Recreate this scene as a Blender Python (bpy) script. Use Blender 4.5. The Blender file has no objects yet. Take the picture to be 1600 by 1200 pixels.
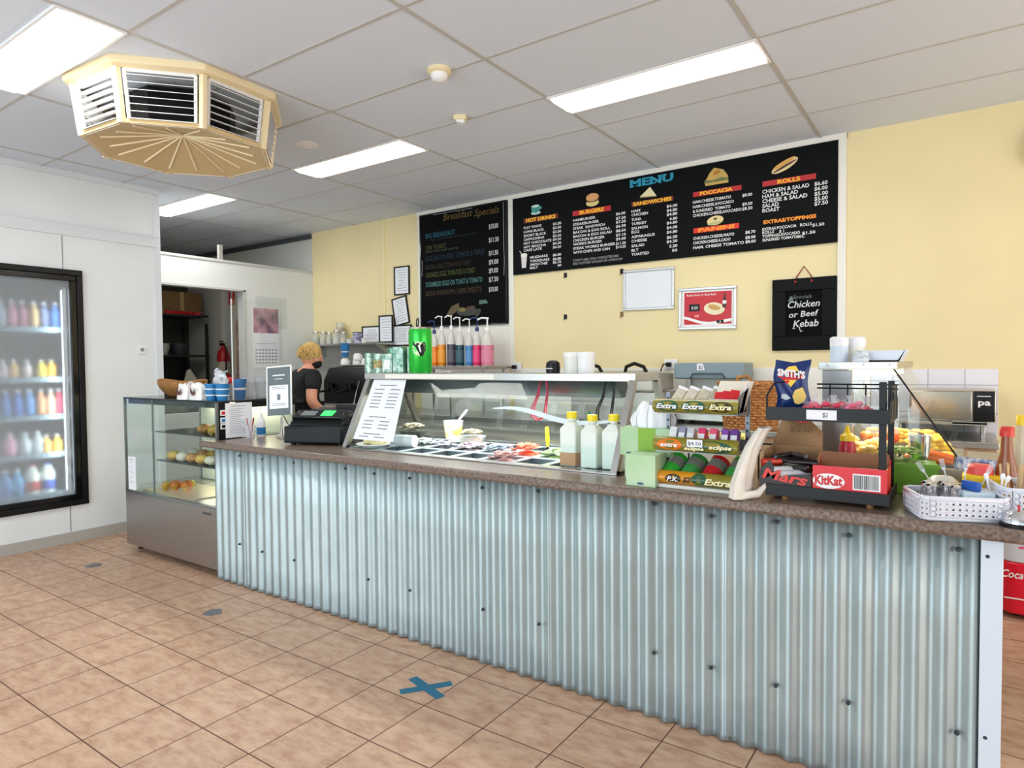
import bpy, math, random
from mathutils import Matrix, Vector
random.seed(7)
PI = math.pi
S = bpy.context.scene
COL = S.collection

# ------------------------------------------------------------------ camera, world, light, exposure
FPX, YAW, PIT, ROL, CZ = 1020.5, .6066, -.0318, -.0089, 1.425
_c, _s = math.cos(YAW), math.sin(YAW)
FW = Vector((-_s*math.cos(PIT), _c*math.cos(PIT), math.sin(PIT)))
_r = Vector((_c, _s, 0)); _u = _r.cross(FW)
RT = _r*math.cos(ROL) + _u*math.sin(ROL)
UP = -_r*math.sin(ROL) + _u*math.cos(ROL)
CAM = Vector((0, 0, CZ))
cd = bpy.data.cameras.new('camera'); cam = bpy.data.objects.new('camera', cd); COL.objects.link(cam)
cd.sensor_width = 36; cd.lens = FPX/1600*36; cd.clip_start = .05
m3 = Matrix((RT, UP, -FW)).transposed()
cam.matrix_world = Matrix.Translation(CAM) @ m3.to_4x4()
S.camera = cam

S.view_settings.view_transform = 'Standard'; S.view_settings.look = 'None'
S.view_settings.gamma = 1; S.view_settings.use_curve_mapping = False
S.view_settings.exposure = -0.28

w = bpy.data.worlds.new('sky'); S.world = w; w.use_nodes = True
bgn = w.node_tree.nodes['Background']; bgn.inputs[0].default_value = (.80, .90, 1, 1); bgn.inputs[1].default_value = 1.6

def area(name, loc, rot, sx, sy, power, col):
    l = bpy.data.lights.new(name, 'AREA'); l.shape = 'RECTANGLE'; l.size = sx; l.size_y = sy; l.energy = power; l.color = col
    o = bpy.data.objects.new(name, l); COL.objects.link(o); o.location = loc; o.rotation_euler = rot
    return o
# daylight through the shop-front glazing behind the camera and the side window to the right
area('daylight_front', (-2.6, -2.42, 1.45), (PI/2, 0, 0), 4.4, 2.7, 165, (.84, .94, 1))
area('daylight_side', (3.2, 2.0, 1.5), (PI/2, 0, PI/2), 4.6, 2.3, 130, (.98, .96, .96))

# ------------------------------------------------------------------ materials
def lin(c):
    return tuple((x/255/12.92 if x/255 <= .04045 else ((x/255+.055)/1.055)**2.4) for x in c)
MATS = {}
def M(name, c, rough=.5, metal=0, noise=0, scale=20, bump=0, emit=0, trans=0, spec=None, col2=None, alpha=1):
    if name in MATS: return MATS[name]
    m = bpy.data.materials.new(name); m.use_nodes = True; nt = m.node_tree; N = nt.nodes; b = N['Principled BSDF']
    c1 = (*lin(c), 1)
    b.inputs['Base Color'].default_value = c1; b.inputs['Roughness'].default_value = rough; b.inputs['Metallic'].default_value = metal
    if spec is not None: b.inputs['Specular IOR Level'].default_value = spec
    if trans: b.inputs['Transmission Weight'].default_value = trans
    if alpha < 1: b.inputs['Alpha'].default_value = alpha
    if noise or bump:
        tc = N.new('ShaderNodeTexCoord'); n = N.new('ShaderNodeTexNoise'); n.inputs['Scale'].default_value = scale; n.inputs['Detail'].default_value = 4
        nt.links.new(tc.outputs['Object'], n.inputs['Vector'])
        if noise:
            mx = N.new('ShaderNodeMix'); mx.data_type = 'RGBA'
            c2 = (*lin(col2), 1) if col2 else tuple(max(0, x*(1-noise)) for x in c1[:3])+(1,)
            mx.inputs[6].default_value = c1; mx.inputs[7].default_value = c2
            rp = N.new('ShaderNodeMapRange'); rp.inputs[1].default_value = .35; rp.inputs[2].default_value = .65
            nt.links.new(n.outputs[0], rp.inputs[0]); nt.links.new(rp.outputs[0], mx.inputs[0]); nt.links.new(mx.outputs[2], b.inputs['Base Color'])
        if bump:
            bp = N.new('ShaderNodeBump'); bp.inputs['Strength'].default_value = bump; bp.inputs['Distance'].default_value = .01
            nt.links.new(n.outputs[0], bp.inputs['Height']); nt.links.new(bp.outputs[0], b.inputs['Normal'])
    if emit:
        b.inputs['Emission Color'].default_value = c1; b.inputs['Emission Strength'].default_value = emit
    MATS[name] = m; return m

def glass_mat(name, tint=(1, 1, 1), refl=1.0, haze=0, fs=1.0):
    m = bpy.data.materials.new(name); m.use_nodes = True; nt = m.node_tree; N = nt.nodes
    for n in list(N):
        if n.type != 'OUTPUT_MATERIAL': N.remove(n)
    out = [n for n in N if n.type == 'OUTPUT_MATERIAL'][0]
    t = N.new('ShaderNodeBsdfTransparent'); t.inputs[0].default_value = (*tint, 1)
    g = N.new('ShaderNodeBsdfGlossy'); g.inputs['Roughness'].default_value = .02; g.inputs[0].default_value = (refl, refl, refl, 1)
    fr = N.new('ShaderNodeFresnel'); ge = N.new('ShaderNodeNewGeometry'); mm = N.new('ShaderNodeMapRange')
    mm.inputs[3].default_value = 1.45; mm.inputs[4].default_value = 1/1.45                 # same reflectance from either side of a thin pane
    nt.links.new(ge.outputs['Backfacing'], mm.inputs[0]); nt.links.new(mm.outputs[0], fr.inputs[0])
    mu = N.new('ShaderNodeMath'); mu.operation = 'MULTIPLY'; mu.inputs[1].default_value = fs; nt.links.new(fr.outputs[0], mu.inputs[0])
    mx = N.new('ShaderNodeMixShader'); nt.links.new(mu.outputs[0], mx.inputs[0]); nt.links.new(t.outputs[0], mx.inputs[1]); nt.links.new(g.outputs[0], mx.inputs[2])
    last = mx
    if haze:
        d = N.new('ShaderNodeBsdfDiffuse'); d.inputs[0].default_value = (.8, .85, .9, 1)
        rf = N.new('ShaderNodeBsdfRefraction'); rf.inputs['IOR'].default_value = 1.15; rf.inputs['Roughness'].default_value = .5; rf.inputs[0].default_value = (.95, .98, 1, 1)
        m1 = N.new('ShaderNodeMixShader'); m1.inputs[0].default_value = .24; nt.links.new(rf.outputs[0], m1.inputs[1]); nt.links.new(d.outputs[0], m1.inputs[2])
        tc = N.new('ShaderNodeTexCoord'); n = N.new('ShaderNodeTexNoise'); n.inputs['Scale'].default_value = 2.2; n.inputs['Detail'].default_value = 3
        nt.links.new(tc.outputs['Object'], n.inputs['Vector'])
        rp = N.new('ShaderNodeMapRange'); rp.inputs[1].default_value = .25; rp.inputs[2].default_value = .42; rp.inputs[4].default_value = haze
        nt.links.new(n.outputs[0], rp.inputs[0])
        m2 = N.new('ShaderNodeMixShader'); nt.links.new(rp.outputs[0], m2.inputs[0]); nt.links.new(mx.outputs[0], m2.inputs[1]); nt.links.new(m1.outputs[0], m2.inputs[2]); last = m2
    nt.links.new(last.outputs[0], out.inputs[0])
    MATS[name] = m; return m

GLASS = glass_mat('clear_glass', (.95, .985, .975))
ACRYL = glass_mat('clear_acrylic', (.96, .97, .98))
FROST = glass_mat('condensation_glass', (.9, .95, .96), haze=.9)
FILM = M('clear_film', (240, 236, 240), .12, alpha=.14)
PLAST = M('clear_plastic', (225, 230, 238), .15, alpha=.35)
WALLW = M('white_panel', (232, 236, 238), .45, noise=.04, scale=3)
WALLY = M('yellow_paint', (240, 224, 174), .6, noise=.05, scale=2)
TRIMW = M('white_trim', (238, 236, 226), .5)
CREAMT = M('cream_trim', (244, 232, 180), .5)
STEEL = M('stainless_steel', (196, 196, 192), .28, 1, noise=.1, scale=8)
STEELD = M('brushed_steel_front', (176, 174, 172), .38, 1, noise=.08, scale=30)
CHROME = M('chrome', (220, 222, 224), .1, 1)
BLACK = M('black_plastic', (10, 11, 13), .4, spec=.3)
BLACKG = M('gloss_black', (8, 9, 12), .15)
BLACKM = M('black_metal', (20, 23, 27), .45, spec=.35)
BOARD = M('black_board', (7, 10, 12), .6, spec=.12)
CHALK = M('chalk_board', (5, 6, 7), .7, spec=.1)
WHITE = M('white_plastic', (240, 240, 240), .4)
WHITET = M('white_lettering', (235, 235, 235), .6)
PAPER = M('paper', (238, 240, 246), .7)
INK = M('grey_ink', (120, 126, 138), .8)
RED = M('red_card', (206, 28, 38), .45)
YEL = M('yellow_lettering', (252, 190, 30), .5)
GREENC = M('green_can', (30, 185, 60), .25, .3)
BROWNC = M('brown_card', (178, 138, 98), .8, noise=.1, scale=10)
WOOD = M('wood_bowl', (170, 118, 62), .5, noise=.35, scale=14)
SKIN = M('skin', (224, 160, 130), .55)
HAIR = M('blonde_hair', (222, 184, 110), .6, noise=.35, scale=60, bump=.6)
SHIRT = M('black_cloth', (22, 24, 30), .9, noise=.2, scale=30)
BLUE = M('blue_card', (30, 120, 180), .45)
DARKG = M('dark_grey', (66, 70, 74), .5)
GREY = M('mid_grey', (140, 148, 152), .45)
CREAM = M('cream_plastic', (238, 222, 178), .5)
LAM = None

def worktop_mat():
    m = M('brown_stone_laminate', (134, 118, 106), .28, noise=.5, scale=90, col2=(92, 76, 66)); return m
LAM = worktop_mat()

def corr_mat():
    m = bpy.data.materials.new('galvanised_corrugated'); m.use_nodes = True; nt = m.node_tree; N = nt.nodes; b = N['Principled BSDF']
    b.inputs['Metallic'].default_value = .72; b.inputs['Roughness'].default_value = .46
    b.inputs['Anisotropic'].default_value = .85; tv = N.new('ShaderNodeCombineXYZ'); tv.inputs[2].default_value = 1; nt.links.new(tv.outputs[0], b.inputs['Tangent'])
    tc = N.new('ShaderNodeTexCoord'); mp = N.new('ShaderNodeMapping'); mp.inputs['Scale'].default_value = (9, 9, 2.2)
    n = N.new('ShaderNodeTexNoise'); n.inputs['Scale'].default_value = 2; n.inputs['Detail'].default_value = 6
    nt.links.new(tc.outputs['Object'], mp.inputs[0]); nt.links.new(mp.outputs[0], n.inputs['Vector'])
    cr = N.new('ShaderNodeValToRGB'); cr.color_ramp.elements[0].position = .3; cr.color_ramp.elements[0].color = (*lin((172, 188, 190)), 1)
    cr.color_ramp.elements[1].position = .7; cr.color_ramp.elements[1].color = (*lin((186, 201, 203)), 1)
    nt.links.new(n.outputs[0], cr.inputs[0])
    # scuffed, dirty band along the bottom edge of the sheets
    sx = N.new('ShaderNodeSeparateXYZ'); nt.links.new(tc.outputs['Object'], sx.inputs[0])
    n2 = N.new('ShaderNodeTexNoise'); n2.inputs['Scale'].default_value = 7; n2.inputs['Detail'].default_value = 5; nt.links.new(tc.outputs['Object'], n2.inputs['Vector'])
    ad = N.new('ShaderNodeMath'); ad.operation = 'MULTIPLY_ADD'; ad.inputs[1].default_value = -.22; nt.links.new(n2.outputs[0], ad.inputs[0]); nt.links.new(sx.outputs[2], ad.inputs[2])
    mr = N.new('ShaderNodeMapRange'); mr.inputs[1].default_value = -.08; mr.inputs[2].default_value = .07; mr.inputs[3].default_value = .45; mr.inputs[4].default_value = 0
    nt.links.new(ad.outputs[0], mr.inputs[0])
    mx = N.new('ShaderNodeMix'); mx.data_type = 'RGBA'; mx.inputs[7].default_value = (*lin((120, 132, 142)), 1)
    nt.links.new(mr.outputs[0], mx.inputs[0]); nt.links.new(cr.outputs[0], mx.inputs[6]); nt.links.new(mx.outputs[2], b.inputs['Base Color'])
    return m
CORR = corr_mat()

def tile_mat():
    m = bpy.data.materials.new('terracotta_floor_tile'); m.use_nodes = True; nt = m.node_tree; N = nt.nodes; b = N['Principled BSDF']
    T = .306; X0, Y0 = -2.758, 2.294
    tc = N.new('ShaderNodeTexCoord'); sx = N.new('ShaderNodeSeparateXYZ'); nt.links.new(tc.outputs['Object'], sx.inputs[0])
    def mth(op, a, bb=None, c=None):
        n = N.new('ShaderNodeMath'); n.operation = op
        for i, v in enumerate((a, bb, c)):
            if v is None: continue
            if isinstance(v, (int, float)): n.inputs[i].default_value = v
            else: nt.links.new(v, n.inputs[i])
        return n.outputs[0]
    ux = mth('DIVIDE', mth('ADD', sx.outputs[0], -X0), T); uy = mth('DIVIDE', mth('ADD', sx.outputs[1], -Y0), T)
    def edge(u):
        fr = mth('FRACT', u); return mth('MINIMUM', fr, mth('SUBTRACT', 1, fr))
    e = mth('MINIMUM', edge(ux), edge(uy)); g = mth('LESS_THAN', e, .0085)
    wn = N.new('ShaderNodeTexWhiteNoise'); wn.noise_dimensions = '2D'
    cb = N.new('ShaderNodeCombineXYZ'); nt.links.new(mth('FLOOR', ux), cb.inputs[0]); nt.links.new(mth('FLOOR', uy), cb.inputs[1]); nt.links.new(cb.outputs[0], wn.inputs['Vector'])
    n = N.new('ShaderNodeTexNoise'); n.inputs['Scale'].default_value = 9; n.inputs['Detail'].default_value = 7; n.inputs['Roughness'].default_value = .65
    mp = N.new('ShaderNodeMapping'); mp.inputs['Scale'].default_value = (1, 2.2, 1)
    va = N.new('ShaderNodeVectorMath'); va.operation = 'ADD'; nt.links.new(tc.outputs['Object'], va.inputs[0])
    vs = N.new('ShaderNodeVectorMath'); vs.operation = 'SCALE'; vs.inputs[3].default_value = 13; nt.links.new(cb.outputs[0], vs.inputs[0]); nt.links.new(vs.outputs[0], va.inputs[1])
    nt.links.new(va.outputs[0], mp.inputs[0]); nt.links.new(mp.outputs[0], n.inputs['Vector'])
    cr = N.new('ShaderNodeValToRGB'); E_ = cr.color_ramp.elements
    E_[0].position = .34; E_[0].color = (*lin((176, 134, 106)), 1); E_[1].position = .62; E_[1].color = (*lin((206, 172, 144)), 1)
    nt.links.new(n.outputs[0], cr.inputs[0])
    hs = N.new('ShaderNodeHueSaturation'); nt.links.new(cr.outputs[0], hs.inputs['Color'])
    nt.links.new(mth('MULTIPLY_ADD', wn.outputs[0], .1, .95), hs.inputs['Value'])
    mx = N.new('ShaderNodeMix'); mx.data_type = 'RGBA'; mx.inputs[7].default_value = (*lin((92, 62, 50)), 1)
    nt.links.new(g, mx.inputs[0]); nt.links.new(hs.outputs[0], mx.inputs[6]); nt.links.new(mx.outputs[2], b.inputs['Base Color'])
    nt.links.new(mth('MULTIPLY_ADD', g, .4, .4), b.inputs['Roughness'])
    bp = N.new('ShaderNodeBump'); bp.inputs['Strength'].default_value = .35; bp.inputs['Distance'].default_value = .002
    nt.links.new(mth('SUBTRACT', mth('MULTIPLY', n.outputs[0], .4), g), bp.inputs['Height']); nt.links.new(bp.outputs[0], b.inputs['Normal'])
    return m
TILE = tile_mat()
def walltile_mat():
    m = bpy.data.materials.new('white_wall_tile'); m.use_nodes = True; nt = m.node_tree; N = nt.nodes; b = N['Principled BSDF']
    tc = N.new('ShaderNodeTexCoord'); mp = N.new('ShaderNodeMapping'); mp.inputs['Rotation'].default_value = (PI/2, 0, 0)
    br = N.new('ShaderNodeTexBrick'); br.offset = 0; br.inputs['Scale'].default_value = 1; br.inputs['Brick Width'].default_value = .2; br.inputs['Row Height'].default_value = .18
    br.inputs['Mortar Size'].default_value = .0035; br.inputs['Color1'].default_value = (*lin((232, 230, 238)), 1); br.inputs['Color2'].default_value = (*lin((236, 234, 240)), 1); br.inputs['Mortar'].default_value = (*lin((188, 184, 188)), 1)
    nt.links.new(tc.outputs['Object'], mp.inputs[0]); nt.links.new(mp.outputs[0], br.inputs[0]); nt.links.new(br.outputs[0], b.inputs['Base Color'])
    b.inputs['Roughness'].default_value = .2
    return m
WTILE = walltile_mat()

# ------------------------------------------------------------------ mesh helpers
TXT = {}
def text_mesh(s, bold=0.0, shear=0.0):
    k = (s, bold, shear)
    if k not in TXT:
        cu = bpy.data.curves.new('t', 'FONT'); cu.body = s; cu.size = 1; cu.offset = bold; cu.shear = shear; cu.resolution_u = 2; cu.extrude = 0
        o = bpy.data.objects.new('t', cu); COL.objects.link(o)
        bpy.context.view_layer.update()
        me = bpy.data.meshes.new_from_object(o.evaluated_get(bpy.context.evaluated_depsgraph_get()))
        vs = [tuple(v.co) for v in me.vertices]; fs = [tuple(p.vertices) for p in me.polygons]
        bpy.data.objects.remove(o); bpy.data.curves.remove(cu); bpy.data.meshes.remove(me)
        TXT[k] = (vs, fs)
    return TXT[k]

class B:
    def __init__(s): s.v = []; s.f = []; s.mi = []; s.X = Matrix(); s.m = 0
    def add(s, vs, fs, m=None):
        n = len(s.v); s.v += [s.X @ Vector(p) for p in vs]; s.f += [tuple(i+n for i in f) for f in fs]; s.mi += [s.m if m is None else m]*len(fs); return s
    def box(s, x0, x1, y0, y1, z0, z1, m=None):
        return s.add([(x0,y0,z0),(x1,y0,z0),(x1,y1,z0),(x0,y1,z0),(x0,y0,z1),(x1,y0,z1),(x1,y1,z1),(x0,y1,z1)],
                     [(0,3,2,1),(4,5,6,7),(0,1,5,4),(1,2,6,5),(2,3,7,6),(3,0,4,7)], m)
    def cb(s, x, y, z, sx, sy, sz, rz=0, m=None):          # box on its base centre
        o = s.X; s.X = o @ Matrix.Translation((x, y, z)) @ Matrix.Rotation(rz, 4, 'Z'); s.box(-sx/2, sx/2, -sy/2, sy/2, 0, sz, m); s.X = o; return s
    def lathe(s, pr, x=0, y=0, z=0, n=20, m=None, sy=1):
        vs = []; fs = []
        for r, h in pr:
            for k in range(n): a = 2*PI*k/n; vs.append((x+r*math.cos(a), y+sy*r*math.sin(a), z+h))
        for i in range(len(pr)-1):
            for k in range(n): k2 = (k+1) % n; fs.append((i*n+k, i*n+k2, (i+1)*n+k2, (i+1)*n+k))
        if pr[0][0] > 1e-5: fs.append(tuple(range(n))[::-1])
        if pr[-1][0] > 1e-5: fs.append(tuple((len(pr)-1)*n+k for k in range(n)))
        return s.add(vs, fs, m)
    def cyl(s, x, y, z0, z1, r0, r1=None, n=20, m=None): return s.lathe([(r0, z0), (r0 if r1 is None else r1, z1)], x, y, 0, n, m)
    def tube(s, pts, r, n=8, m=None, closed=False, taper=None):
        P_ = [Vector(p) for p in pts]; vs = []; fs = []; L = len(P_); prev = None
        for i, p in enumerate(P_):
            a = P_[i-1] if (i > 0 or closed) else p; c = P_[(i+1) % L] if (i < L-1 or closed) else p
            t = (c-a).normalized()
            ref = prev if prev is not None else (Vector((0, 0, 1)) if abs(t.z) < .9 else Vector((1, 0, 0)))
            u = t.cross(ref).normalized(); v = u.cross(t).normalized(); prev = v
            rr = r*(taper[i] if taper else 1)
            for k in range(n): q = 2*PI*k/n; vs.append(p + u*rr*math.cos(q) + v*rr*math.sin(q))
        for i in range(L if closed else L-1):
            j = (i+1) % L
            for k in range(n): k2 = (k+1) % n; fs.append((i*n+k, j*n+k, j*n+k2, i*n+k2))
        if not closed: fs.append(tuple(range(n))); fs.append(tuple((L-1)*n+k for k in range(n))[::-1])
        return s.add(vs, fs, m)
    def prism(s, poly, a, b, ax='Y', m=None):               # 2D polygon extruded along an axis
        f = {'Y': lambda u, v, t: (u, t, v), 'X': lambda u, v, t: (t, u, v), 'Z': lambda u, v, t: (u, v, t)}[ax]
        n = len(poly); vs = [f(u, v, a) for u, v in poly]+[f(u, v, b) for u, v in poly]
        return s.add(vs, [tuple(range(n))[::-1], tuple(range(n, 2*n))]+[(i, (i+1) % n, n+(i+1) % n, n+i) for i in range(n)], m)
    def ell(s, x, y, z, rx, ry, rz, n=12, k=8, j=0, m=None):
        vs = []; fs = []
        for i in range(k+1):
            t = PI*i/k
            for q in range(n):
                a = 2*PI*q/n; d = 1+random.uniform(-j, j)
                vs.append((x+rx*d*math.sin(t)*math.cos(a), y+ry*d*math.sin(t)*math.sin(a), z-rz*d*math.cos(t)))
        for i in range(k):
            for q in range(n): q2 = (q+1) % n; fs.append((i*n+q, i*n+q2, (i+1)*n+q2, (i+1)*n+q))
        return s.add(vs, fs, m)
    def grid(s, fn, nu, nv, m=None):
        vs = [fn(i/nu, j/nv) for j in range(nv+1) for i in range(nu+1)]
        return s.add(vs, [(j*(nu+1)+i, j*(nu+1)+i+1, (j+1)*(nu+1)+i+1, (j+1)*(nu+1)+i) for j in range(nv) for i in range(nu)], m)
    def text(s, t, x, z, h, y=0, w=None, bold=.0, shear=0, slope=0, m=None, al='l', ratio=.75):   # upright text facing -Y; h cap height; w fits width
        vs, fs = text_mesh(t, bold, shear)
        if not vs: return s
        x0 = min(v[0] for v in vs); x1 = max(v[0] for v in vs); k = h/.7
        kx = (w/(x1-x0)) if w else k*ratio
        off = {'l': 0, 'c': -(x1-x0)*kx/2, 'r': -(x1-x0)*kx}[al]
        return s.add([(x+off+(v[0]-x0)*kx, y, z+v[1]*k+slope*(v[0]-x0)*kx) for v in vs], fs, m)

def setp(o, label=None, cat=None, group=None, kind=None):
    if label: o['label'] = label
    if cat: o['category'] = cat
    if group: o['group'] = group
    if kind: o['kind'] = kind
    return o
def obj(name, b, mats, parent=None, bevel=0, ang=40, sub=0):
    me = bpy.data.meshes.new(name); me.from_pydata([tuple(v) for v in b.v], [], b.f)
    for mm in (mats if isinstance(mats, (list, tuple)) else [mats]): me.materials.append(mm)
    me.polygons.foreach_set('material_index', b.mi)
    me.polygons.foreach_set('use_smooth', [True]*len(b.f)); me.update()
    me.set_sharp_from_angle(angle=math.radians(ang))
    o = bpy.data.objects.new(name, me); COL.objects.link(o)
    if parent: o.parent = parent
    if bevel:
        md = o.modifiers.new('b', 'BEVEL'); md.width = bevel; md.segments = 2; md.limit_method = 'ANGLE'; md.angle_limit = .6
    if sub:
        md = o.modifiers.new('s', 'SUBSURF'); md.levels = sub; md.render_levels = sub
    return o
def thing(name, label, cat, loc=(0, 0, 0), rz=0, group=None):
    o = bpy.data.objects.new(name, None); o.empty_display_size = .05; COL.objects.link(o)
    o.location = loc; o.rotation_euler = (0, 0, rz); return setp(o, label, cat, group)
def one(name, b, mats, label, cat, loc=(0, 0, 0), rz=0, group=None, **k):
    o = obj(name, b, mats, **k); o.location = loc; o.rotation_euler = (0, 0, rz); return setp(o, label, cat, group)
def struct(name, b, mats, **k): return setp(obj(name, b, mats, **k), kind='structure')
def dup(t, loc, label=None, rz=None, group=None):
    c = t.copy(); COL.objects.link(c); c.location = loc
    if label: c['label'] = label
    if group: c['group'] = group
    if rz is not None: c.rotation_euler = (0, 0, rz)
    for ch in list(t.children):
        d = ch.copy(); COL.objects.link(d); d.parent = c
        for g in list(ch.children): e = g.copy(); COL.objects.link(e); e.parent = d
    return c
def onwall(px, py, Y=5.1):                                  # point of the back wall seen through a point of the photograph
    d = FW + (px-800)/FPX*RT - (py-600)/FPX*UP
    p = CAM + d*(Y/d.y); return p.x, p.z

# ------------------------------------------------------------------ room shell
CH = 3.0; YB = 5.1; XL = -5.96; XP = -6.43
XR = 3.4; YF = -2.6; XK = -9.2; YK = 5.1
struct('floor', B().box(XK-.1, XR+.1, YF-.1, YB+.1, -.1, 0), TILE)
CEIL = M('ceiling_tile', (222, 230, 242), .8, noise=.05, scale=140)
struct('ceiling', B().box(XK-.1, XR+.1, YF-.1, YB+.1, CH, CH+.1), CEIL)
b = B()
xs = [-2.055+1.2*k for k in range(-6, 5)]; ys = [2.144+.6*k for k in range(-8, 5)]
for x in xs: b.box(x-.012, x+.012, YF, YB, CH-.004, CH)
for y in ys: b.box(XK, XR, y-.009, y+.009, CH-.0035, CH)
struct('trim_1', b, M('ceiling_grid_bar', (192, 190, 186), .5))
# back wall (yellow in the shop, pale in the kitchen beyond the partition)
struct('wall_back', B().box(XP, XR, YB, YB+.1, 0, CH), WALLY)
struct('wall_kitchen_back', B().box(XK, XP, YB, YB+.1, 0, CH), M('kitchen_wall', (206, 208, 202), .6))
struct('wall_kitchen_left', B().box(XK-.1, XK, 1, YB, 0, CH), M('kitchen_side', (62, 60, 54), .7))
# left wall with the cool-room door opening
FY0, FY1, FZ0, FZ1 = 1.35, 2.41, .30, 2.21
b = B().box(XL-.12, XL, YF, FY0, 0, CH).box(XL-.12, XL, FY1, 3.05, 0, CH).box(XL-.12, XL, FY0, FY1, 0, FZ0).box(XL-.12, XL, FY0, FY1, FZ1, CH)
struct('wall_left', b, WALLW)
struct('wall_return', B().box(XK, XL-.12, 2.97, 3.05, 0, CH), WALLW)
struct('wall_right', B().box(XR, XR+.1, YF, YB, 0, CH), M('right_wall', (236, 214, 190), .6))
b = B().box(XK, XR, YF-.1, YF, 0, .25).box(XK, XR, YF-.1, YF, 2.85, CH)
for x in (XK, -6.8, -4.6, -2.4, -.2, 2.0, XR-.06): b.box(x, x+.06, YF-.1, YF, .25, 2.85)
struct('wall_front', b, WALLW)
struct('window_1', B().box(XK, XR, YF-.06, YF-.05, .25, 2.85), GLASS)
# mouldings on the left wall
b = B()
b.box(XL, XL+.018, YF, 3.05, 2.575, 2.60).box(XL, XL+.010, YF, 3.05, 2.50, 2.575).box(XL, XL+.016, YF, 3.05, 2.485, 2.50)
TRIML = M('cool_white_trim', (222, 228, 232), .5)
struct('trim_2', b, TRIML)
struct('trim_3', B().box(XL, XL+.02, YF, 3.05, CH-.045, CH).box(XL, XL+.012, 3.0, 3.055, 0, CH-.05), TRIML)
struct('trim_4', B().box(XL, XL+.003, 2.276, 2.282, 2.21, 2.48).box(XL, XL+.003, 2.276, 2.282, .09, .30).box(XL, XL+.003, 1.86, 1.866, 2.6, 2.95), GREY)
struct('baseboard_left', B().box(XL, XL+.012, YF, 3.05, 0, .085), M('vinyl_skirting', (176, 172, 166), .5))
# cover strips and cornice on the back wall
def strip(n, x0, x1, z0, m): struct(n, B().box(x0, x1, YB-.014, YB, z0, CH), m)
strip('trim_5', -4.715, -4.672, 1.40, TRIMW); strip('trim_6', -3.557, -3.500, 1.38, TRIMW); strip('trim_7', -.742, -.690, 1.38, TRIMW); strip('trim_8', -5.225, -5.205, 1.3, CREAMT)
struct('trim_9', B().box(-4.715, -.69, YB-.02, YB, 2.962, CH), TRIMW)
# kitchen partition with its service opening
b = B().box(XP-.08, XP, 3.05, YB, 2.24, 2.52).box(XP-.08, XP, 4.19, YB, 0, 2.24).box(XP-.08, XP, 3.05, 4.19, 0, .95)
struct('wall_partition', b, M('partition_white', (222, 226, 226), .5))
struct('trim_10', B().box(XP-.1, XP+.012, 3.05, YB, 2.515, 2.54).box(XP-.1, XP+.01, 4.175, 4.20, .95, 2.24).box(XP-.1, XP+.01, 3.05, 4.2, 2.225, 2.245), M('grey_white_cap', (196, 198, 198), .5))
struct('trim_11', B().box(XP-.07, XP-.03, 3.93, 3.97, 2.54, 2.70), M('grey_post', (150, 150, 146), .6))
struct('trim_12', B().box(XK, XP, YB-.03, YB, 2.93, 2.985), DARKG)
# white splash-back panels behind the benches
struct('trim_13', B().box(-3.50, -.70, YB-.012, YB, .9, 1.375).box(-4.68, -3.56, YB-.012, YB, .9, 1.82), M('splash_panel', (238, 236, 228), .3))
struct('trim_14', B().box(-.69, .172, YB-.014, YB, .75, 1.362), WTILE)
struct('trim_15', B().box(-6.43, -5.0, YB-.012, YB, .9, 1.66), M('grey_splash', (172, 172, 166), .35, .3, noise=.15, scale=6))
# outside ground
struct('trim_16', B().box(-14, 10, -12, YF-.2, -.1, -.02), M('pavement', (150, 148, 144), .9))

# ------------------------------------------------------------------ ceiling fittings
LAMP = M('lamp_diffuser', (255, 252, 244), .5, emit=2.6)
def troffer(x, y, label):
    t = thing('ceiling_light', label, 'light', (x, y, CH), group='recessed strip lights in the ceiling')
    obj('light_frame', B().box(0, 1.2, 0, .012, -.012, 0).box(0, 1.2, .288, .3, -.012, 0).box(0, .012, .012, .288, -.012, 0).box(1.188, 1.2, .012, .288, -.012, 0), WHITE, t)
    obj('diffuser', B().prism([(.012, -.004), (.06, -.02), (.24, -.02), (.288, -.004)], .012, 1.188, 'X'), LAMP, t)
    l = bpy.data.lights.new('tube', 'AREA'); l.shape = 'RECTANGLE'; l.size = 1.1; l.size_y = .2; l.energy = 20; l.color = (1, .98, .93)
    o = bpy.data.objects.new('tube_light', l); COL.objects.link(o); o.location = (.6, .15, -.03); o.parent = t
troffer(-4.455, 1.244, 'bright rectangular ceiling light in the top left corner, beside the louvred ceiling diffuser')
troffer(-4.455, 3.344, 'rectangular ceiling light between the louvred ceiling diffuser and the breakfast blackboard')
troffer(-2.055, 3.344, 'rectangular ceiling light above the long black menu board')
troffer(-6.855, 3.344, 'farthest ceiling light, half hidden behind the white left wall edge')
t = thing('smoke_detector', 'round white domed smoke detector on the ceiling', 'smoke detector', (-2.33, 2.70, CH))
obj('detector_base', B().lathe([(.062, 0), (.064, -.018), (.052, -.026)], n=28), CREAM, t)
obj('detector_dome', B().lathe([(.046, -.024), (.044, -.045), (.03, -.062), (.001, -.068)], n=28), WHITE, t)
t = thing('motion_sensor', 'small cream box sensor tilted on the ceiling above the counter', 'sensor', (-2.65, 3.27, CH), .5)
obj('sensor_body', B().box(-.04, .04, -.025, .025, -.03, 0), CREAM, t, bevel=.004)
obj('sensor_lens', B().prism([(-.03, -.03), (.03, -.03), (.022, -.055), (-.022, -.045)], -.02, .02), WHITE, t, bevel=.003)
t = thing('ceiling_vent', 'flat round white air valve in the ceiling right of the louvred diffuser', 'vent', (-3.88, 3.05, CH))
obj('vent_ring', B().lathe([(.075, 0), (.075, -.006), (.055, -.010), (.05, -.004)], n=28), WHITE, t)
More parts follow.
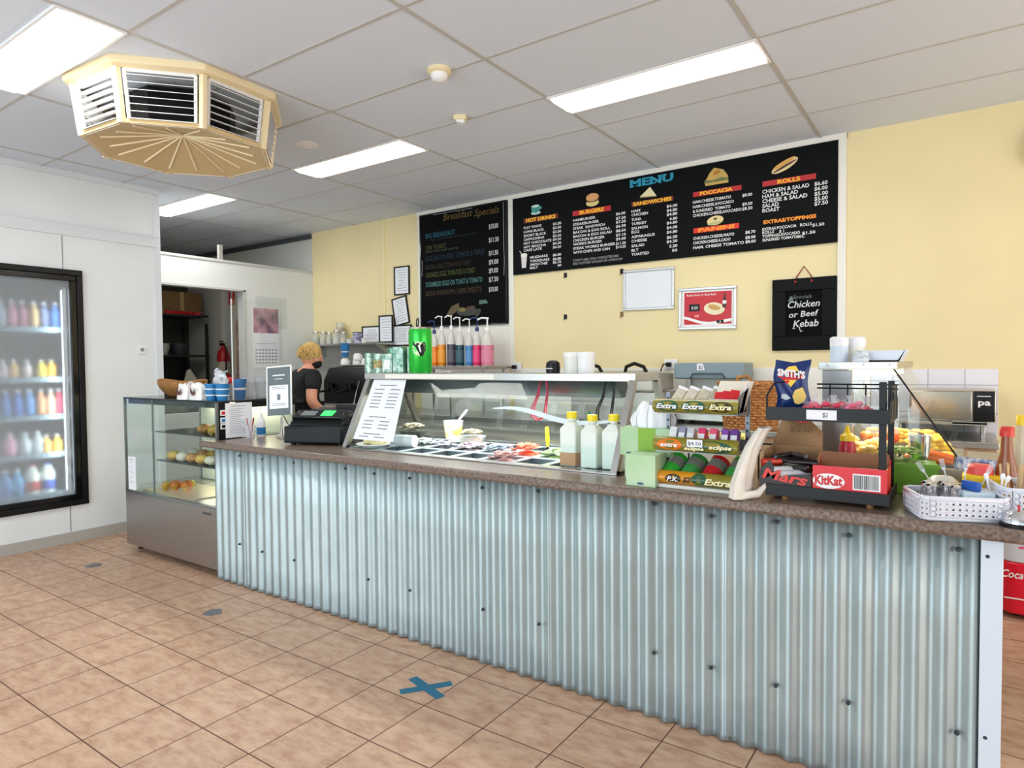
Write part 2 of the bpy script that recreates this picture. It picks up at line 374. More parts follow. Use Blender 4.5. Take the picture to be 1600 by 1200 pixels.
obj('vent_disc', B().lathe([(.04, -.002), (.036, -.012), (.001, -.014)], n=24), WHITE, t)

# octagonal louvred air diffuser
DX, DY, DT = -3.82, 2.11, -1.881
t = thing('ceiling_air_diffuser', 'cream octagonal evaporative cooler diffuser with white louvres hanging from ceiling', 'air diffuser', (DX, DY, CH))
CRM = M('diffuser_cream', (240, 222, 180), .45)
R1, R2, H1, H2 = .585, .515, -.035, -.315
def oc(R, k, z): a = DT+k*PI/4; return Vector((R*math.cos(a), R*math.sin(a), z))
b = B()
vs = [oc(R1, k, 0) for k in range(8)]+[oc(R1, k, H1) for k in range(8)]+[oc(R1-.05, k, H1-.012) for k in range(8)]
b.add(vs, [(k, (k+1) % 8, 8+(k+1) % 8, 8+k) for k in range(8)]+[(8+k, 8+(k+1) % 8, 16+(k+1) % 8, 16+k) for k in range(8)])
obj('flange', b, CRM, t, bevel=.004)
RA, RB = .535, .50
for k in range(8): obj('corner_post', B().tube([oc(RA, k, H1-.01), oc(RB, k, H2)], .022, 6), CRM, t)
for k in range(8):
    A0, A1 = oc(RA-.004, k, H1-.015), oc(RA-.004, k+1, H1-.015); C0, C1 = oc(RB-.004, k, H2+.01), oc(RB-.004, k+1, H2+.01)
    e = (A1-A0).normalized()
    A0 += e*.035; A1 -= e*.035; C0 += e*.032; C1 -= e*.032
    g = B(); out = (A0+A1).normalized(); out.z = 0
    for p, q in ((A0, A1), (A1, C1), (C1, C0), (C0, A0)): g.tube([p, q], .011, 4)
    fr = obj('louvre_frame', g, WHITE, t)
    for j in range(7):
        f = (j+.6)/7.2
        p = A0.lerp(C0, f); q = A1.lerp(C1, f); u = Vector((out.x, out.y, -.38 if k % 2 else -.30)).normalized()*.026
        g = B().add([p-u, q-u, q+u, p+u, p-u-Vector((0, 0, .003)), q-u-Vector((0, 0, .003)), q+u-Vector((0, 0, .003)), p+u-Vector((0, 0, .003))],
                    [(0, 1, 2, 3), (7, 6, 5, 4), (0, 4, 5, 1), (1, 5, 6, 2), (2, 6, 7, 3), (3, 7, 4, 0)])
        obj('louvre_blade', g, WHITE, fr)
b = B()
b.add([oc(.30, k, -.04) for k in range(8)]+[oc(.30, k, H2+.09) for k in range(8)], [(k, (k+1) % 8, 8+(k+1) % 8, 8+k) for k in range(8)])
obj('duct_liner', b, BLACK, t)
b = B(); n = 16; AP = Vector((.0, .0, H2+.015))
ring = []; ring2 = []
for k in range(8):
    ring += [oc(RB+.012, k, H2+.0), (oc(RB+.012, k, H2)+oc(RB+.012, k+1, H2))/2]
ring0 = [v+Vector((0, 0, .022)) for v in ring]; mid = [v*.95+Vector((0, 0, (H2+.002)-v.z*.95)) for v in ring]
vs = ring0+ring+mid+[Vector((0, 0, H2+.11))]
fs = []
for r in (0, 1):
    fs += [(r*n+k, r*n+(k+1) % n, (r+1)*n+(k+1) % n, (r+1)*n+k) for k in range(n)]
fs += [(2*n+k, 2*n+(k+1) % n, 3*n) for k in range(n)]
b.add(vs, fs); obj('bottom_pan', b, M('pan_tan', (212, 186, 136), .5), t, ang=5)
for k in range(n):
    obj('pan_rib', B().tube([Vector((0, 0, H2+.107)), Vector((mid[k].x*.86, mid[k].y*.86, H2+.014))], .006, 4), M('rib_cream', (248, 236, 200), .4), t)

# ------------------------------------------------------------------ cool-room door (drinks fridge)
t = thing('drinks_fridge_door', 'black framed glass drinks fridge door set in the white left wall', 'fridge door', (XL, 0, 0))
y0, y1, z0, z1 = FY0, FY1, FZ0, FZ1
def ringbox(b, y0, y1, z0, z1, w, x0, x1):
    return b.box(x0, x1, y0, y1, z0, z0+w).box(x0, x1, y0, y1, z1-w, z1).box(x0, x1, y0, y0+w, z0+w, z1-w).box(x0, x1, y1-w, y1, z0+w, z1-w)
obj('outer_frame', ringbox(B(), y0, y1, z0, z1, .045, -.03, .03), BLACK, t, bevel=.004)
obj('door_leaf_frame', ringbox(B(), y0+.045, y1-.045, z0+.045, z1-.045, .045, -.03, .018), BLACKG, t, bevel=.004)
obj('glass_pane', B().box(-.008, -.004, y0+.08, y1-.08, z0+.08, z1-.08), FROST, t)
obj('inner_edge_trim', B().box(-.05, -.03, y1-.125, y1-.105, z0+.1, z1-.15), WHITE, t)
obj('door_closer_bracket', B().box(-.02, -.008, y1-.2, y1-.1, z1-.125, z1-.1), WHITE, t)
obj('lamp_tube', B().box(-.09, -.06, y1-.118, y1-.098, z0+.12, z1-.16), M('fridge_tube', (235, 245, 255), .5, emit=4), t)
l = bpy.data.lights.new('fridge_light', 'AREA'); l.shape = 'RECTANGLE'; l.size = .05; l.size_y = 1.6; l.energy = 7; l.color = (.85, .95, 1)
o = bpy.data.objects.new('fridge_light', l); COL.objects.link(o); o.parent = t; o.location = (-.1, y1-.13, 1.25); o.rotation_euler = (0, PI/2+.2, -.9); 
o.rotation_euler = Vector((.9, .55, 0)).to_track_quat('Z', 'Y').to_euler()
# cool room shell
CR = M('coolroom_panel', (104, 108, 96), .7)
struct('wall_coolroom', B().box(-7.3, -7.25, .9, 2.9, 0, 2.5).box(-7.25, XL-.12, .85, .9, 0, 2.5).box(-7.25, XL-.12, 2.9, 2.95, 0, 2.5).box(-7.25, XL-.12, .9, 2.9, 2.4, 2.45), CR)
SH = [.395, .72, 1.03, 1.335, 1.74]
shelf = thing('drinks_shelving', 'white wire shelving seen inside the drinks fridge', 'shelving', (-6.12, 1.35, 0))
for z in SH:
    g = B().box(-.62, -.02, -.2, 1.42, z-.025, z-.018).box(-.025, -.012, -.2, 1.42, z-.03, z+.012)
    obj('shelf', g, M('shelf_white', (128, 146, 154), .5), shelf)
obj('upright', B().box(-.66, -.63, -.2, -.17, 0, 2.2).box(-.66, -.63, 1.39, 1.42, 0, 2.2).box(-.02, 0, -.2, -.18, 0, 2.2).box(-.02, 0, 1.4, 1.42, 0, 2.2), GREY, shelf)

def bottle_profile(r, h, neck=.3, body=.62):
    return [(r*.85, 0), (r, .01), (r, h*body), (r*.75, h*(body+.1)), (r*neck, h*(body+.24)), (r*neck, h*.93)]
FBI = 0
def drink(x, y, z, r, h, c, cap, label, kind='bottle', lab=None):
    nm = {'bottle': 'drink_bottle', 'jug': 'milk_bottle', 'can': 'drink_can', 'pack': 'drink_carton'}[kind]
    t = thing(nm, label, kind if kind != 'jug' else 'bottle', (x, y, z), group='drinks in the fridge')
    mt = M('drink_%d_%d_%d' % c, c, .25)
    if kind == 'can': obj('can_body', B().lathe([(r*.85, 0), (r, .008), (r, h-.012), (r*.85, h)], n=16), mt, t)
    elif kind == 'pack': obj('carton_body', B().box(-r, r, -r, r, 0, h*.8).prism([(-r, h*.8), (r, h*.8), (0, h)], -r, r), mt, t)
    else:
        obj('bottle_body', B().lathe(bottle_profile(r, h, .36 if kind == 'bottle' else .42, .62 if kind == 'bottle' else .7), n=16), mt, t)
        obj('bottle_cap', B().cyl(0, 0, h*.92, h, r*.42, n=12), M('cap_%d_%d_%d' % cap, cap, .4), t)
    if lab: obj('bottle_label', B().lathe([(r*1.015, h*.2), (r*1.015, h*.5)], n=16), M('lab_%d_%d_%d' % lab, lab, .5), t)
    return t
WH = (236, 240, 244); BK = (24, 24, 28)
rows = [
 (4, [('pink drink bottle with white cap', (196, 120, 140), WH)]*0+[(1.93, (170, 176, 200), WH, 'pale grey water bottle'), (2.0, (206, 130, 150), WH, 'rose-red drink bottle'), (2.07, (170, 96, 120), WH, 'dull plum drink bottle'), (2.15, (214, 180, 120), WH, 'amber sports drink bottle'), (2.22, (110, 120, 160), WH, 'slate blue drink bottle'), (2.30, (50, 110, 190), WH, 'bright blue sports drink bottle')], .031, .235, 'top shelf'),
 (3, [(1.86, (226, 70, 40), WH, 'red-orange juice bottle'), (1.93, (206, 190, 190), WH, 'pale pink juice bottle'), (2.0, (232, 184, 120), WH, 'peach juice bottle'), (2.09, (214, 200, 196), WH, 'milky pale juice bottle'), (2.19, (236, 210, 70), WH, 'lemon yellow juice bottle'), (2.26, (240, 176, 40), WH, 'orange-yellow juice bottle')], .030, .17, 'second shelf'),
 (2, [(1.85, (30, 26, 30), BK, 'black drink bottle'), (1.94, (60, 120, 200), WH, 'blue bottle'), (2.02, (40, 110, 200), WH, 'mid blue bottle'), (2.10, (80, 150, 214), WH, 'sky blue bottle'), (2.18, (236, 160, 110), WH, 'salmon bottle'), (2.25, (240, 206, 170), WH, 'cream bottle'), (2.31, (210, 60, 90), WH, 'magenta bottle')], .030, .235, 'middle shelf'),
 (1, [(1.84, (236, 226, 232), WH, 'white milk drink bottle'), (1.96, (240, 170, 196), WH, 'pink milk drink bottle'), (2.06, (206, 214, 218), WH, 'pale grey milk drink bottle'), (2.15, (212, 220, 220), WH, 'whitish milk drink bottle')], .040, .205, 'fourth shelf'),
 (0, [(1.84, (120, 170, 210), WH, 'light blue bottle'), (1.92, (70, 140, 200), WH, 'ocean blue bottle'), (2.0, (80, 160, 210), WH, 'cyan bottle'), (2.10, (236, 240, 226), (190, 40, 40), 'white milk jug with red label'), (2.21, (240, 244, 232), (40, 70, 160), 'white milk jug with blue label')], .045, .24, 'bottom shelf')]
for si, lst, r, h, nm in rows:
    for (y, c, cap, lb) in lst:
        jug = 'jug' in lb
        drink(-6.19, y, SH[si]-.018, r if not jug else .05, h if not jug else .265, c, cap, '%s on the %s of the drinks fridge' % (lb, nm), 'jug' if jug else 'bottle', (cap if jug else None))
# row of cartons between the third and fourth boards
struct_sh = B()
for i, (y, c, lb) in enumerate([(1.87, (200, 206, 214), 'grey-white'), (1.95, (206, 214, 216), 'pearl'), (2.03, (180, 200, 206), 'bluish white'), (2.11, (210, 216, 214), 'soft white')]):
    drink(-6.30, y, SH[1]-.018, .035, .16, c, WH, '%s iced milk bottle standing behind on the fourth shelf of the fridge' % lb)
# an extra board low in the cabinet with small bottles
g = B().box(-.62, -.02, -.2, 1.42, .715-.4+.4-.02, .715-.013)
for (y, c, lb) in [(2.20, (232, 176, 80), 'golden'), (2.28, (240, 190, 60), 'yellow')]:
    drink(-6.17, y, SH[1]-.018, .034, .17, c, WH, '%s juice bottle by the hinge side on the fourth shelf of the fridge' % lb)

t = thing('wall_socket', 'small white socket plate on the left wall beside the drinks fridge', 'socket', (XL, 2.875, 1.57))
obj('plate', B().box(0, .008, -.035, .035, -.035, .035), WHITE, t, bevel=.002)
obj('socket_face', B().box(.008, .012, -.015, .015, -.012, .018), GREY, t)

# ------------------------------------------------------------------ counter
CF = 2.43                                                     # front plane of the corrugated sheets
t = thing('service_counter', 'long service counter faced with galvanised corrugated iron', 'counter', (0, 0, 0))
edges = [-4.085, -3.745, -3.04, -2.245, -1.487, -.706, .045]
def sheet(x0, x1, k):
    b = B(); n = max(8, int((x1-x0)/.0095)); th = .0015
    lay = .0012*(k % 2)
    def y(x): return CF-.0098*math.cos(2*PI*(x+.655)/.0762)-lay
    zb = .004
    fr = [(x0+(x1-x0)*i/n) for i in range(n+1)]
    rows_ = [zb, .03, .3, .6, .886]
    vs = []
    for z in rows_:
        for x in fr:
            j = 0
            if z == zb: j = -.006*max(0, math.sin(x*3.1+k))*abs(math.sin(x*41))
            zz = z + (.008*math.sin(x*17+k)**2*.6 if z == zb else 0)
            vs.append((x, y(x)+j, zz))
    nf = n+1; fs = [(j*nf+i, j*nf+i+1, (j+1)*nf+i+1, (j+1)*nf+i) for j in range(len(rows_)-1) for i in range(n)]
    b.add(vs, fs); return b
for k in range(6):
    a, c = edges[k]-(.02 if k else 0), edges[k+1]
    o = obj('corrugated_sheet', sheet(a, c, k), CORR, t, ang=60)
    md = o.modifiers.new('s', 'SOLIDIFY'); md.thickness = .0016; md.offset = 1
sc = [(-3.80, .85), (-3.556, .848), (-3.249, .85), (-2.802, .853), (-2.576, .845), (-2.32, .845), (-1.855, .843), (-1.546, .86), (-1.005, .866), (-.777, .846), (-.545, .855), (-.314, .84), (-.012, .84),
      (-2.633, .267), (-2.327, .266), (-1.857, .265), (-1.546, .264), (-3.821, .278), (-3.582, .266), (-3.267, .266), (-1.004, .269), (-.776, .269), (-.544, .265), (-.312, .271), (-.009, .265)]
for x, z in sc:
    g = B(); g.X = Matrix.Translation((x, CF-.0125, z)) @ Matrix.Rotation(PI/2, 4, 'X'); g.lathe([(.0075, -.006), (.0075, .001), (.004, .004), (.004, .007), (.001, .0075)], n=10)
    obj('screw', g, M('dark_screw', (40, 52, 60), .5), t)
g = B().box(.045, .10, CF-.022, CF-.014, .0, .886).box(.092, .10, CF-.014, CF+.43, 0, .886)
obj('corner_post', g, M('white_angle', (214, 226, 238), .35), t, bevel=.002)
for z in (.832, .278):
    g = B(); g.X = Matrix.Translation((.062, CF-.022, z)) @ Matrix.Rotation(PI/2, 4, 'X'); g.lathe([(.006, 0), (.003, .003), (.001, .0035)], n=8)
    obj('screw', g, M('dark_screw', (40, 52, 60), .5), t)
obj('carcass', B().box(-4.06, .09, CF+.02, CF+.05, .02, .885).box(-4.06, -4.03, CF+.05, 2.86, .02, .885).box(-4.03, .09, CF+.05, 2.60, .35, .37), M('carcass_board', (150, 146, 140), .7), t)

WT = .93
# worktop outline with an opening for the sandwich bar (one continuous slab)
def slab(poly, z0, z1): return B().prism(poly, z0, z1, 'Z')
poly = [(-4.19, 2.365), (.42, 2.365), (.42, 2.87), (-.52, 2.87), (-.52, 3.08), (-1.235, 3.08), (-1.235, 2.605), (-3.035, 2.605), (-3.035, 3.08), (-4.07, 3.08), (-4.07, 2.425), (-4.19, 2.425)]
o = one('worktop', slab(poly, .887, WT), LAM, 'long brown stone-look laminate worktop on top of the corrugated counter', 'worktop', bevel=.012)

# ------------------------------------------------------------------ cake display case
CX0, CX1, CY0, CY1, CT = -5.36, -4.085, 2.435, 3.06, 1.19
t = thing('cake_display_case', 'glass fronted cake display case with brushed steel base at left end of the counter', 'display case', (0, 0, 0))
obj('base_panel', B().box(CX0, CX1, CY0, CY0+.02, .05, .455), STEELD, t, bevel=.004)
obj('base_body', B().box(CX0+.01, CX1-.005, CY0+.022, CY1, .04, .45), M('case_body', (96, 100, 102), .4, .6), t)
for x in (CX0+.06, CX1-.06):
    for y in (CY0+.08, CY1-.06): obj('foot', B().cyl(x, y, 0, .045, .02, n=12), BLACK, t)
obj('badge', B().box(-4.27, -4.17, CY0-.003, CY0, .415, .43), DARKG, t, bevel=.004)
fz = .475
g = B()
for x in (CX0+.008, CX1-.008):
    for y in (CY0+.01, CY1-.01): g.box(x-.008, x+.008, y-.008, y+.008, fz-.02, CT-.012)
g.box(CX0, CX1, CY0, CY0+.03, .455, fz).box(CX0, CX1, CY1-.03, CY1, .455, fz)
obj('case_frame', g, M('case_frame_steel', (150, 156, 156), .3, .9), t)
obj('case_top', B().box(CX0, CX1, CY0, CY1, CT-.012, CT), M('case_top_glass', (40, 48, 50), .15), t, bevel=.002)
for a, c in ((CX0+.016, -4.93), (-4.925, CX1-.016)):
    obj('front_glass', B().box(a, c, CY0+.004, CY0+.009, fz, CT-.012), GLASS, t)
obj('glass_joint', B().box(-4.931, -4.924, CY0, CY0+.012, fz, CT-.012), M('glass_edge', (110, 130, 130), .2), t)
obj('side_glass', B().box(CX0+.003, CX0+.008, CY0+.02, CY1-.02, fz, CT-.012), GLASS, t)
obj('right_side_glass', B().box(CX1-.008, CX1-.004, CY0+.12, CY1-.02, fz, CT-.012), GLASS, t)
obj('side_mullion', B().box(CX1-.010, CX1, CY0+.018, CY0+.10, fz, CT-.012), BLACK, t)
obj('back_panel', B().box(CX0+.02, CX1-.02, CY1-.012, CY1-.004, fz, CT-.02), M('case_back', (196, 200, 186), .3), t)
obj('top_rail', B().box(CX0+.02, CX1-.02, CY0+.03, CY0+.07, CT-.05, CT-.014), M('rail_dark', (60, 76, 76), .3), t)
obj('deck', B().box(CX0+.02, CX1-.02, CY0+.03, CY1-.02, .455, .468), M('deck_steel', (206, 204, 190), .25, .8), t)
for z in (.70, .92):
    s_ = obj('glass_shelf', B().box(-5.12, CX1-.03, CY0+.12, CY1-.08, z, z+.008), M('smoked_shelf', (40, 62, 62), .1), t)
obj('black_top_band', B().box(CX1-.03, CX1+.001, CY0+.16, CY1, CT-.055, CT-.012), BLACK, t)
obj('case_lamp', B().box(CX0+.1, CX1-.1, CY1-.06, CY1-.03, CT-.05, CT-.02), M('warm_tube', (255, 240, 200), .4, emit=5), t)
for z, en in ((1.15, 4.5), (.68, 3)):
    l = bpy.data.lights.new('case_light', 'AREA'); l.shape = 'RECTANGLE'; l.size = 1.0; l.size_y = .04; l.energy = en; l.color = (1, .93, .75)
    o = bpy.data.objects.new('case_light', l); COL.objects.link(o); o.parent = t; o.location = (-4.7, CY1-.1, z)
for i, (z, c) in enumerate([(1.09, (240, 240, 240)), (1.04, (230, 236, 240)), (1.0, (236, 232, 232))]):
    st = obj('payment_sticker', B().box(CX1, CX1+.001, CY0+.03, CY0+.095, z, z+.038), M('stk%d' % i, c, .5), t)
    obj('sticker_mark', B().box(CX1+.001, CX1+.0015, CY0+.04, CY0+.085, z+.008, z+.028), [RED, BLUE, BLACK][i], st)

def sheet_paper(name, label, cat, w, h, loc, rz=0, tilt=0, lines=8, mat=PAPER, two=False, head=True):
    """sheet facing -Y in its own frame, bottom centre at loc; tilt leans the top away"""
    t = thing(name, label, cat, loc, rz); R = Matrix.Rotation(-tilt, 4, 'X')
    g = B(); g.X = R; g.box(-w/2, w/2, 0, .0015, 0, h); obj('sheet', g, mat, t)
    g = B(); g.X = R
    if head: g.box(-w*.28, w*.28, -.0006, 0, h*.90, h*.90+h*.014)
    for i in range(lines):
        z = h*(.82-.74*i/max(1, lines)); rr = random.random()
        if two: g.box(-w*.36, -w*.36+w*(.16+.12*rr), -.0006, 0, z, z+h*.008); g.box(w*.08, w*.08+w*(.16+.14*rr), -.0006, 0, z, z+h*.008)
        else: g.box(-w*.36, -w*.36+w*(.4+.3*rr), -.0006, 0, z, z+h*.008)
    obj('printed_lines', g, INK, t); return t
sheet_paper('paper_notice', 'white price list taped low on the left glass of the cake display case', 'notice', .115, .255, (-5.245, CY0-.002, .48), lines=5)
sheet_paper('paper_notice', 'tall white printed list taped on the right side of the cake display case', 'notice', .20, .235, (CX1+.004, CY0+.165, .937), PI/2, lines=14)

# food in the case
FRUIT = [(-4.97, 2.62, .040, (216, 70, 40), 'front red apple'), (-4.885, 2.66, .042, (222, 84, 46), 'right red apple'), (-4.94, 2.72, .036, (196, 190, 70), 'green apple behind the red ones'), (-5.07, 2.60, .032, (196, 150, 60), 'small golden pear')]
g = B().prism([(-5.22, 2.50), (-4.50, 2.50), (-4.45, 2.86), (-5.16, 2.86)], .468, .476, 'Z')
one('serving_tray', g, M('gold_tray', (222, 206, 160), .3, .6), 'flat metal tray holding apples at the bottom of the cake display case', 'tray')
for x, y, r, c, lb in FRUIT:
    t = thing('apple', lb + ' on the tray in the cake display case', 'fruit', (x, y, .476))
    obj('fruit_body', B().lathe([(.001, .004), (r*.5, 0), (r*.92, r*.6), (r, r*1.1), (r*.8, r*1.6), (r*.35, r*1.78), (.001, r*1.62)], n=18), M('apple_%d' % c[1], c, .3, noise=.3, scale=25, col2=(214, 170, 60)), t)
    obj('stem', B().tube([(0, 0, r*1.6), (.004, 0, r*2.0)], .0015, 5), WOOD, t)
PAS = [M('pastry_gold', (226, 180, 96), .6, noise=.4, scale=40, col2=(180, 110, 50)), M('pastry_yellow', (238, 206, 104), .6, noise=.3, scale=30, col2=(220, 160, 60)), M('icing_white', (240, 232, 210), .5)]
k = 0
for z, ylist in ((.708, (2.62, 2.78)), (.928, (2.66,))):
    for yy in ylist:
        for i in range(7 if z < .9 else 4):
            x = -4.98+i*.13 if z < .9 else -4.62+i*.14
            k += 1
            g = B().ell(0, 0, .034, .060, .05, .036, 12, 8, .06)
            t = thing('pastry', ['golden bun', 'yellow slice', 'iced bun'][k % 3]+' %s, %s cake case shelf' % (['at the far left', 'second from left', 'third from left', 'in the middle', 'third from right', 'second from right', 'at the right end'][i]+(' of the back row' if yy > 2.7 else ' of the front row'), 'upper' if z > .9 else 'lower'), 'pastry', (x, yy, z), random.uniform(-.5, .5), 'pastries in the cake display case')
            obj('bun', g, PAS[k % 3], t); obj('filling', B().ell(0, 0, .052, .03, .024, .012, 10, 6, .12), PAS[(k+1) % 3], t)

# ------------------------------------------------------------------ things on top of the display case
# boat-shaped wooden bowl
g = B()
def bowl(u, v):
    a = u*2*PI; r = .30+.0*v; q = v
    ww = math.sin(q*PI/2)
    return (math.cos(a)*.27*(.45+.55*ww), math.sin(a)*.115*(.35+.65*ww), .115*q**1.3+.022*abs(math.cos(a))**3*q)
g.grid(bowl, 36, 10); g.add([(0, 0, 0)], [])
o = one('wooden_bowl', g, WOOD, 'boat-shaped wooden bowl on the top left of the cake display case', 'bowl', (-4.83, 2.615, CT+.003), .05)
md = o.modifiers.new('s', 'SOLIDIFY'); md.thickness = .008
g = B().lathe([(.001, 0), (.07, 0), (.075, .01)], n=24, sy=.55); 
def crumple(w, d, h, seed, jx=.012):
    random.seed(seed); b = B(); n = 14; k = 8
    vs = []; fs = []
    for i in range(k+1):
        f = i/k; sc_ = 1-.12*f
        for q in range(n):
            a = 2*PI*q/n; cx = math.copysign(abs(math.cos(a))**.5, math.cos(a)); cy = math.copysign(abs(math.sin(a))**.5, math.sin(a))
            jj = jx*(.3+f)
            vs.append((cx*w/2*sc_+random.uniform(-jj, jj), cy*d/2*sc_*(1-.35*f)+random.uniform(-jj, jj), f*h+(random.uniform(-.015, .02) if i == k else 0)))
    for i in range(k):
        for q in range(n): q2 = (q+1) % n; fs.append((i*n+q, i*n+q2, (i+1)*n+q2, (i+1)*n+q))
    fs.append(tuple(range(n))[::-1]); return b.add(vs, fs)
BAGW = M('white_bag_paper', (236, 234, 232), .6)
for i, (x, y, s_, lb) in enumerate([(-4.53, 2.475, .10, 'white printed paper bag in front of the wooden bowl'), (-4.38, 2.49, .12, 'larger white printed paper bag right of the wooden bowl')]):
    t = thing('paper_bag', lb, 'paper bag', (x, y, CT))
    obj('bag_body', crumple(s_*1.3, .08, .11, i+3, .006), BAGW, t)
    obj('printed_mark', B().prism([(-.035, .09), (.0, .05), (.03, .085), (.02, .04), (-.01, .03), (-.03, .05)], -.046, -.044), M('brown_print', (90, 60, 56), .6), t)
t = thing('plastic_bag', 'crumpled clear-white plastic bag standing up behind the printed paper bags', 'plastic bag', (-4.62, 2.80, CT))
obj('bag_body', crumple(.11, .09, .20, 9, .016), M('white_film', (232, 236, 242), .3), t)
t = thing('plastic_tub', 'clear tub with red lid behind the blue cup stacks on the cake case', 'tub', (-4.70, 2.90, CT))
obj('tub_body', B().lathe([(.055, 0), (.062, .10)], n=20), PLAST, t); obj('lid', B().lathe([(.066, .10), (.066, .13), (.05, .145), (.001, .147)], n=20), RED, t)
# stacks of blue cups
def cup_proto(label, loc, h=.10, r=.04, n=3, mat=BLUE):
    t = thing('takeaway_cup', label, 'cup', loc, group='blue takeaway cups on the cake case')
    obj('cup_wall', B().lathe([(r*.72, 0), (r, h-.006), (r*1.05, h-.006), (r*1.05, h), (r*.95, h), (r*.7, .01)], n=22), mat, t)
    obj('cup_band', B().lathe([(r*.90, h*.45), (r*.925, h*.56)], n=22), WHITE, t)
    return t
for i, (x, y) in enumerate([(-4.235, 2.50), (-4.135, 2.515)]):
    c0 = cup_proto('lower blue cup of the %s stack on the front of the cake case' % ['left', 'right'][i], (x, y, CT), .07, .045)
    dup(c0, (x, y, CT+.042), 'upper blue cup of the %s stack on the front of the cake case' % ['left', 'right'][i])
c0 = cup_proto('tall blue cup behind the acrylic screen edge', (-4.25, 2.72, CT), .14, .045)
for i in range(3):
    t = thing('clear_tumbler', 'clear plastic tumbler stack, %s of three behind the acrylic screen' % ['left', 'middle', 'right'][i], 'cup', (-4.30+.0+i*.02, 2.82+i*.085, CT), group='clear tumblers on the cake case')
    obj('cup_wall', B().lathe([(.033, 0), (.042, .11), (.044, .115)], n=18), PLAST, t)
    obj('stacked_rims', B().lathe([(.044, .115), (.046, .13), (.044, .135), (.047, .15)], n=18), PLAST, t)
t = thing('acrylic_screen', 'clear acrylic screen standing on the right side of the cake display case', 'screen', (-4.11, 2.58, CT))
obj('panel', B().box(-.002, .002, 0, .40, .0, .69), ACRYL, t)
obj('polished_edge', B().box(-.004, .004, -.004, 0, 0, .69), M('bright_edge', (226, 232, 232), .2), t)
obj('screen_foot', B().box(-.04, .04, .0, .05, .0, .006).box(-.04, .04, .34, .39, 0, .006), ACRYL, t)

# ------------------------------------------------------------------ left counter top: notices, sanitiser, register
t = thing('pen_cup', 'clear cup of pens standing beside the hand sanitiser', 'pen holder', (-3.98, 2.62, WT))
obj('cup', B().lathe([(.028, 0), (.034, .09)], n=16), PLAST, t)
for a, c in ((.2, (190, 40, 50)), (1.5, (60, 30, 40)), (3.1, (220, 220, 225)), (4.4, (170, 60, 70))):
    obj('pen', B().tube([(0, 0, .005), (.025*math.cos(a), .025*math.sin(a), .14)], .004, 6), M('pen%d' % c[0], c, .4), t)
def pump(label, loc, body, cap, h=.16, r=.034, name='pump_bottle', lab=None, rz=0, group=None, liq=None, lf=.6):
    t = thing(name, label, 'bottle', loc, rz, group)
    pr = [(r*.9, 0), (r, .008), (r, h*.62), (r*.8, h*.8), (r*.35, h*.92), (r*.32, h)]
    obj('bottle_body', B().lathe(pr, n=20), body, t)
    if liq: obj('liquid', B().lathe([(r*.93, .006), (r*1.01, .01), (r*1.01, h*lf*.62), (r*.5, h*lf*.62)], n=20), liq, t)
    g = B().cyl(0, 0, h*.97, h*1.08, r*.42, n=14).cyl(0, 0, h*1.08, h*1.33, r*.13, n=8).tube([(r*.2, 0, h*1.33), (-r*.9, 0, h*1.35), (-r*1.6, 0, h*1.30)], r*.15, 7)
    obj('pump_head', g, cap, t)
    if lab: obj('label', B().lathe([(r*1.02, h*.12), (r*1.02, h*.45)], n=20), lab, t)
    return t
pump('white pump bottle of hand sanitiser with blue label beside the cash register', (-4.01, 2.72, WT), WHITE, WHITE, .15, .030, 'sanitiser_bottle', lab=BLUE, rz=.6)
t = thing('card_rack', 'small clear sloped acrylic rack holding cards left of the register', 'card holder', (-3.89, 2.86, WT), .5)
obj('rack_body', B().prism([(-.05, 0), (.05, 0), (.05, .09), (.045, .09), (.03, .02), (-.05, .01)], -.07, .07, 'X'), PLAST, t)
for i in range(3): obj('card', B().box(-.05, .05, .005+i*.012, .008+i*.012, .012, .085), M('card%d' % i, [(226, 222, 206), (200, 206, 214), (230, 214, 190)][i], .6), t)
# framed check-in sign on a stand (blank square where the code sat)
t = thing('check_in_sign', 'white and grey check-in sign on a stand left of the cash register', 'sign', (-3.72, 2.66, WT), .36)
T_ = Matrix.Translation((0, 0, .165)) @ Matrix.Rotation(-.12, 4, 'X') @ Matrix.Rotation(-.07, 4, 'Y')
def tb(*a): g = B(); g.X = T_; g.box(*a); return g
obj('sign_panel', tb(-.095, .095, 0, .008, 0, .33), WHITE, t, bevel=.003)
obj('grey_field', tb(-.085, .085, -.001, 0, .0, .32), M('sign_grey', (96, 108, 112), .5), t)
obj('white_field', tb(-.07, .07, -.002, -.001, .045, .2), PAPER, t)
g = B(); g.X = T_; g.box(-.045, .045, -.002, -.001, .262, .270); g.box(-.03, .03, -.002, -.001, .240, .244)
obj('heading_line', g, WHITET, t)
g = B(); g.X = T_
for z in (.185, .175, .075, .065): g.box(-.05, .05, -.0025, -.002, z, z+.003)
g.box(-.012, .012, -.0025, -.002, .1, .14)
obj('printed_lines', g, INK, t)
obj('stand', B().tube([(0, .02, .2), (0, .03, .01)], .006, 8).tube([(0, .03, .18), (.06, .09, .01)], .004, 8).tube([(0, .03, .008), (-.06, .06, .008)], .005, 8).tube([(0, .03, .008), (.06, .09, .008)], .005, 8), CHROME, t)

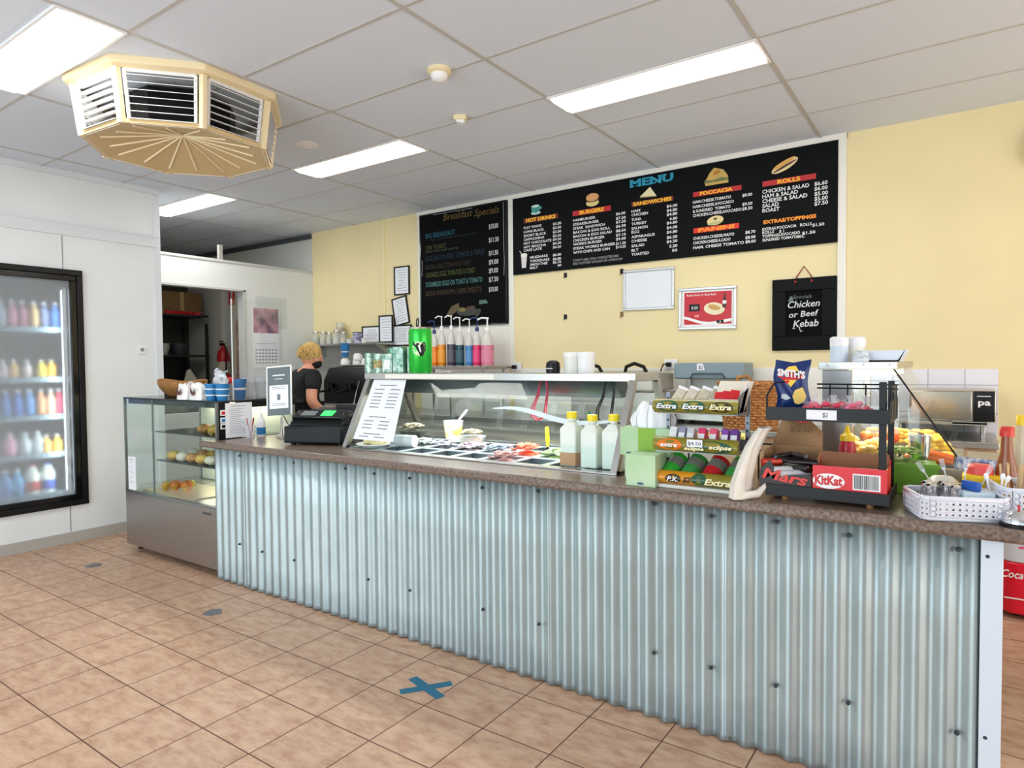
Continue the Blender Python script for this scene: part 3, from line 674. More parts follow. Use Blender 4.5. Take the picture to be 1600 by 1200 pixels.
t = thing('cash_register', 'black cash register with drawer and green display on the counter', 'cash register', (-3.48, 2.52, WT), .37)
RG = M('register_black', (6, 17, 20), .45, spec=.3)
obj('drawer_box', B().box(0, .40, 0, .42, .012, .115), RG, t, bevel=.006)
obj('drawer_front', B().box(.008, .392, -.008, 0, .02, .105), RG, t, bevel=.003)
for x in (.04, .36):
    for y in (.04, .38): obj('foot', B().cyl(x, y, 0, .014, .015, n=10), BLACK, t)
obj('keyboard_housing', B().prism([(.02, .116), (.40, .116), (.40, .20), (.30, .205), (.05, .145)], .02, .38, 'X'), RG, t, bevel=.006)
g = B(); g.X = Matrix.Translation((.03, .06, .13)) @ Matrix.Rotation(.42, 4, 'X')
g.box(.0, .34, .0, .10, .0, .045); obj('sloped_console', g, BLACKG, t, bevel=.005)
g = B(); g.X = Matrix.Translation((.03, .06, .13)) @ Matrix.Rotation(.42, 4, 'X'); g.box(.05, .15, .02, .075, .045, .048)
obj('grey_screen', g, M('lcd_grey', (110, 118, 120), .3), t)
g = B(); g.X = Matrix.Translation((.03, .06, .13)) @ Matrix.Rotation(.42, 4, 'X'); g.box(.19, .27, .018, .08, .045, .049)
obj('green_display', g, M('lcd_green', (60, 230, 110), .3, emit=.8), t)
for i in range(4):
    obj('key_row', B().prism([(.17+.05*i, .168+.01*i), (.20+.05*i, .172+.01*i), (.20+.05*i, .185+.01*i), (.17+.05*i, .181+.01*i)], .06, .34, 'X'), DARKG, t)
obj('rear_printer', B().box(.20, .37, .28, .40, .19, .235), BLACK, t, bevel=.01)

# ------------------------------------------------------------------ sandwich bar
SX0, SX1 = -3.02, -1.245
t = thing('sandwich_bar', 'glass fronted stainless steel salad and sandwich bar set into the counter', 'food display', (0, 0, 0))
yb, yt0, yt1, ybk = 2.60, 2.80, 3.07, 3.26; zb, zt0, zt1 = .935, 1.335, 1.372
obj('tub', B().box(SX0, SX1, 2.612, 2.625, .78, .935).box(SX0, SX1, ybk, ybk+.02, .78, .95).box(SX0, SX0+.012, 2.612, ybk, .78, .94).box(SX1-.012, SX1, 2.612, ybk, .78, .94).box(SX0, SX1, 2.612, ybk, .77, .782), STEEL, t)
obj('front_rim', B().box(SX0, SX1, 2.585, 2.625, .930, .938), STEEL, t, bevel=.002)
for x in (SX0, SX1-.03):
    g = B()
    for (p, q) in (((yb, zb), (yt0, zt0)), ((ybk, zb+.02), (yt1, zt0))):
        dy, dz = q[0]-p[0], q[1]-p[1]; L = math.hypot(dy, dz); ny, nz = dz/L*.016, -dy/L*.016
        g.prism([(p[0]-ny, p[1]-nz), (p[0]+ny, p[1]+nz), (q[0]+ny, q[1]+nz), (q[0]-ny, q[1]-nz)], x, x+.03, 'X')
    g.box(x, x+.03, yb-.01, ybk, zb-.002, zb+.012)
    obj('end_frame', g, STEEL, t)
    obj('end_glass', B().prism([(yb+.02, zb+.012), (ybk-.02, zb+.012), (yt1-.01, zt0), (yt0+.01, zt0)], x+.013, x+.017, 'X'), GLASS, t)
obj('front_glass', B().add([(SX0+.03, yb+.004, zb+.004), (SX1-.03, yb+.004, zb+.004), (SX1-.03, yt0+.004, zt0), (SX0+.03, yt0+.004, zt0), (SX0+.03, yb+.009, zb+.004), (SX1-.03, yb+.009, zb+.004), (SX1-.03, yt0+.009, zt0), (SX0+.03, yt0+.009, zt0)],
    [(0, 1, 2, 3), (7, 6, 5, 4), (0, 4, 5, 1), (1, 5, 6, 2), (2, 6, 7, 3), (3, 7, 4, 0)]), glass_mat('bar_glass', (.95, .985, .975), fs=.2), t)
obj('canopy', B().box(SX0-.02, SX1+.0, yt0-.012, yt1, zt0, zt1), STEEL, t, bevel=.002)
obj('price_rail_strip', B().box(-2.86, -2.05, yt0-.0135, yt0-.012, zt0+.006, zt1-.006), M('pale_strip', (236, 236, 226), .4), t)
obj('light_hood', B().prism([(2.95, zt0), (3.08, zt0), (3.10, 1.25), (3.02, 1.245), (2.97, 1.29)], -2.97, -1.42, 'X'), M('hood_dark', (44, 58, 60), .25), t)
obj('rear_glass', B().add([(SX0+.03, yt1+.01, 1.24), (SX1-.03, yt1+.01, 1.24), (SX1-.03, ybk+.01, zb+.05), (SX0+.03, ybk+.01, zb+.05)], [(0, 1, 2, 3)]), GLASS, t)
obj('rear_shelf', B().box(SX0, SX1, ybk+.02, ybk+.16, .93, .95), STEEL, t)
# white wave decal on the glass
def slope_pt(x, s, off=.0015):                                # s 0..1 up the front glass
    return (x, yb+.004+(yt0-yb)*s-off, zb+.004+(zt0-zb-.004)*s+off*.5)
g = B(); n = 40
def wave(u, v):
    x = -2.02+u*.76; base = .62-.10*u+.045*math.sin(u*2.2*PI+.3); wd = .045*math.sin(PI*min(1, u*1.02))**.6+.004
    return slope_pt(x, base+(v-.5)*2*wd*.6)
g.grid(wave, n, 2); obj('wave_decal', g, M('white_vinyl', (226, 240, 246), .4), t)
l = bpy.data.lights.new('bar_light', 'AREA'); l.shape = 'RECTANGLE'; l.size = 1.5; l.size_y = .05; l.energy = 14; l.color = (1, 1, 1)
o = bpy.data.objects.new('bar_light', l); COL.objects.link(o); o.parent = t; o.location = (-2.2, 3.02, 1.24)
# menu sheet taped on its glass, lying along the slope
t = thing('price_list', 'long white printed price list taped inside the left end of the sandwich bar glass', 'notice', (0, 0, 0))
g = B().add([slope_pt(-2.97, .12), slope_pt(-2.64, .12), slope_pt(-2.70, .99), slope_pt(-2.97, .99)], [(0, 1, 2, 3)])
o = obj('sheet', g, PAPER, t)
g = B()
for i, s_ in enumerate([.90, .84, .78, .73, .68, .63, .58, .44, .38, .33, .28, .20, .16]):
    for a, c in (((-2.93, -2.85), (-2.80, -2.72)) if i not in (0, 7, 11) else ((-2.90, -2.76),)):
        g.add([slope_pt(a, s_, .0025), slope_pt(c, s_, .0025), slope_pt(c, s_+.012, .0025), slope_pt(a, s_+.012, .0025)], [(0, 1, 2, 3)])
obj('printed_lines', g, INK, t)

# food pans and their fillings
PANM = M('pan_steel', (158, 168, 174), .35, .5)
def pan(x, y, w, d, label, dep=.10):
    t = thing('food_pan', label, 'food pan', (x, y, .935-dep), group='steel food pans in the sandwich bar')
    th = .0015; r = .013
    g = B().box(0, w, 0, d, 0, .002).box(0, th, 0, d, 0, dep).box(w-th, w, 0, d, 0, dep).box(0, w, 0, th, 0, dep).box(0, w, d-th, d, 0, dep)
    obj('pan_well', g, PANM, t)
    g = B().box(-.003, w+.003, -.003, r, dep-.001, dep+.002).box(-.003, w+.003, d-r, d+.003, dep-.001, dep+.002).box(-.003, r, r, d-r, dep-.001, dep+.002).box(w-r, w+.003, r, d-r, dep-.001, dep+.002)
    obj('pan_rim', g, M('bright_rim', (226, 234, 238), .3, .3), t)
    return t
fills = {(1, 1): 'grey', (2, 1): 'beet', (3, 1): 'onion', (4, 0): None, (5, 0): 'ham', (5, 1): 'tomato', (6, 1): 'lettuce', (7, 1): 'cheese', (8, 1): 'pickle', (4, 1): 'shredded'}
FC = {'grey': ((196, 206, 200), (150, 160, 150)), 'beet': ((70, 40, 90), (220, 220, 225)), 'onion': ((222, 206, 214), (190, 150, 170)), 'ham': ((232, 186, 180), (206, 130, 130)), 'tomato': ((240, 84, 56), (252, 140, 100)),
      'lettuce': ((208, 226, 168), (150, 190, 110)), 'cheese': ((240, 236, 200), (222, 226, 206)), 'pickle': ((206, 220, 190), (160, 180, 130)), 'shredded': ((206, 214, 222), (130, 140, 170))}
def heap(n, w, d, z, kx, fl=.5):
    random.seed(kx*31+n); b = B()
    for i in range(n):
        x = random.uniform(.2, .8)*w; y = random.uniform(.15, .85)*d
        hh = .055*(1-((x/w-.5)**2+(y/d-.5)**2)*2.5)
        a = random.uniform(0, PI); o_ = b.X; b.X = Matrix.Translation((x, y, z+hh)) @ Matrix.Rotation(a, 4, 'Z') @ Matrix.Rotation(random.uniform(-fl, fl), 4, 'X')
        b.ell(0, 0, 0, .026, .016, .006, 8, 5, .1); b.X = o_
    b.ell(w/2, d/2, z-.012, w*.44, d*.44, .03, 14, 8, .05)
    return b
PX, PW = -2.985, .1915
desc = ['leftmost', 'second from left', 'third from left', 'fourth from left', 'middle', 'fourth from right', 'third from right', 'second from right', 'rightmost']
for i in range(9):
    for j in range(3):
        y = 2.63+j*.205; fl = fills.get((i, j))
        pan(PX+i*PW, y, PW-.012, .19, 'steel food pan%s, %s in the %s row' % (' with '+fl+' in it' if fl and fl not in ('grey', 'shredded') else '', desc[i], ['front', 'middle', 'back'][j]))
        if fl:
            nm = {'grey': 'sliced_cucumber', 'beet': 'beetroot_slices', 'onion': 'sliced_onion', 'ham': 'sliced_ham', 'tomato': 'tomato_slices', 'lettuce': 'shredded_lettuce', 'cheese': 'grated_cheese', 'pickle': 'sliced_pickle', 'shredded': 'shredded_filling'}[fl]
            c1, c2 = FC[fl]
            o = one(nm, heap(26, PW-.02, .18, .0, i, .6), M(nm, c1, .5, noise=.4, scale=45, col2=c2), 'heap of %s in a pan of the sandwich bar' % nm.replace('_', ' '), 'food', (PX+i*PW+.004, y+.005, .935 if fl == 'tomato' else .918))
            o['kind'] = 'stuff'
# loose food on the left: plate of rolls, wrapped bundle, bowls
t = thing('food_plate', 'white plate of filled rolls at the left end of the sandwich bar', 'plate', (-2.86, 2.69, .937))
obj('plate', B().lathe([(.04, 0), (.07, .004), (.105, .022), (.103, .025), (.066, .008), (.001, .006)], n=28), WHITE, t)
for i, (x, y, a) in enumerate([(-.045, 0, .4), (.0, .01, .2), (.045, 0, -.1)]):
    g = B(); g.X = Matrix.Translation((x, y, .032)) @ Matrix.Rotation(a, 4, 'Z'); g.ell(0, 0, 0, .03, .055, .022, 12, 8, .06); obj('bread_roll', g, M('pale_bread', (240, 218, 166), .7, noise=.2, scale=30), t)
t = thing('salad_bowl', 'clear plastic bowl of leafy salad near the yellow tub in the sandwich bar', 'bowl', (-2.36, 2.98, .94))
obj('bowl_wall', B().lathe([(.05, 0), (.085, .06), (.088, .062)], n=22), PLAST, t)
obj('salad', heap(22, .15, .15, .045, 3), M('mixed_salad', (200, 214, 170), .6, noise=.6, scale=50, col2=(190, 130, 110)), t).location = (-.075, -.075, 0)
t = thing('mixing_bowl', 'dark steel bowl of mushrooms at the back left of the sandwich bar', 'bowl', (-2.83, 2.99, .94))
obj('bowl_wall', B().lathe([(.05, 0), (.095, .07), (.1, .072)], n=22), M('dark_bowl', (90, 92, 80), .3, .4), t)
obj('mushrooms', heap(26, .17, .17, .06, 5), M('mushroom', (176, 168, 140), .7, noise=.5, scale=40, col2=(90, 84, 60)), t).location = (-.085, -.085, 0)
t = thing('wrapped_food', 'clear container of olives with white wrap lying on the pans', 'food container', (-2.66, 2.80, .938), .2)
g = B(); g.X = Matrix.Translation((0, 0, .035)) @ Matrix.Rotation(PI/2, 4, 'Y'); g.lathe([(.034, -.10), (.036, .02)], n=16); obj('white_wrap', g, WHITE, t)
t.children[0].location = (.0, 0, 0)
g = B(); g.X = Matrix.Translation((-.02, 0, .036)) @ Matrix.Rotation(PI/2, 4, 'Y'); g.lathe([(.037, -.11), (.038, -.02)], n=16); obj('clear_jar', g, PLAST, t)
for i in range(5): obj('olive', B().ell(-.12+.02*(i % 3), -.02+.012*(i//2), .03+.014*(i % 2), .009, .009, .009, 8, 6), M('olive', (90, 100, 60), .4), t)
t = thing('yogurt_tub', 'white and yellow tub with white spoon at the back of the sandwich bar', 'tub', (-2.62, 3.13, .94))
obj('tub_body', B().lathe([(.045, 0), (.06, .12), (.062, .13), (.058, .128)], n=24), WHITE, t)
obj('yellow_label', B().lathe([(.0475, .02), (.0585, .10)], n=24), M('tub_yellow', (244, 222, 60), .4, noise=.5, scale=25, col2=(250, 250, 240)), t)
obj('spoon', B().tube([(.0, 0, .03), (.05, 0, .14), (.11, 0, .20)], .007, 6), WHITE, t)
t = thing('yellow_knife', 'yellow handled utensil standing in the sandwich bar', 'utensil', (-1.90, 3.08, .93))
obj('handle', B().tube([(0, 0, .03), (.0, 0, .07), (-.004, 0, .14)], .011, 8, taper=[.6, 1.1, .9]), M('bright_yellow', (244, 232, 40), .35), t)
obj('blade', B().box(-.006, .006, -.001, .001, 0, .035), BLACK, t)
# sauce bottles behind the right of the glass
def sauce(x, y, h, fillc, ff, cap, label, w=.085, rz=0):
    t = thing('sauce_bottle', label, 'bottle', (x, y, .938), rz)
    a = w/2; g = B(); H = h*.80
    vs = [(-a, -a, 0), (a, -a, 0), (a, a, 0), (-a, a, 0), (-a, -a, H*.86), (a, -a, H*.86), (a, a, H*.86), (-a, a, H*.86), (-a*.45, -a*.45, H*1.03), (a*.45, -a*.45, H*1.03), (a*.45, a*.45, H*1.03), (-a*.45, a*.45, H*1.03)]
    g.add(vs, [(3, 2, 1, 0)]+[(i, (i+1) % 4, 4+(i+1) % 4, 4+i) for i in range(4)]+[(4+i, 4+(i+1) % 4, 8+(i+1) % 4, 8+i) for i in range(4)]+[(8, 9, 10, 11)])
    g.cyl(0, 0, H*1.03, h*.9, a*.45, n=14)
    obj('bottle_body', g, M('milky_plastic', (236, 240, 232), .35), t, bevel=.006)
    if ff: obj('sauce_level', B().box(-a-.0012, a+.0012, -a-.0012, a+.0012, .003, H*ff), fillc, t, bevel=.005)
    obj('cap', B().lathe([(a*.58, h*.88), (a*.58, h*.985), (a*.5, h)], n=16), cap, t)
YC = M('cap_yellow', (246, 224, 30), .35)
sauce(-1.53, 2.70, .255, M('tan_sauce', (206, 150, 110), .4), .33, YC, 'square bottle of tan sauce with yellow cap, left of the three')
sauce(-1.42, 2.70, .245, None, 0, YC, 'square white sauce bottle with yellow cap, middle of the three')
sauce(-1.315, 2.71, .25, None, 0, YC, 'square white sauce bottle with yellow cap, right of the three')
t = thing('squeeze_bottle', 'squeeze bottle with green nozzle behind the yellow capped bottles', 'bottle', (-1.50, 2.82, .938))
obj('bottle_body', B().lathe([(.03, 0), (.03, .17), (.024, .19)], n=18), M('milky2', (228, 232, 222), .35), t); obj('nozzle', B().lathe([(.018, .19), (.018, .205), (.004, .25)], n=14), M('nozzle_green', (20, 140, 80), .35), t)
# tongs hanging from the hood
for nm, x, c, lb in (('serving_tongs', -1.84, M('pink_plastic', (206, 60, 90), .3), 'pink tongs hanging from the light hood in the sandwich bar'), ('serving_tongs', -1.455, M('black_plastic_tongs', (24, 26, 28), .3), 'black tongs hanging from the light hood in the sandwich bar')):
    t = thing(nm, lb, 'tongs', (x, 2.935, 1.13))
    g = B()
    for d in (-.004, .004):
        g.tube([(-.018, d, .17), (-.03, d*2, .12), (-.06, d*3, .06), (-.062, d*3, .01), (-.03, d*3, -.01), (.012, d*3, .01), (.022, d*2, .08), (.032, d, .15), (.024, d, .21), (-.012, d, .21)], .004, 6, closed=True)
    obj('tongs_loop', g, c, t); obj('hinge', B().tube([(-.012, 0, .205), (.016, 0, .205)], .007, 6), c, t)

# ------------------------------------------------------------------ on top of the canopy
ZC = zt1
def box_item(name, label, cat, x, y, z, w, d, h, mat, rz=0, panel=None, group=None, lid=None):
    t = thing(name, label, cat, (x, y, z), rz, group)
    obj('carton', B().box(-w/2, w/2, -d/2, d/2, 0, h), mat, t, bevel=.002)
    if panel: obj('front_label', B().box(-w*.36, w*.36, -d/2-.0008, -d/2, h*.2, h*.75), panel, t)
    if lid: obj('lid_band', B().box(-w/2-.0008, w/2+.0008, -d/2-.0008, d/2+.0008, h*.86, h*.97), lid, t)
    return t
TG = [M('tin_green', (60, 130, 110), .3, .3, noise=.6, scale=38, col2=(196, 220, 206)), M('tin_green2', (90, 150, 130), .3, .3, noise=.5, scale=45, col2=(210, 226, 210)), M('tin_dark', (40, 84, 70), .3, .2, noise=.6, scale=50, col2=(120, 180, 150))]
PK = M('peach_print', (226, 160, 130), .5, noise=.5, scale=60, col2=(120, 150, 80))
def tin(name, x, y, z, r, h, m_, lb, pnl=None, sq=False):
    t = thing(name, lb, 'tea tin', (x, y, z), .2)
    if sq: obj('tin_body', B().box(-r, r, -r, r, 0, h), m_, t, bevel=.003)
    else: obj('tin_body', B().lathe([(r, 0), (r, h-.012), (r*1.02, h-.012), (r*1.02, h)], n=22), m_, t)
    obj('tin_label', (B().box(-r*.6, r*.6, -r-.001, -r, h*.2, h*.7) if sq else B().lathe([(r*1.012, h*.25), (r*1.012, h*.65)], n=22)), pnl or WHITE, t)
tin('tea_tin', -3.16+.02, 2.93, ZC, .035, .125, TG[0], 'green round tea tin at the far left end of the canopy', TG[1])
tin('tea_tin', -3.05+.0, 2.93, ZC, .042, .12, TG[1], 'squat tea tin with peach print on the canopy', PK)
tin('tea_tin', -3.0, 3.0, ZC, .04, .155, TG[2], 'tall dark tea tin behind the peach printed one', TG[1])
tin('tea_tin', -2.95, 2.92, ZC, .036, .118, TG[1], 'pale green tea carton in the middle of the tins', WHITE, True)
tin('tea_tin', -2.865, 2.93, ZC, .038, .16, TG[0], 'tall mint green tin left of the giant green can', TG[1], True)
tin('tea_tin', -2.79, 2.97, ZC, .034, .16, TG[1], 'tall mint tin touching the giant green can', TG[0], True)
# giant green can
t = thing('giant_drink_can', 'giant green drink can with black and white V emblem on the canopy', 'drink can', (-2.695, 2.92, ZC))
GR = M('can_green', (36, 190, 60), .22, .35)
obj('can_body', B().lathe([(.062, 0), (.07, .012), (.07, .245), (.066, .262)], n=36), GR, t)
obj('can_rim', B().lathe([(.067, .262), (.069, .272), (.064, .272), (.062, .262), (.001, .262)], n=36), CHROME, t)
def oncyl(b, pts, r, rot):                                     # polygon (u,v) in metres wrapped on the can, facing rot
    n = len(pts); vs = []
    for u, v in pts: a = rot+u/r; vs.append((r*math.cos(a), r*math.sin(a), v))
    c = (r*math.cos(rot)*1.0, r*math.sin(rot)*1.0, sum(p[1] for p in pts)/n)
    b.add(vs+[c], [(i, (i+1) % n, n) for i in range(n)])
rot = -.95
g = B(); star = []
for i in range(28):
    a = 2*PI*i/28; rr = .047 if i % 2 else .036; star.append((rr*math.cos(a)*.95, .145+rr*math.sin(a)))
oncyl(g, star, .0712, rot); obj('emblem_burst', g, M('lime_white', (222, 240, 196), .4), t)
g = B(); oncyl(g, [(-.04, .19), (-.022, .165), (-.012, .178), (.002, .178), (-.002, .165), (.016, .112), (.03, .108), (.03, .165), (.02, .178), (.036, .186), (.042, .16), (.04, .13), (.022, .10), (.008, .10), (-.018, .15), (-.034, .165)], .0722, rot)
obj('emblem_v', g, BLACK, t)
g = B(); oncyl(g, [(-.006, .165), (.006, .165), (.014, .128), (.008, .12)], .0732, rot); obj('emblem_highlight', g, WHITE, t)
obj('black_hook', B().tube([(-.025, 0, .265), (-.03, 0, .30), (-.025, 0, .325), (-.015, 0, .33), (-.012, 0, .30), (-.02, 0, .275)], .004, 6), BLACK, t)
t = thing('black_cup', 'small black domed cup on top of the canopy', 'cup', (-1.765, 2.92, ZC))
obj('dome', B().lathe([(.036, 0), (.038, .03), (.034, .055), (.02, .064), (.001, .066)], n=20), BLACK, t); obj('white_mark', B().box(-.02, .02, -.0385, -.0375, .022, .026), WHITE, t)
for i, (x, lb) in enumerate([(-1.655, 'clear-sided white tub, left of the pair on the canopy'), (-1.58, 'white lidded tub, right of the pair on the canopy')]):
    t = thing('plastic_tub', lb, 'tub', (x, 2.93+.01*i, ZC), group='tubs on the canopy')
    obj('tub_body', B().lathe([(.042, 0), (.044, .085)], n=22), [M('cloudy', (226, 228, 220), .3), WHITE][i], t); obj('lid', B().lathe([(.047, .085), (.047, .105), (.001, .108)], n=22), WHITE, t)

# ------------------------------------------------------------------ tissue boxes
TIS = M('tissue_mint', (172, 208, 160), .6, noise=.25, scale=6, col2=(196, 220, 184)); TIS2 = M('tissue_lime', (140, 184, 60), .6)
t = thing('tissue_box', 'small pale green tissue box at the front edge of the worktop', 'tissue box', (-1.058, 2.475, WT), .02)
obj('carton', B().box(-.062, .062, -.062, .062, 0, .125), TIS, t, bevel=.002)
g = B(); g.X = Matrix.Translation((0, -.0628, .012)) @ Matrix.Rotation(PI/2, 4, 'X'); g.lathe([(.014, 0), (.014, .0006)], n=20, sy=.4); obj('oval_mark', g, M('navy', (70, 90, 120), .5), t)
t = thing('tissue_box', 'longer green tissue box stacked behind with white tissues sticking out', 'tissue box', (-1.105, 2.62, WT+.10), .08)
obj('carton', B().box(-.11, .11, -.06, .06, 0, .118), TIS, t, bevel=.002)
obj('lime_panel', B().box(-.03, .045, -.0608, -.06, 0, .118), TIS2, t)
for xx in (-.07, .02):
    g = B(); g.X = Matrix.Translation((xx, -.0615, .01)) @ Matrix.Rotation(PI/2, 4, 'X'); g.lathe([(.013, 0), (.013, .0006)], n=20, sy=.4); obj('oval_mark', g, M('navy', (70, 90, 120), .5), t)
obj('slot', B().box(-.06, .06, -.02, .02, .118, .1188), DARKG, t)
def tis(u, v): 
    a = u*2*PI; f = 1.1-.35*v
    return (.015+math.cos(a)*.095*f*(.75+.25*math.sin(PI*v))+.010*math.sin(9*a), math.sin(a)*.035*f+.008*math.cos(11*a), .112+.115*v+.014*math.sin(5*a)*v-.02*v*abs(math.cos(a)))
obj('tissues', B().grid(tis, 40, 6), M('tissue_white', (244, 246, 250), .8), t)
box_item('cardboard_box', 'plain carton under the upper tissue box, behind the small one', 'box', -1.12, 2.625, WT, .16, .10, .099, M('pale_green_card', (196, 222, 184), .7))

# ------------------------------------------------------------------ chewing gum rack
GX0, GX1, GY = -1.015, -.685, 2.46
t = thing('gum_rack', 'three tier gum display rack with curved green and orange fronts', 'display rack', (0, 0, 0))
GG = M('gum_olive', (150, 140, 50), .3, noise=.2, scale=12); GO = M('gum_orange', (226, 150, 34), .3); GD = M('gum_green', (40, 92, 66), .3); GOR = M('gum_oval_orange', (232, 120, 30), .3)
def tier(z, hh, y, cols, texts, over):
    n = 8
    g = B(); prof = [(y-.028*math.sin(PI*i/n), z+hh*i/n) for i in range(n+1)]
    for i, (a, c, m_) in enumerate(cols): g.prism(prof+[(y+.004, z+hh), (y+.004, z)], a, c, 'X', m=m_)
    pf = obj('tier_front', g, [GG, GO, BLACKM], t)
    for (x, zz, rx, rz_, m_) in over:
        g = B(); k = 24; vs = []
        for i in range(k): a = 2*PI*i/k; dz = rz_*math.sin(a); f = min(1, max(0, (zz+dz-z)/hh)); vs.append((x+rx*math.cos(a), y-.028*math.sin(PI*f)-.002, zz+dz))
        vs.append((x, y-.030-.001, zz)); g.add(vs, [(i, (i+1) % k, k) for i in range(k)]); obj('front_oval', g, m_, pf)
    for (s_, x, zz, h, wd, m_) in texts:
        g = B(); g.text(s_, x, zz, h, y-.0335, w=wd, bold=.03, shear=.25, al='c'); obj('front_lettering', g, m_, pf)
    obj('tier_tray', B().box(GX0+.01, GX1-.01, y, y+.15, z-.004, z).box(GX0+.01, GX1-.01, y+.147, y+.15, z, z+hh*.8), M('clear_tray', (150, 156, 150), .25), t)
YT = M('gum_cream', (244, 232, 180), .4)
tier(1.225, .055, GY, [(GX0, GX1, 0)], [('Extra', -.955, 1.245, .019, .082, WHITET), ('Extra', -.85, 1.245, .019, .082, WHITET), ('Extra', -.745, 1.245, .019, .082, YT)],
     [(-.955, 1.253, .047, .022, GD), (-.85, 1.253, .047, .022, GD), (-.745, 1.253, .046, .02, M('gum_dark', (60, 56, 30), .3))])
tier(1.075, .055, GY, [(GX0, GX1, 0)], [('extra', -.945, 1.096, .015, .07, WHITET), ('eclipse', -.845, 1.088, .013, .075, YT), ('eclipse', -.745, 1.096, .015, .085, YT)], [(-.945, 1.103, .05, .022, GOR), (-.79, 1.10, .09, .024, GD)])
tier(.945, .052, GY, [(GX0, -.85, 1), (-.85, GX1, 0)], [('P.K.', -.93, .962, .018, .045, WHITET), ('$2', -.875, .962, .02, .03, BLACK), ('Extra', -.755, .96, .022, .10, YT)], [(-.93, .971, .032, .017, M('gum_dark', (60, 56, 30), .3)), (-.83, .975, .03, .02, GD)])
obj('price_tag', B().box(-.872, -.812, GY-.034, GY-.033, 1.10, 1.128), PAPER, t)
g = B(); g.text('$4.50', -.842, 1.107, .013, GY-.035, w=.05, al='c'); obj('price_writing', g, BLACK, t)
for x in (GX0+.005, GX1-.005):
    g = B().box(x-.008, x+.008, GY+.13, GY+.145, .935, 1.30)
    u_ = obj('upright', g, M('rack_grey', (120, 126, 136), .4, .5), t)
    for k in range(11): obj('slot', B().box(x-.003, x+.003, GY+.1285, GY+.13, .97+k*.03, .98+k*.03), BLACK, u_)
obj('base', B().box(GX0+.02, GX1, GY-.02, GY+.16, .93, .944), M('base_white', (226, 226, 216), .5), t, bevel=.003)
for pl in ([(GY-.02, .935), (GY+.15, .935), (GY+.15, 1.0), (GY, .99)], [(GY-.02, 1.22), (GY+.15, 1.22), (GY+.15, 1.33), (GY, 1.29)]): obj('end_bracket', B().prism(pl, GX1-.004, GX1, 'X'), M('bracket_grey', (96, 100, 106), .4), t)
# things in the rack
tb_ = M('shaker_silver', (150, 150, 140), .3, .4)
for i, (x, c, lb) in enumerate([(-.965, (50, 170, 50), 'green and grey mint shaker at the left of the gum rack'), (-.885, (60, 150, 70), 'green-grey mint shaker second from left in the gum rack'), (-.80, (206, 36, 44), 'red mint shaker in the bottom tier of the gum rack'), (-.715, (60, 190, 50), 'bright green mint shaker at the right of the gum rack')]):
    t = thing('mint_shaker', lb, 'mint container', (x, GY+.075, .992), group='mint shakers in the bottom tier')
    Rm = Matrix.Rotation(.30, 4, 'Y') @ Matrix.Rotation(-.9, 4, 'X')
    g = B(); g.X = Rm; g.lathe([(.036, -.055), (.038, -.05), (.038, .06)], n=20); obj('shaker_body', g, M('shk_%d' % c[0], c, .25), t)
    g = B(); g.X = Rm; g.lathe([(.0385, -.078), (.0385, -.052)], n=20); obj('shaker_lid', g, M('grey_lid', (110, 116, 120), .4), t)
    g = B(); g.X = Rm; g.lathe([(.0384, .0), (.0384, .04)], n=20); obj('shaker_band', g, tb_, t)
for i, (x, c, lb) in enumerate([(-.96, (228, 230, 236), 'silver gum packet'), (-.925, (150, 150, 176), 'grey-violet gum packet'), (-.89, (206, 206, 214), 'pale gum packet'), (-.845, (230, 60, 110), 'hot pink gum packet'), (-.80, (236, 90, 120), 'coral gum packet'), (-.755, (140, 70, 170), 'purple gum packet'), (-.72, (110, 60, 150), 'deep violet gum packet')]):
    t = thing('gum_packet', lb+' in the middle tier of the gum rack', 'gum packet', (x, GY+.05, 1.08), group='gum packets in the middle tier')
    g = B(); g.X = Matrix.Rotation(-.4, 4, 'X'); g.box(-.015, .015, -.02, .02, 0, .085); obj('packet', g, M('pk%d%d' % (c[0], c[1]), c, .3), t, bevel=.003)
    g = B(); g.X = Matrix.Rotation(-.4, 4, 'X'); g.box(-.012, .012, -.0205, -.02, .03, .06); obj('packet_panel', g, WHITE, t)
for i, (x, c, lb) in enumerate([(-.975, (232, 222, 200), 'leftmost wrapped biscuit bar'), (-.925, (236, 226, 206), 'second wrapped biscuit bar from the left'), (-.875, (222, 214, 190), 'third wrapped biscuit bar'), (-.83, (196, 190, 166), 'fourth wrapped biscuit bar, lying low')]):
    t = thing('wrapped_bar', lb+' in the top tier of the gum rack', 'snack bar', (x, GY+.06, 1.235), group='wrapped bars in the top tier')
    g = B(); g.X = Matrix.Rotation(.35, 4, 'Y') @ Matrix.Rotation(-.75, 4, 'X'); g.box(-.02, .02, -.008, .008, -.0, .115); obj('wrapper', g, M('wr%d' % c[0], c, .4, noise=.25, scale=40), t, bevel=.004)
    g = B(); g.X = Matrix.Rotation(.35, 4, 'Y') @ Matrix.Rotation(-.75, 4, 'X'); g.box(-.021, .021, -.009, .009, .105, .118); obj('crimped_end', g, WHITE, t)
t = thing('open_snack_box', 'open white cardboard tray with red wrapped snacks at right of the gum rack top', 'box', (-.745, GY+.055, 1.232))
obj('tray_front', B().box(-.055, .055, -.05, -.047, 0, .05), PAPER, t)
g = B().add([(-.06, .0, .0), (.06, .0, .0), (.075, .09, .115), (-.055, .09, .115), (-.06, .003, 0), (.06, .003, 0), (.075, .093, .115), (-.055, .093, .115)], [(0, 1, 2, 3), (7, 6, 5, 4), (0, 4, 5, 1), (1, 5, 6, 2), (2, 6, 7, 3), (3, 7, 4, 0)])
obj('back_flap', g, M('card_cream', (234, 224, 206), .7), t)
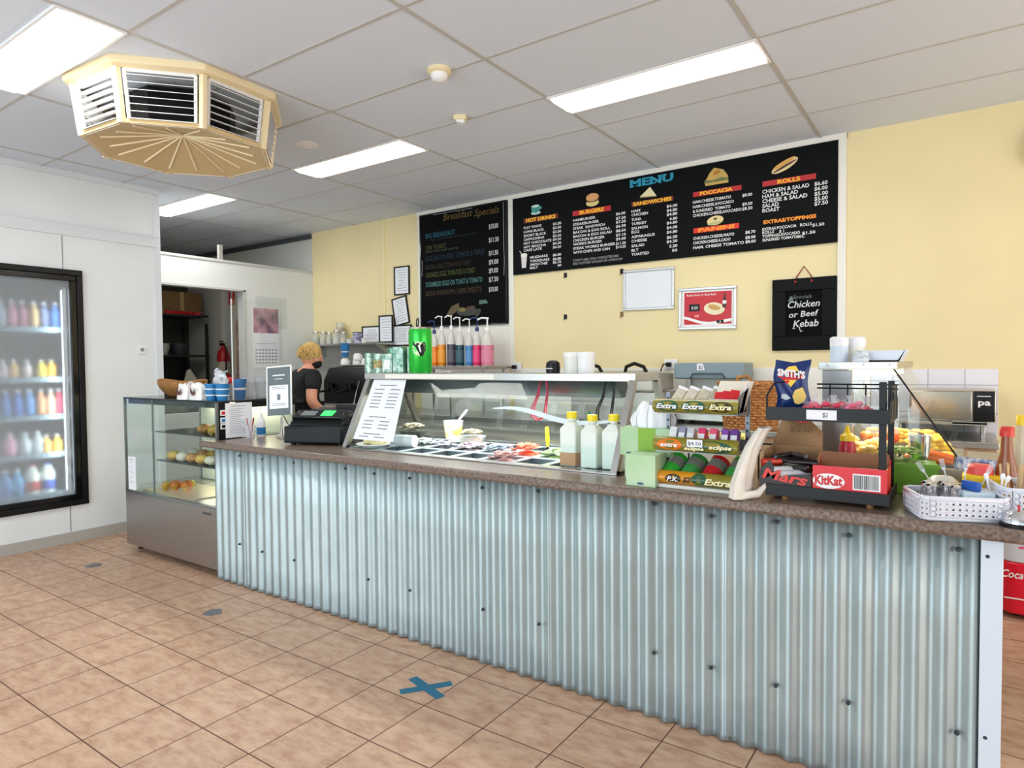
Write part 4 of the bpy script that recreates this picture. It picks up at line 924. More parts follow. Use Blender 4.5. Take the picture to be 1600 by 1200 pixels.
obj('side_flap', B().prism([(-.05, 0), (.03, 0), (.08, .12), (.04, .10)], .058, .060, 'X'), PAPER, t)
for i in range(3):
    g = B(); g.X = Matrix.Translation((-.03+.03*i, -.02, .03+.004*i)) @ Matrix.Rotation(-.5, 4, 'X') @ Matrix.Rotation(.15*i, 4, 'Z'); g.box(-.016, .016, -.006, .006, 0, .05); obj('red_packet', g, RED, t, bevel=.002)
g = B().box(GX0+.05, GX1-.08, 2.72, 2.9, 0, .01)
one('yellow_notepad', B().box(-.11, .11, -.08, .08, 0, .014), M('pad_yellow', (240, 232, 130), .7), 'yellow paper pad lying on a white tray behind the gum rack', 'notepad', (-.90, 2.95, 1.084), .1)
t = thing('wire_basket_shelf', 'dark wire shelf with a white tray behind the gum rack', 'shelf', (-.90, 2.95, WT))
g = B()
for i in range(9): g.tube([(-.20+.05*i, -.12, .12), (-.20+.05*i, .12, .12)], .0025, 5)
for y in (-.12, .12): g.tube([(-.2, y, .12), (.2, y, .12)], .004, 6)
obj('wire_grid', g, BLACKM, t)
obj('wire_legs', B().tube([(-.19, -.11, 0), (-.19, -.11, .12)], .004, 6).tube([(.19, -.11, 0), (.19, -.11, .12)], .004, 6).tube([(-.19, .11, 0), (-.19, .11, .12)], .004, 6).tube([(.19, .11, 0), (.19, .11, .12)], .004, 6), BLACKM, t)
one('white_tray', B().lathe([(.10, 0), (.14, .02), (.142, .025), (.10, .006)], n=28, sy=.7), WHITE, 'oval white tray on the dark wire shelf behind the gum rack', 'tray', (-.90, 2.95, 1.056))

# ------------------------------------------------------------------ chocolate rack
t = thing('chocolate_rack', 'black metal two tier rack holding chocolate boxes and chips', 'display rack', (0, 0, 0))
RX0, RX1, RY0, RY1 = -.585, -.197, 2.44, 2.72
g = B().box(RX0, RX1, RY0, RY1, .965, .970).box(RX0, RX1, RY0-.004, RY0, .945, .985).box(RX0, RX0+.004, RY0, RY1, .945, .985).box(RX1-.004, RX1, RY0, RY1, .945, .985)
obj('bottom_tray', g, BLACKM, t, bevel=.001)
g = B().box(RX0, RX1, RY0, RY1, 1.228, 1.232).box(RX0, RX1, RY0-.004, RY0, 1.215, 1.262).box(RX0, RX0+.004, RY0, RY1, 1.215, 1.25).box(RX1-.004, RX1, RY0, RY1, 1.215, 1.29)
obj('top_tray', g, BLACKM, t, bevel=.001)
obj('post', B().box(-.232, -.210, RY0+.015, RY0+.035, .97, 1.352), BLACKM, t, bevel=.002)
obj('post', B().box(RX1-.03, RX1-.01, RY1-.02, RY1, .97, 1.35), BLACKM, t, bevel=.002)
g = B()
for z in (1.335, 1.32): g.tube([(RX0+.12, RY1, z), (RX1, RY1, z), (RX1, RY0+.02, z)], .0032, 6)
for x in (-.42, -.36, -.30, -.25): g.tube([(x, RY1, 1.235), (x, RY1, 1.335)], .003, 6)
for y in (RY0+.02, RY0+.11, RY0+.2): g.tube([(RX1, y, 1.235), (RX1, y, 1.335)], .003, 6)
g.tube([(RX0, RY0+.02, 1.235), (RX0-.005, RY0+.03, 1.30), (RX0+.015, RY0+.06, 1.345), (RX0+.05, RY0+.10, 1.35)], .0035, 6)
obj('wire_rail', g, BLACKM, t)
obj('price_tag', B().box(-.45, -.355, RY0-.006, RY0-.0045, 1.222, 1.255), PAPER, t)
g = B(); g.text('$2', -.39, 1.231, .016, RY0-.0068, al='c'); obj('price_writing', g, BLACK, t)
for x in (RX0+.06, RX1-.06): obj('foot', B().cyl(x, RY0+.03, .93, .946, .012, n=10).cyl(x, RY1-.03, .93, .946, .012, n=10), WOOD, t)
# bag of chips
t = thing('chips_packet', 'blue crinkle cut chips packet standing on the top tier', 'chips packet', (-.522, 2.56, 1.233), .08)
CHB = M('chips_blue', (16, 44, 104), .3, .1)
def pillow(w, h, d):
    def fn(u, v, s_): 
        x = (u-.5)*w*(1-.10*math.sin(PI*v)+.03*math.cos(9*v)); z = v*h; q = (math.sin(PI*v)**.5)*(math.sin(PI*u)**.5 if 0 < u < 1 else 0)
        return (x+.006*math.sin(7*v)+(v-.5)*-.0, s_*d/2*q+.003*math.sin(14*u+9*v)*q, z+.012*abs(u-.5)*2*(1 if v > .95 else 0))
    return fn
f_ = pillow(.125, .185, .05); g = B(); g.grid(lambda u, v: f_(u, v, -1), 16, 20); g.grid(lambda u, v: f_(1-u, v, 1), 16, 20)
pk = obj('packet', g, CHB, t, ang=80)
def onp(pts, off=.0025):
    vs = []
    for u, v in pts: x, y, z = f_(u, v, -1); vs.append((x, y-off, z))
    return vs
def patch(name, pts, m_, off=.003):
    vs = onp(pts, off); c = [sum(q[i] for q in vs)/len(vs) for i in range(3)]; uc = (sum(p[0] for p in pts)/len(pts), sum(p[1] for p in pts)/len(pts)); c = onp([uc], off)[0]
    n = len(vs); g = B().add(vs+[c], [(i, (i+1) % n, n) for i in range(n)]); obj(name, g, m_, pk)
CY = M('chip_yellow', (246, 206, 70), .4)
patch('sun_print', [(.3, .82), (.4, .92), (.6, .94), (.72, .84), (.5, .8)], CY, .003)
patch('red_banner', [(.16, .72), (.14, .86), (.4, .83), (.9, .80), (.86, .68), (.55, .66), (.42, .58), (.3, .68)], RED, .004)
patch('yellow_flash', [(.36, .66), (.7, .66), (.52, .52)], CY, .0035)
patch('chip_print', [(.55, .2), (.5, .34), (.62, .46), (.86, .52), (.92, .34), (.8, .22), (.66, .18)], M('chip_print', (240, 206, 110), .5), .004)
patch('dip_bowl_print', [(.14, .30), (.18, .38), (.32, .38), (.44, .30), (.3, .26)], M('dip_print', (200, 210, 214), .5), .004)
g = B(); g.text("SMITH'S", .0, .139, .024, -.030, w=.094, bold=.05, al='c', slope=-.12); obj('brand_lettering', g, WHITET, pk)
g = B(); g.text('crinkle cut', .0, .012, .008, -.018, w=.07, al='c'); obj('small_lettering', g, WHITET, pk)
# lolly bags
PKC = [(230, 80, 110), (220, 60, 90), (236, 110, 140), (224, 80, 100)]
for i, (x, c, lb) in enumerate(zip((-.435, -.375, -.325, -.275), PKC, ('leftmost bag of pink sweets beside the chips', 'second bag of pink-red sweets on the top tier', 'third bag of pale pink sweets on the top tier', 'rightmost bag of pink sweets on the top tier'))):
    t = thing('sweets_bag', lb, 'sweets bag', (x, 2.50, 1.234), .2*i, 'clear bags of sweets on the rack')
    random.seed(40+i)
    for k in range(9): obj('sweet', B().ell(random.uniform(-.028, .028), random.uniform(-.022, .018), .010+random.uniform(0, .034), .014, .011, .010, 8, 6), M('sw%d' % i, c, .35), t)
    obj('clear_wrap', crumple(.075, .06, .05, 50+i, .004), FILM, t)
    obj('gathered_neck', B().lathe([(.012, .043), (.004, .052), (.014, .07)], n=9), PLAST, t)
# Mars box
t = thing('mars_bar_box', 'open black Mars chocolate box with raised brown cardboard lid', 'chocolate box', (-.523, 2.55, .972), 0)
MB_ = M('mars_black', (26, 18, 20), .4)
obj('box_front', B().add([(-.085, -.105, 0), (.085, -.105, 0), (.085, -.105, .055), (-.02, -.105, .045), (-.05, -.105, .10), (-.085, -.105, .06), (-.085, -.10, 0), (.085, -.10, 0), (.085, -.10, .055), (-.02, -.10, .045), (-.05, -.10, .10), (-.085, -.10, .06)],
    [(0, 1, 2, 3, 4, 5), (11, 10, 9, 8, 7, 6), (0, 6, 7, 1), (1, 7, 8, 2), (2, 8, 9, 3), (3, 9, 10, 4), (4, 10, 11, 5), (5, 11, 6, 0)]), MB_, t)
obj('box_sides', B().prism([(-.10, 0), (.10, 0), (.10, .13), (-.03, .12), (-.10, .05)], -.087, -.085, 'X').prism([(-.10, 0), (.10, 0), (.10, .13), (-.10, .05)], .085, .087, 'X').box(-.085, .085, .10, .102, 0, .13).box(-.085, .085, -.1, .1, 0, .002), BROWNC, t)
g = B().add([(-.088, .10, .13), (.09, .10, .10), (.085, .13, .185), (.03, .14, .235), (-.035, .14, .262), (-.062, .135, .225)], [(0, 1, 2, 3, 4, 5)])
o = obj('raised_lid', g, BROWNC, t); md = o.modifiers.new('s', 'SOLIDIFY'); md.thickness = .003
g = B().prism([(-.02, .235), (.03, .245), (.05, .225), (.03, .215), (-.005, .215)], .133, .1345); obj('lid_print', g, RED, t)
g = B(); g.text('$2.50', -.03, .18, .02, .118, w=.08); obj('price_writing', g, M('pencil', (140, 108, 76), .7), t)
g = B(); g.text('Mars', 0, .034, .036, -.1075, w=.155, bold=.03, shear=.3, al='c', slope=-.12); obj('brand_lettering', g, M('mars_red', (214, 50, 40), .4), t)
for i, (x, y, z, a, c) in enumerate([(-.045, -.05, .085, .7, (200, 60, 40)), (-.01, -.03, .088, .2, (30, 26, 28)), (.03, -.06, .07, -.4, (40, 34, 36)), (.0, -.07, .062, .6, (196, 196, 200)), (.045, -.03, .085, .1, (34, 24, 30)), (-.03, -.01, .10, 1.2, (28, 28, 34)), (.02, .02, .10, -.8, (40, 30, 34)), (.03, -.08, .052, .5, (190, 190, 196))]):
    t2 = thing('chocolate_bar', 'wrapped chocolate bar, %s, in the open Mars box' % ['red one at the left', 'black one in the middle', 'dark one at the right', 'silver one at the front', 'dark one by the right flap', 'black one at the back left', 'dark one at the back right', 'silver-grey one at the front right'][i], 'chocolate bar', (-.523+x, 2.55+y, .972+z), a, 'chocolate bars in the Mars box')
    g = B(); g.X = Matrix.Rotation(.3, 4, 'X') @ Matrix.Rotation(PI/2, 4, 'Y'); g.lathe([(.002, -.052), (.014, -.048), (.013, -.03), (.015, 0), (.013, .03), (.014, .048), (.002, .052)], n=10, sy=.9); obj('wrapper', g, M('cw%d' % c[0], c, .25, .1), t2)
obj_fill = one('box_filler', B().box(-.075, .075, -.09, .09, 0, .045), MB_, 'dark layer of chocolate bars under the loose ones in the Mars box', 'chocolate', (-.523, 2.55, .975), 0)
# KitKat box
t = thing('kitkat_box', 'open red KitKat box with barcode on the front of the rack', 'chocolate box', (-.318, 2.515, .972), 0)
KR = M('kit_red', (216, 28, 44), .35)
obj('box_walls', B().box(-.112, .112, -.072, -.069, 0, .092).box(-.112, -.109, -.069, .07, 0, .08).box(.109, .112, -.069, .07, 0, .092).box(-.112, .112, .067, .07, 0, .11).box(-.109, .109, -.069, .067, 0, .003), KR, t)
obj('inside_lining', B().box(-.108, .108, .063, .067, .003, .125).box(-.108, .108, -.069, -.0675, .003, .09).box(-.108, .108, -.0675, .063, .05, .052), M('kraft_inside', (150, 100, 70), .8), t)
g = B(); k = 28; vs = [(-.062+.050*math.cos(2*PI*i/k), -.0728, .04+.026*math.sin(2*PI*i/k)) for i in range(k)]; g.add(vs, [tuple(range(k))]); obj('white_oval', g, WHITE, t)
g = B(); g.text('KitKat', -.062, .028, .030, -.0738, w=.086, bold=.04, al='c'); obj('brand_lettering', g, RED, t)
obj('barcode_panel', B().box(.012, .094, -.0728, -.072, .018, .072), WHITE, t)
g = B(); random.seed(5); x = .016
while x < .088:
    ww = random.choice((.001, .0018, .003)); g.box(x, x+ww, -.0734, -.0728, .022, .068); x += ww+random.choice((.0012, .002))
obj('barcode_bars', g, DARKG, t)
obj('white_base_strip', B().box(-.112, .09, -.0726, -.072, .002, .010), WHITE, t)
# cloth bag between racks
t = thing('cloth_bag', 'folded white cloth bag leaning between the gum rack and chocolate box', 'bag', (-.635, 2.48, WT))
g = B()
def bagf(u, v):
    path = [(-.035, -.05, .0), (-.03, -.055, .06), (-.015, -.04, .12), (.0, -.02, .18), (.02, .0, .225), (.035, .01, .25)]
    f = v*(len(path)-1); i = min(int(f), len(path)-2); t_ = f-i
    p = Vector(path[i]).lerp(Vector(path[i+1]), t_)
    wd = .035+.028*(1-v)**1.5; a = u*2*PI
    return (p.x+math.cos(a)*wd*.55+.004*math.sin(6*a+5*v), p.y+math.sin(a)*wd*1.3+.004*math.sin(5*a), p.z+.002)
g.grid(bagf, 28, 20); obj('bag_cloth', g, M('calico', (236, 230, 218), .8, noise=.12, scale=12), t)
obj('bag_fold', B().tube([(-.05, -.09, .01), (-.02, -.10, .012), (.03, -.07, .02), (.05, -.03, .05)], .014, 10, taper=[.6, 1.1, 1, .5]), M('calico', (236, 230, 218), .8), t)

# ------------------------------------------------------------------ right end: sauce, baskets, bell
t = thing('tomato_sauce_bottle', 'red squeeze sauce bottle with yellow nozzle behind the KitKat box', 'bottle', (-.37, 2.80, WT))
obj('bottle_body', B().lathe([(.03, 0), (.033, .01), (.033, .12), (.028, .17), (.024, .185)], n=20), M('sauce_red', (196, 24, 50), .3), t)
obj('nozzle', B().lathe([(.027, .185), (.027, .205), (.012, .215), (.004, .245)], n=16), M('nozzle_yellow', (250, 210, 30), .35), t)
obj('lift', B().cyl(0, 0, -.0, .002, .03), BLACK, t)
def perf_basket(label, loc, w, d, h, rz, name='plastic_basket'):
    t = thing(name, label, 'basket', loc, rz); FR = M('frosted_plastic', (226, 228, 238), .35)
    # walls as lattices of holes
    def wall(p0, p1, n, m_):
        g = B(); p0 = Vector(p0); p1 = Vector(p1); L = (p1-p0).length; e = (p1-p0)/L; nrm = Vector((e.y, -e.x, 0))
        cols = max(2, int(L/.0165)); rows_ = max(2, int((h-.02)/.0165)); cw = L/cols; rh = (h-.022)/rows_
        for i in range(cols):
            for j in range(rows_):
                cx, cz = (i+.5)*cw, .011+(j+.5)*rh; rr = .0042 if .1 < (i+.5)/cols < .95 else 0
                K = 8; inner = [(cx+rr*math.cos(2*PI*q/K+PI/8), cz+rr*math.sin(2*PI*q/K+PI/8)) for q in range(K)]
                outer = [(cx+cw/2, cz+rh*.2), (cx+cw*.2, cz+rh/2), (cx-cw*.2, cz+rh/2), (cx-cw/2, cz+rh*.2), (cx-cw/2, cz-rh*.2), (cx-cw*.2, cz-rh/2), (cx+cw*.2, cz-rh/2), (cx+cw/2, cz-rh*.2)]
                corners = [(cx+cw/2, cz+rh/2), None, (cx-cw/2, cz+rh/2), None, (cx-cw/2, cz-rh/2), None, (cx+cw/2, cz-rh/2), None]
                to3 = lambda uv: p0+e*uv[0]+Vector((0, 0, uv[1]))+nrm*(.004*(uv[1]/h))
                vs = [to3(q) for q in inner]+[to3(q) for q in outer]
                fs = [(q, (q+1) % K, K+(q+1) % K, K+q) for q in range(K)] if rr else [tuple(range(K, 2*K))]
                g.add(vs, fs)
                for q, cc in enumerate(corners):
                    if cc: g.add([to3(outer[q]), to3(outer[(q+1) % K]), to3(cc)], [(0, 1, 2)])
        g.add([p0, p1, p1+Vector((0, 0, .011)), p0+Vector((0, 0, .011))], [(0, 1, 2, 3)])
        z1_, z2_ = h-.011, h
        g.add([p0+Vector((0, 0, z1_))+nrm*.004, p1+Vector((0, 0, z1_))+nrm*.004, p1+Vector((0, 0, z2_))+nrm*.004, p0+Vector((0, 0, z2_))+nrm*.004], [(0, 1, 2, 3)])
        o = obj('basket_wall', g, FR, t); md = o.modifiers.new('s', 'SOLIDIFY'); md.thickness = .0022
    cs = [(-w/2, -d/2+.02), (-w/2+.02, -d/2), (w/2-.02, -d/2), (w/2, -d/2+.02), (w/2, d/2-.02), (w/2-.02, d/2), (-w/2+.02, d/2), (-w/2, d/2-.02)]
    for i in range(8):
        a, c = cs[i], cs[(i+1) % 8]; wall((a[0], a[1], 0), (c[0], c[1], 0), 0, 0)
    obj('basket_base', B().prism(cs, 0, .003, 'Z'), FR, t)
    rim = [(c[0]*1.01, c[1]*1.01, h) for c in cs]; obj('basket_rim', B().tube(rim, .004, 8, closed=True), FR, t)
    return t
b1 = perf_basket('low frosted plastic basket holding salt and pepper shakers', (-.025, 2.485, WT+.001), .235, .185, .072, .36)
b2 = perf_basket('frosted plastic basket of wooden stirrers at the right edge', (.155, 2.60, WT+.001), .15, .22, .098, .2)
# shakers inside
SHK = [(-.085, 2.50), (-.045, 2.53), (-.10, 2.545), (-.055, 2.575), (-.02, 2.50), (.0, 2.55)]
for i, (x, y) in enumerate(SHK):
    t = thing('salt_shaker', 'glass shaker with chrome top, %s, in the low basket' % ['front left', 'left of centre', 'far left', 'back', 'front centre', 'right of centre'][i], 'shaker', (x, y, WT+.006), group='glass shakers in the basket')
    obj('shaker_glass', B().lathe([(.016, 0), (.018, .004), (.016, .05), (.014, .062)], n=14), M('shaker_glass', (206, 206, 206), .15, alpha=.6), t)
    obj('shaker_top', B().lathe([(.0175, .06), (.0175, .082), (.012, .088), (.001, .089)], n=14), CHROME, t)
one('paper_napkin', crumple(.09, .05, .045, 77, .006), PAPER, 'crumpled white napkin at the front of the low basket', 'napkin', (-.075, 2.445, WT+.006), .36)
t = thing('napkin_stack', 'pale blue stack in the low plastic basket', 'napkins', (.03, 2.52, WT+.006), .3)
obj('stack', B().box(-.04, .045, -.035, .04, 0, .072), M('pale_blue', (206, 226, 238), .6), t, bevel=.004)
one('blue_peg', B().box(-.008, .008, -.03, .03, 0, .03), M('peg_blue', (30, 90, 180), .4), 'blue plastic clip on top of the pale blue stack', 'clip', (.02, 2.52, WT+.079), .8, bevel=.004)
one('sugar_bowl', B().lathe([(.03, 0), (.045, .03), (.05, .07), (.046, .075), (.03, .09), (.001, .094)], n=20), M('cloudy2', (222, 220, 206), .3), 'round cloudy plastic pot behind the low basket', 'pot', (-.06, 2.70, WT))
# green container
t = thing('salad_container', 'green plastic crate of leaves behind the low basket', 'crate', (-.20, 2.86, WT), .1)
obj('crate_body', B().prism([(-.11, 0), (.11, 0), (.12, .11), (-.12, .11)], -.08, .08), M('crate_green', (110, 170, 40), .4), t, bevel=.004)
obj('leaves', heap(30, .2, .14, .11, 12), M('leaves', (150, 190, 90), .6, noise=.5, scale=40, col2=(96, 110, 60)), t).location = (-.1, -.07, 0)
obj('crate_lip', B().box(-.125, .125, -.085, -.078, .10, .115), M('crate_green', (110, 170, 40), .4), t)
one('steel_cup', B().lathe([(.035, 0), (.04, .095), (.042, .097), (.036, .09), (.03, .01)], n=24), CHROME, 'stainless steel cup in front of the hot food cabinet', 'cup', (-.145, 3.02, 1.03))
# tomato shaker jars, bottles
t = thing('yellow_tub', 'yellow tub with salmon-red lid behind the plastic baskets', 'tub', (.045, 2.72, WT))
obj('tub_body', B().box(-.05, .075, -.045, .045, 0, .105), M('tub_yellow2', (240, 200, 20), .4), t, bevel=.01); obj('lid', B().lathe([(.038, .105), (.038, .13), (.03, .138), (.001, .14)], n=20), M('lid_red', (236, 90, 84), .4), t)
t = thing('brown_sauce_bottle', 'brown sauce bottle with red cap beside the stirrers', 'bottle', (.118, 2.74, WT))
obj('bottle_body', B().lathe([(.032, 0), (.034, .01), (.034, .10), (.028, .14), (.018, .18), (.015, .235)], n=20), M('brown_glass', (140, 78, 40), .15), t); obj('cap', B().lathe([(.021, .235), (.021, .262), (.016, .268)], n=18), M('cap_red', (206, 50, 40), .35), t)
t = thing('clear_sauce_bottle', 'clear ribbed bottle with yellow cap at the right edge', 'bottle', (.165, 2.80, WT))
pr = [(.03, 0), (.036, .01)]+[(.036-.002*(k % 2), .02+k*.012) for k in range(10)]+[(.030, .17), (.020, .24), (.018, .27)]
obj('bottle_body', B().lathe(pr, n=22), M('clear_bottle', (226, 222, 200), .12, alpha=.55), t); obj('cap', B().lathe([(.021, .27), (.021, .30), (.018, .304)], n=18), M('cap_yellow2', (240, 206, 30), .35), t)
random.seed(3)
STI = M('stirrer_wood', (214, 180, 130), .7, noise=.15, scale=30)
for i in range(12):
    x = .105+.010*i; g = B(); g.X = Matrix.Rotation(random.uniform(-.12, .12), 4, 'Y') @ Matrix.Rotation(random.uniform(-.1, .1), 4, 'X'); g.box(-.003, .003, -.001, .001, 0, .155)
    one('wooden_stirrer', g, STI, 'flat wooden stirrer standing in the bundle in the right basket', 'stirrer', (x, 2.60+random.uniform(-.03, .03), WT+.006), random.uniform(-.4, .4), 'wooden stirrers in the right basket')
for i, (x, a) in enumerate([(.075, .35), (.082, -.2), (.09, .1)]):
    g = B(); g.X = Matrix.Rotation(a, 4, 'Y'); g.tube([(0, 0, 0), (0, 0, .11)], .003, 6); g.ell(0, 0, .118, .007, .003, .012, 8, 6)
    one('plastic_spoon', g, WHITE, 'small white plastic spoon %s in the right basket' % ['leaning right', 'leaning left', 'standing straight'][i], 'spoon', (x, 2.56, WT+.006), .2, 'white spoons in the right basket')
for i in range(4):
    g = B(); g.X = Matrix.Rotation(-.55+.3*i, 4, 'Y'); g.tube([(0, 0, 0), (0, 0, .10)], .002, 5); [g.box(q, q+.0016, -.0008, .0008, .11, .14) for q in (-.0065, -.0027, .0011, .0049)]; g.prism([(-.002, .098), (.002, .098), (.0065, .11), (-.0065, .11)], -.001, .001)
    one('plastic_fork', g, M('clear_fork', (230, 236, 240), .2), 'clear plastic fork, number in a fan behind the shakers, %s' % ['tilted far left', 'tilted left', 'nearly upright', 'tilted right'][i], 'fork', (-.06+.03*i, 2.66, WT+.02), 0, 'plastic forks behind the shakers')
t = thing('service_bell', 'chrome service bell on black base at the right end of the worktop', 'bell', (.135, 2.425, WT))
obj('bell_base', B().lathe([(.046, 0), (.046, .008), (.04, .012)], n=28), BLACK, t)
obj('bell_dome', B().lathe([(.042, .012), (.040, .026), (.03, .040), (.012, .048), (.001, .049)], n=28), CHROME, t)
obj('bell_button', B().lathe([(.003, .048), (.003, .058), (.006, .06), (.001, .063)], n=12), RED, t)

# ------------------------------------------------------------------ hot food cabinet
t = thing('hot_food_cabinet', 'stainless heated food cabinet with sloping glass, lit warm inside', 'food cabinet', (0, 0, 0))
HY0, HY1 = 2.95, 3.85
obj('base', B().box(-.50, .0, HY0, HY1, .0, .99), STEEL, t, bevel=.003)
obj('column', B().box(-.485, -.375, HY0, HY0+.05, .99, 1.385), M('cab_column', (150, 150, 150), .35, .9), t, bevel=.002)
obj('rear_post', B().box(-.485, -.40, HY1-.05, HY1, .99, 1.385), STEEL, t)
obj('canopy', B().box(-.495, -.215, HY0-.03, HY1, 1.388, 1.418), STEEL, t, bevel=.002)
for x in (-.46, -.33, -.24): obj('canopy_rivet', B().ell(x, HY0-.031, 1.408, .004, .002, .004, 8, 6), CHROME, t)
def slopebox(y0_, y1_, w=.006):
    a = Vector((-.232, 0, 1.388)); c = Vector((.0, 0, 1.02))
    return B().add([(a.x, y0_, a.z), (c.x, y0_, c.z), (c.x+w, y0_, c.z), (a.x+w, y0_, a.z), (a.x, y1_, a.z), (c.x, y1_, c.z), (c.x+w, y1_, c.z), (a.x+w, y1_, a.z)], [(0, 1, 2, 3), (7, 6, 5, 4), (0, 4, 5, 1), (2, 6, 7, 3), (1, 5, 6, 2), (0, 3, 7, 4)])
obj('slope_glass', slopebox(HY0+.012, HY1, .004), glass_mat('warm_glass', (.97, .97, .94), fs=.15), t)
obj('glass_edge_trim', slopebox(HY0, HY0+.01, .007), BLACK, t)
obj('side_glass', B().prism([(-.375, 1.0), (-.005, 1.0), (-.235, 1.385), (-.375, 1.385)], HY0+.004, HY0+.008), GLASS, t)
obj('heat_lamp', B().box(-.40, -.25, HY0+.06, HY1-.1, 1.36, 1.385), M('heat_lamp', (255, 226, 180), .4, emit=4), t)
l = bpy.data.lights.new('hot_light', 'AREA'); l.shape = 'RECTANGLE'; l.size = .14; l.size_y = .7; l.energy = 7; l.color = (1, .86, .66)
o = bpy.data.objects.new('hot_light', l); COL.objects.link(o); o.parent = t; o.location = (-.32, 3.4, 1.355)
# food trays inside
def hot(name, label, loc, gmk, m_, w=.2, d=.24):
    t = thing(name, label, 'food tray', loc)
    obj('tray', B().box(-w/2, w/2, -d/2, d/2, 0, .004).box(-w/2, w/2, -d/2, -d/2+.003, 0, .03).box(-w/2, w/2, d/2-.003, d/2, 0, .03).box(-w/2, -w/2+.003, -d/2, d/2, 0, .03).box(w/2-.003, w/2, -d/2, d/2, 0, .03), STEEL, t)
    obj('food', gmk, m_, t)
def blobs(n, w, d, rx, ry, rz_, seed, z=.02, pile=.03):
    random.seed(seed); b = B()
    for i in range(n):
        o_ = b.X; b.X = Matrix.Translation((random.uniform(-w, w), random.uniform(-d, d), z+random.uniform(0, pile))) @ Matrix.Rotation(random.uniform(-.6, .6), 4, 'Z'); b.ell(0, 0, 0, rx, ry, rz_, 10, 6, .05); b.X = o_
    return b
g = B()
for i in range(5): g.tube([(-.08, -.08+.035*i, .03+.012*(i % 2)), (0, -.082+.035*i, .045+.012*(i % 2)), (.08, -.08+.035*i, .03+.012*(i % 2))], .014, 10, taper=[.7, 1, .7])
hot('sausage_tray', 'tray of orange-red sausages in the hot food cabinet', (-.115, 3.10, .992), g, M('sausage', (232, 110, 40), .35))
hot('egg_tray', 'tray of yellow egg and chips in the hot food cabinet', (-.13, 3.40, .992), blobs(22, .07, .09, .03, .02, .014, 4, .03, .07), M('egg_yellow', (246, 200, 60), .5, noise=.3, scale=30, col2=(250, 230, 130)))
hot('rice_tray', 'tray of pale fried food in the hot food cabinet nearest the column', (-.33, 3.12, .992), blobs(26, .07, .09, .028, .02, .016, 6, .03, .06), M('pale_fried', (250, 226, 170), .6, noise=.4, scale=30, col2=(240, 190, 110)))
hot('tomato_tray', 'tray with red tomatoes in the hot food cabinet behind the pale food', (-.33, 3.42, .992), blobs(10, .06, .08, .03, .03, .024, 8, .04, .06), M('roast_tomato', (226, 84, 50), .4, noise=.3, scale=20, col2=(240, 160, 90)))
hot('chips_tray', 'tray of golden chips at the far end of the hot food cabinet', (-.25, 3.68, .992), blobs(24, .15, .07, .03, .012, .01, 9, .03, .07), M('golden_chips', (240, 186, 90), .6), .4, .2)
for i, (x, lb) in enumerate([(-.428, 'taller white canister on the hot food cabinet'), (-.373, 'second white canister beside it on the hot food cabinet')]):
    t = thing('canister', lb, 'canister', (x, 2.99+.06*i, 1.418))
    r_ = .0345; obj('canister_body', B().lathe([(r_, 0), (r_, .065)], n=24), [M('bluish_white', (214, 226, 240), .35), M('warm_white', (236, 232, 218), .35)][i], t); obj('lid', B().lathe([(r_*1.02, .065), (r_*1.03, .098), (r_*.8, .104), (.001, .105)], n=24), WHITE, t)
t = thing('plastic_tray', 'white plastic tray on top of the hot food cabinet', 'tray', (-.275, 3.10, 1.418))
obj('tray_body', B().prism([(-.06, 0), (.06, 0), (.085, .045), (.08, .048), (.056, .006), (-.056, .006), (-.08, .048), (-.085, .045)], -.1, .1).prism([(-.06, 0), (.06, 0), (.08, .045), (-.08, .045)], -.1, -.096), M('tray_bluewhite', (222, 232, 244), .4), t)
obj('crumpled_film', crumple(.06, .05, .03, 21, .008), M('white_film', (232, 236, 242), .3), t).location = (-.07, -.14, 0)
# printed paper in front of the cabinet
one('printed_paper', B().prism([(-.06, 0), (.14, 0), (.12, .035), (-.05, .045)], 0, .002), M('paper_stripes', (40, 90, 170), .6, noise=.9, scale=60, col2=(236, 238, 244)), 'blue and white printed paper behind the sauce bottles', 'paper', (.03, 2.93, 1.02))
one('side_ledge', B().box(-.50, .45, 2.875, 2.915, .90, 1.02).box(.012, .45, 2.915, 3.5, .98, 1.02).box(.40, .44, 3.4, 3.48, 0, .98).box(.03, .07, 3.4, 3.48, 0, .98), M('ledge_steel', (170, 166, 160), .35, .8), 'steel ledge in front of the hot food cabinet', 'ledge')

# ------------------------------------------------------------------ back bench and equipment
BZ = .96
t = thing('back_bench', 'stainless steel work bench running along the yellow back wall', 'bench', (0, 0, 0))
obj('bench_top', B().box(-6.0, .16, 4.47, 5.085, BZ-.035, BZ), STEEL, t, bevel=.003)
obj('bench_cupboards', B().box(-6.0, -1.42, 4.52, 5.085, .08, BZ-.036), M('bench_front', (190, 192, 182), .5), t)
obj('wood_cupboard', B().box(-1.41, .15, 4.52, 5.085, .08, BZ-.036), M('bench_wood', (190, 160, 128), .6), t)
obj('plinth', B().box(-6.0, .15, 4.58, 5.085, 0, .08), DARKG, t)
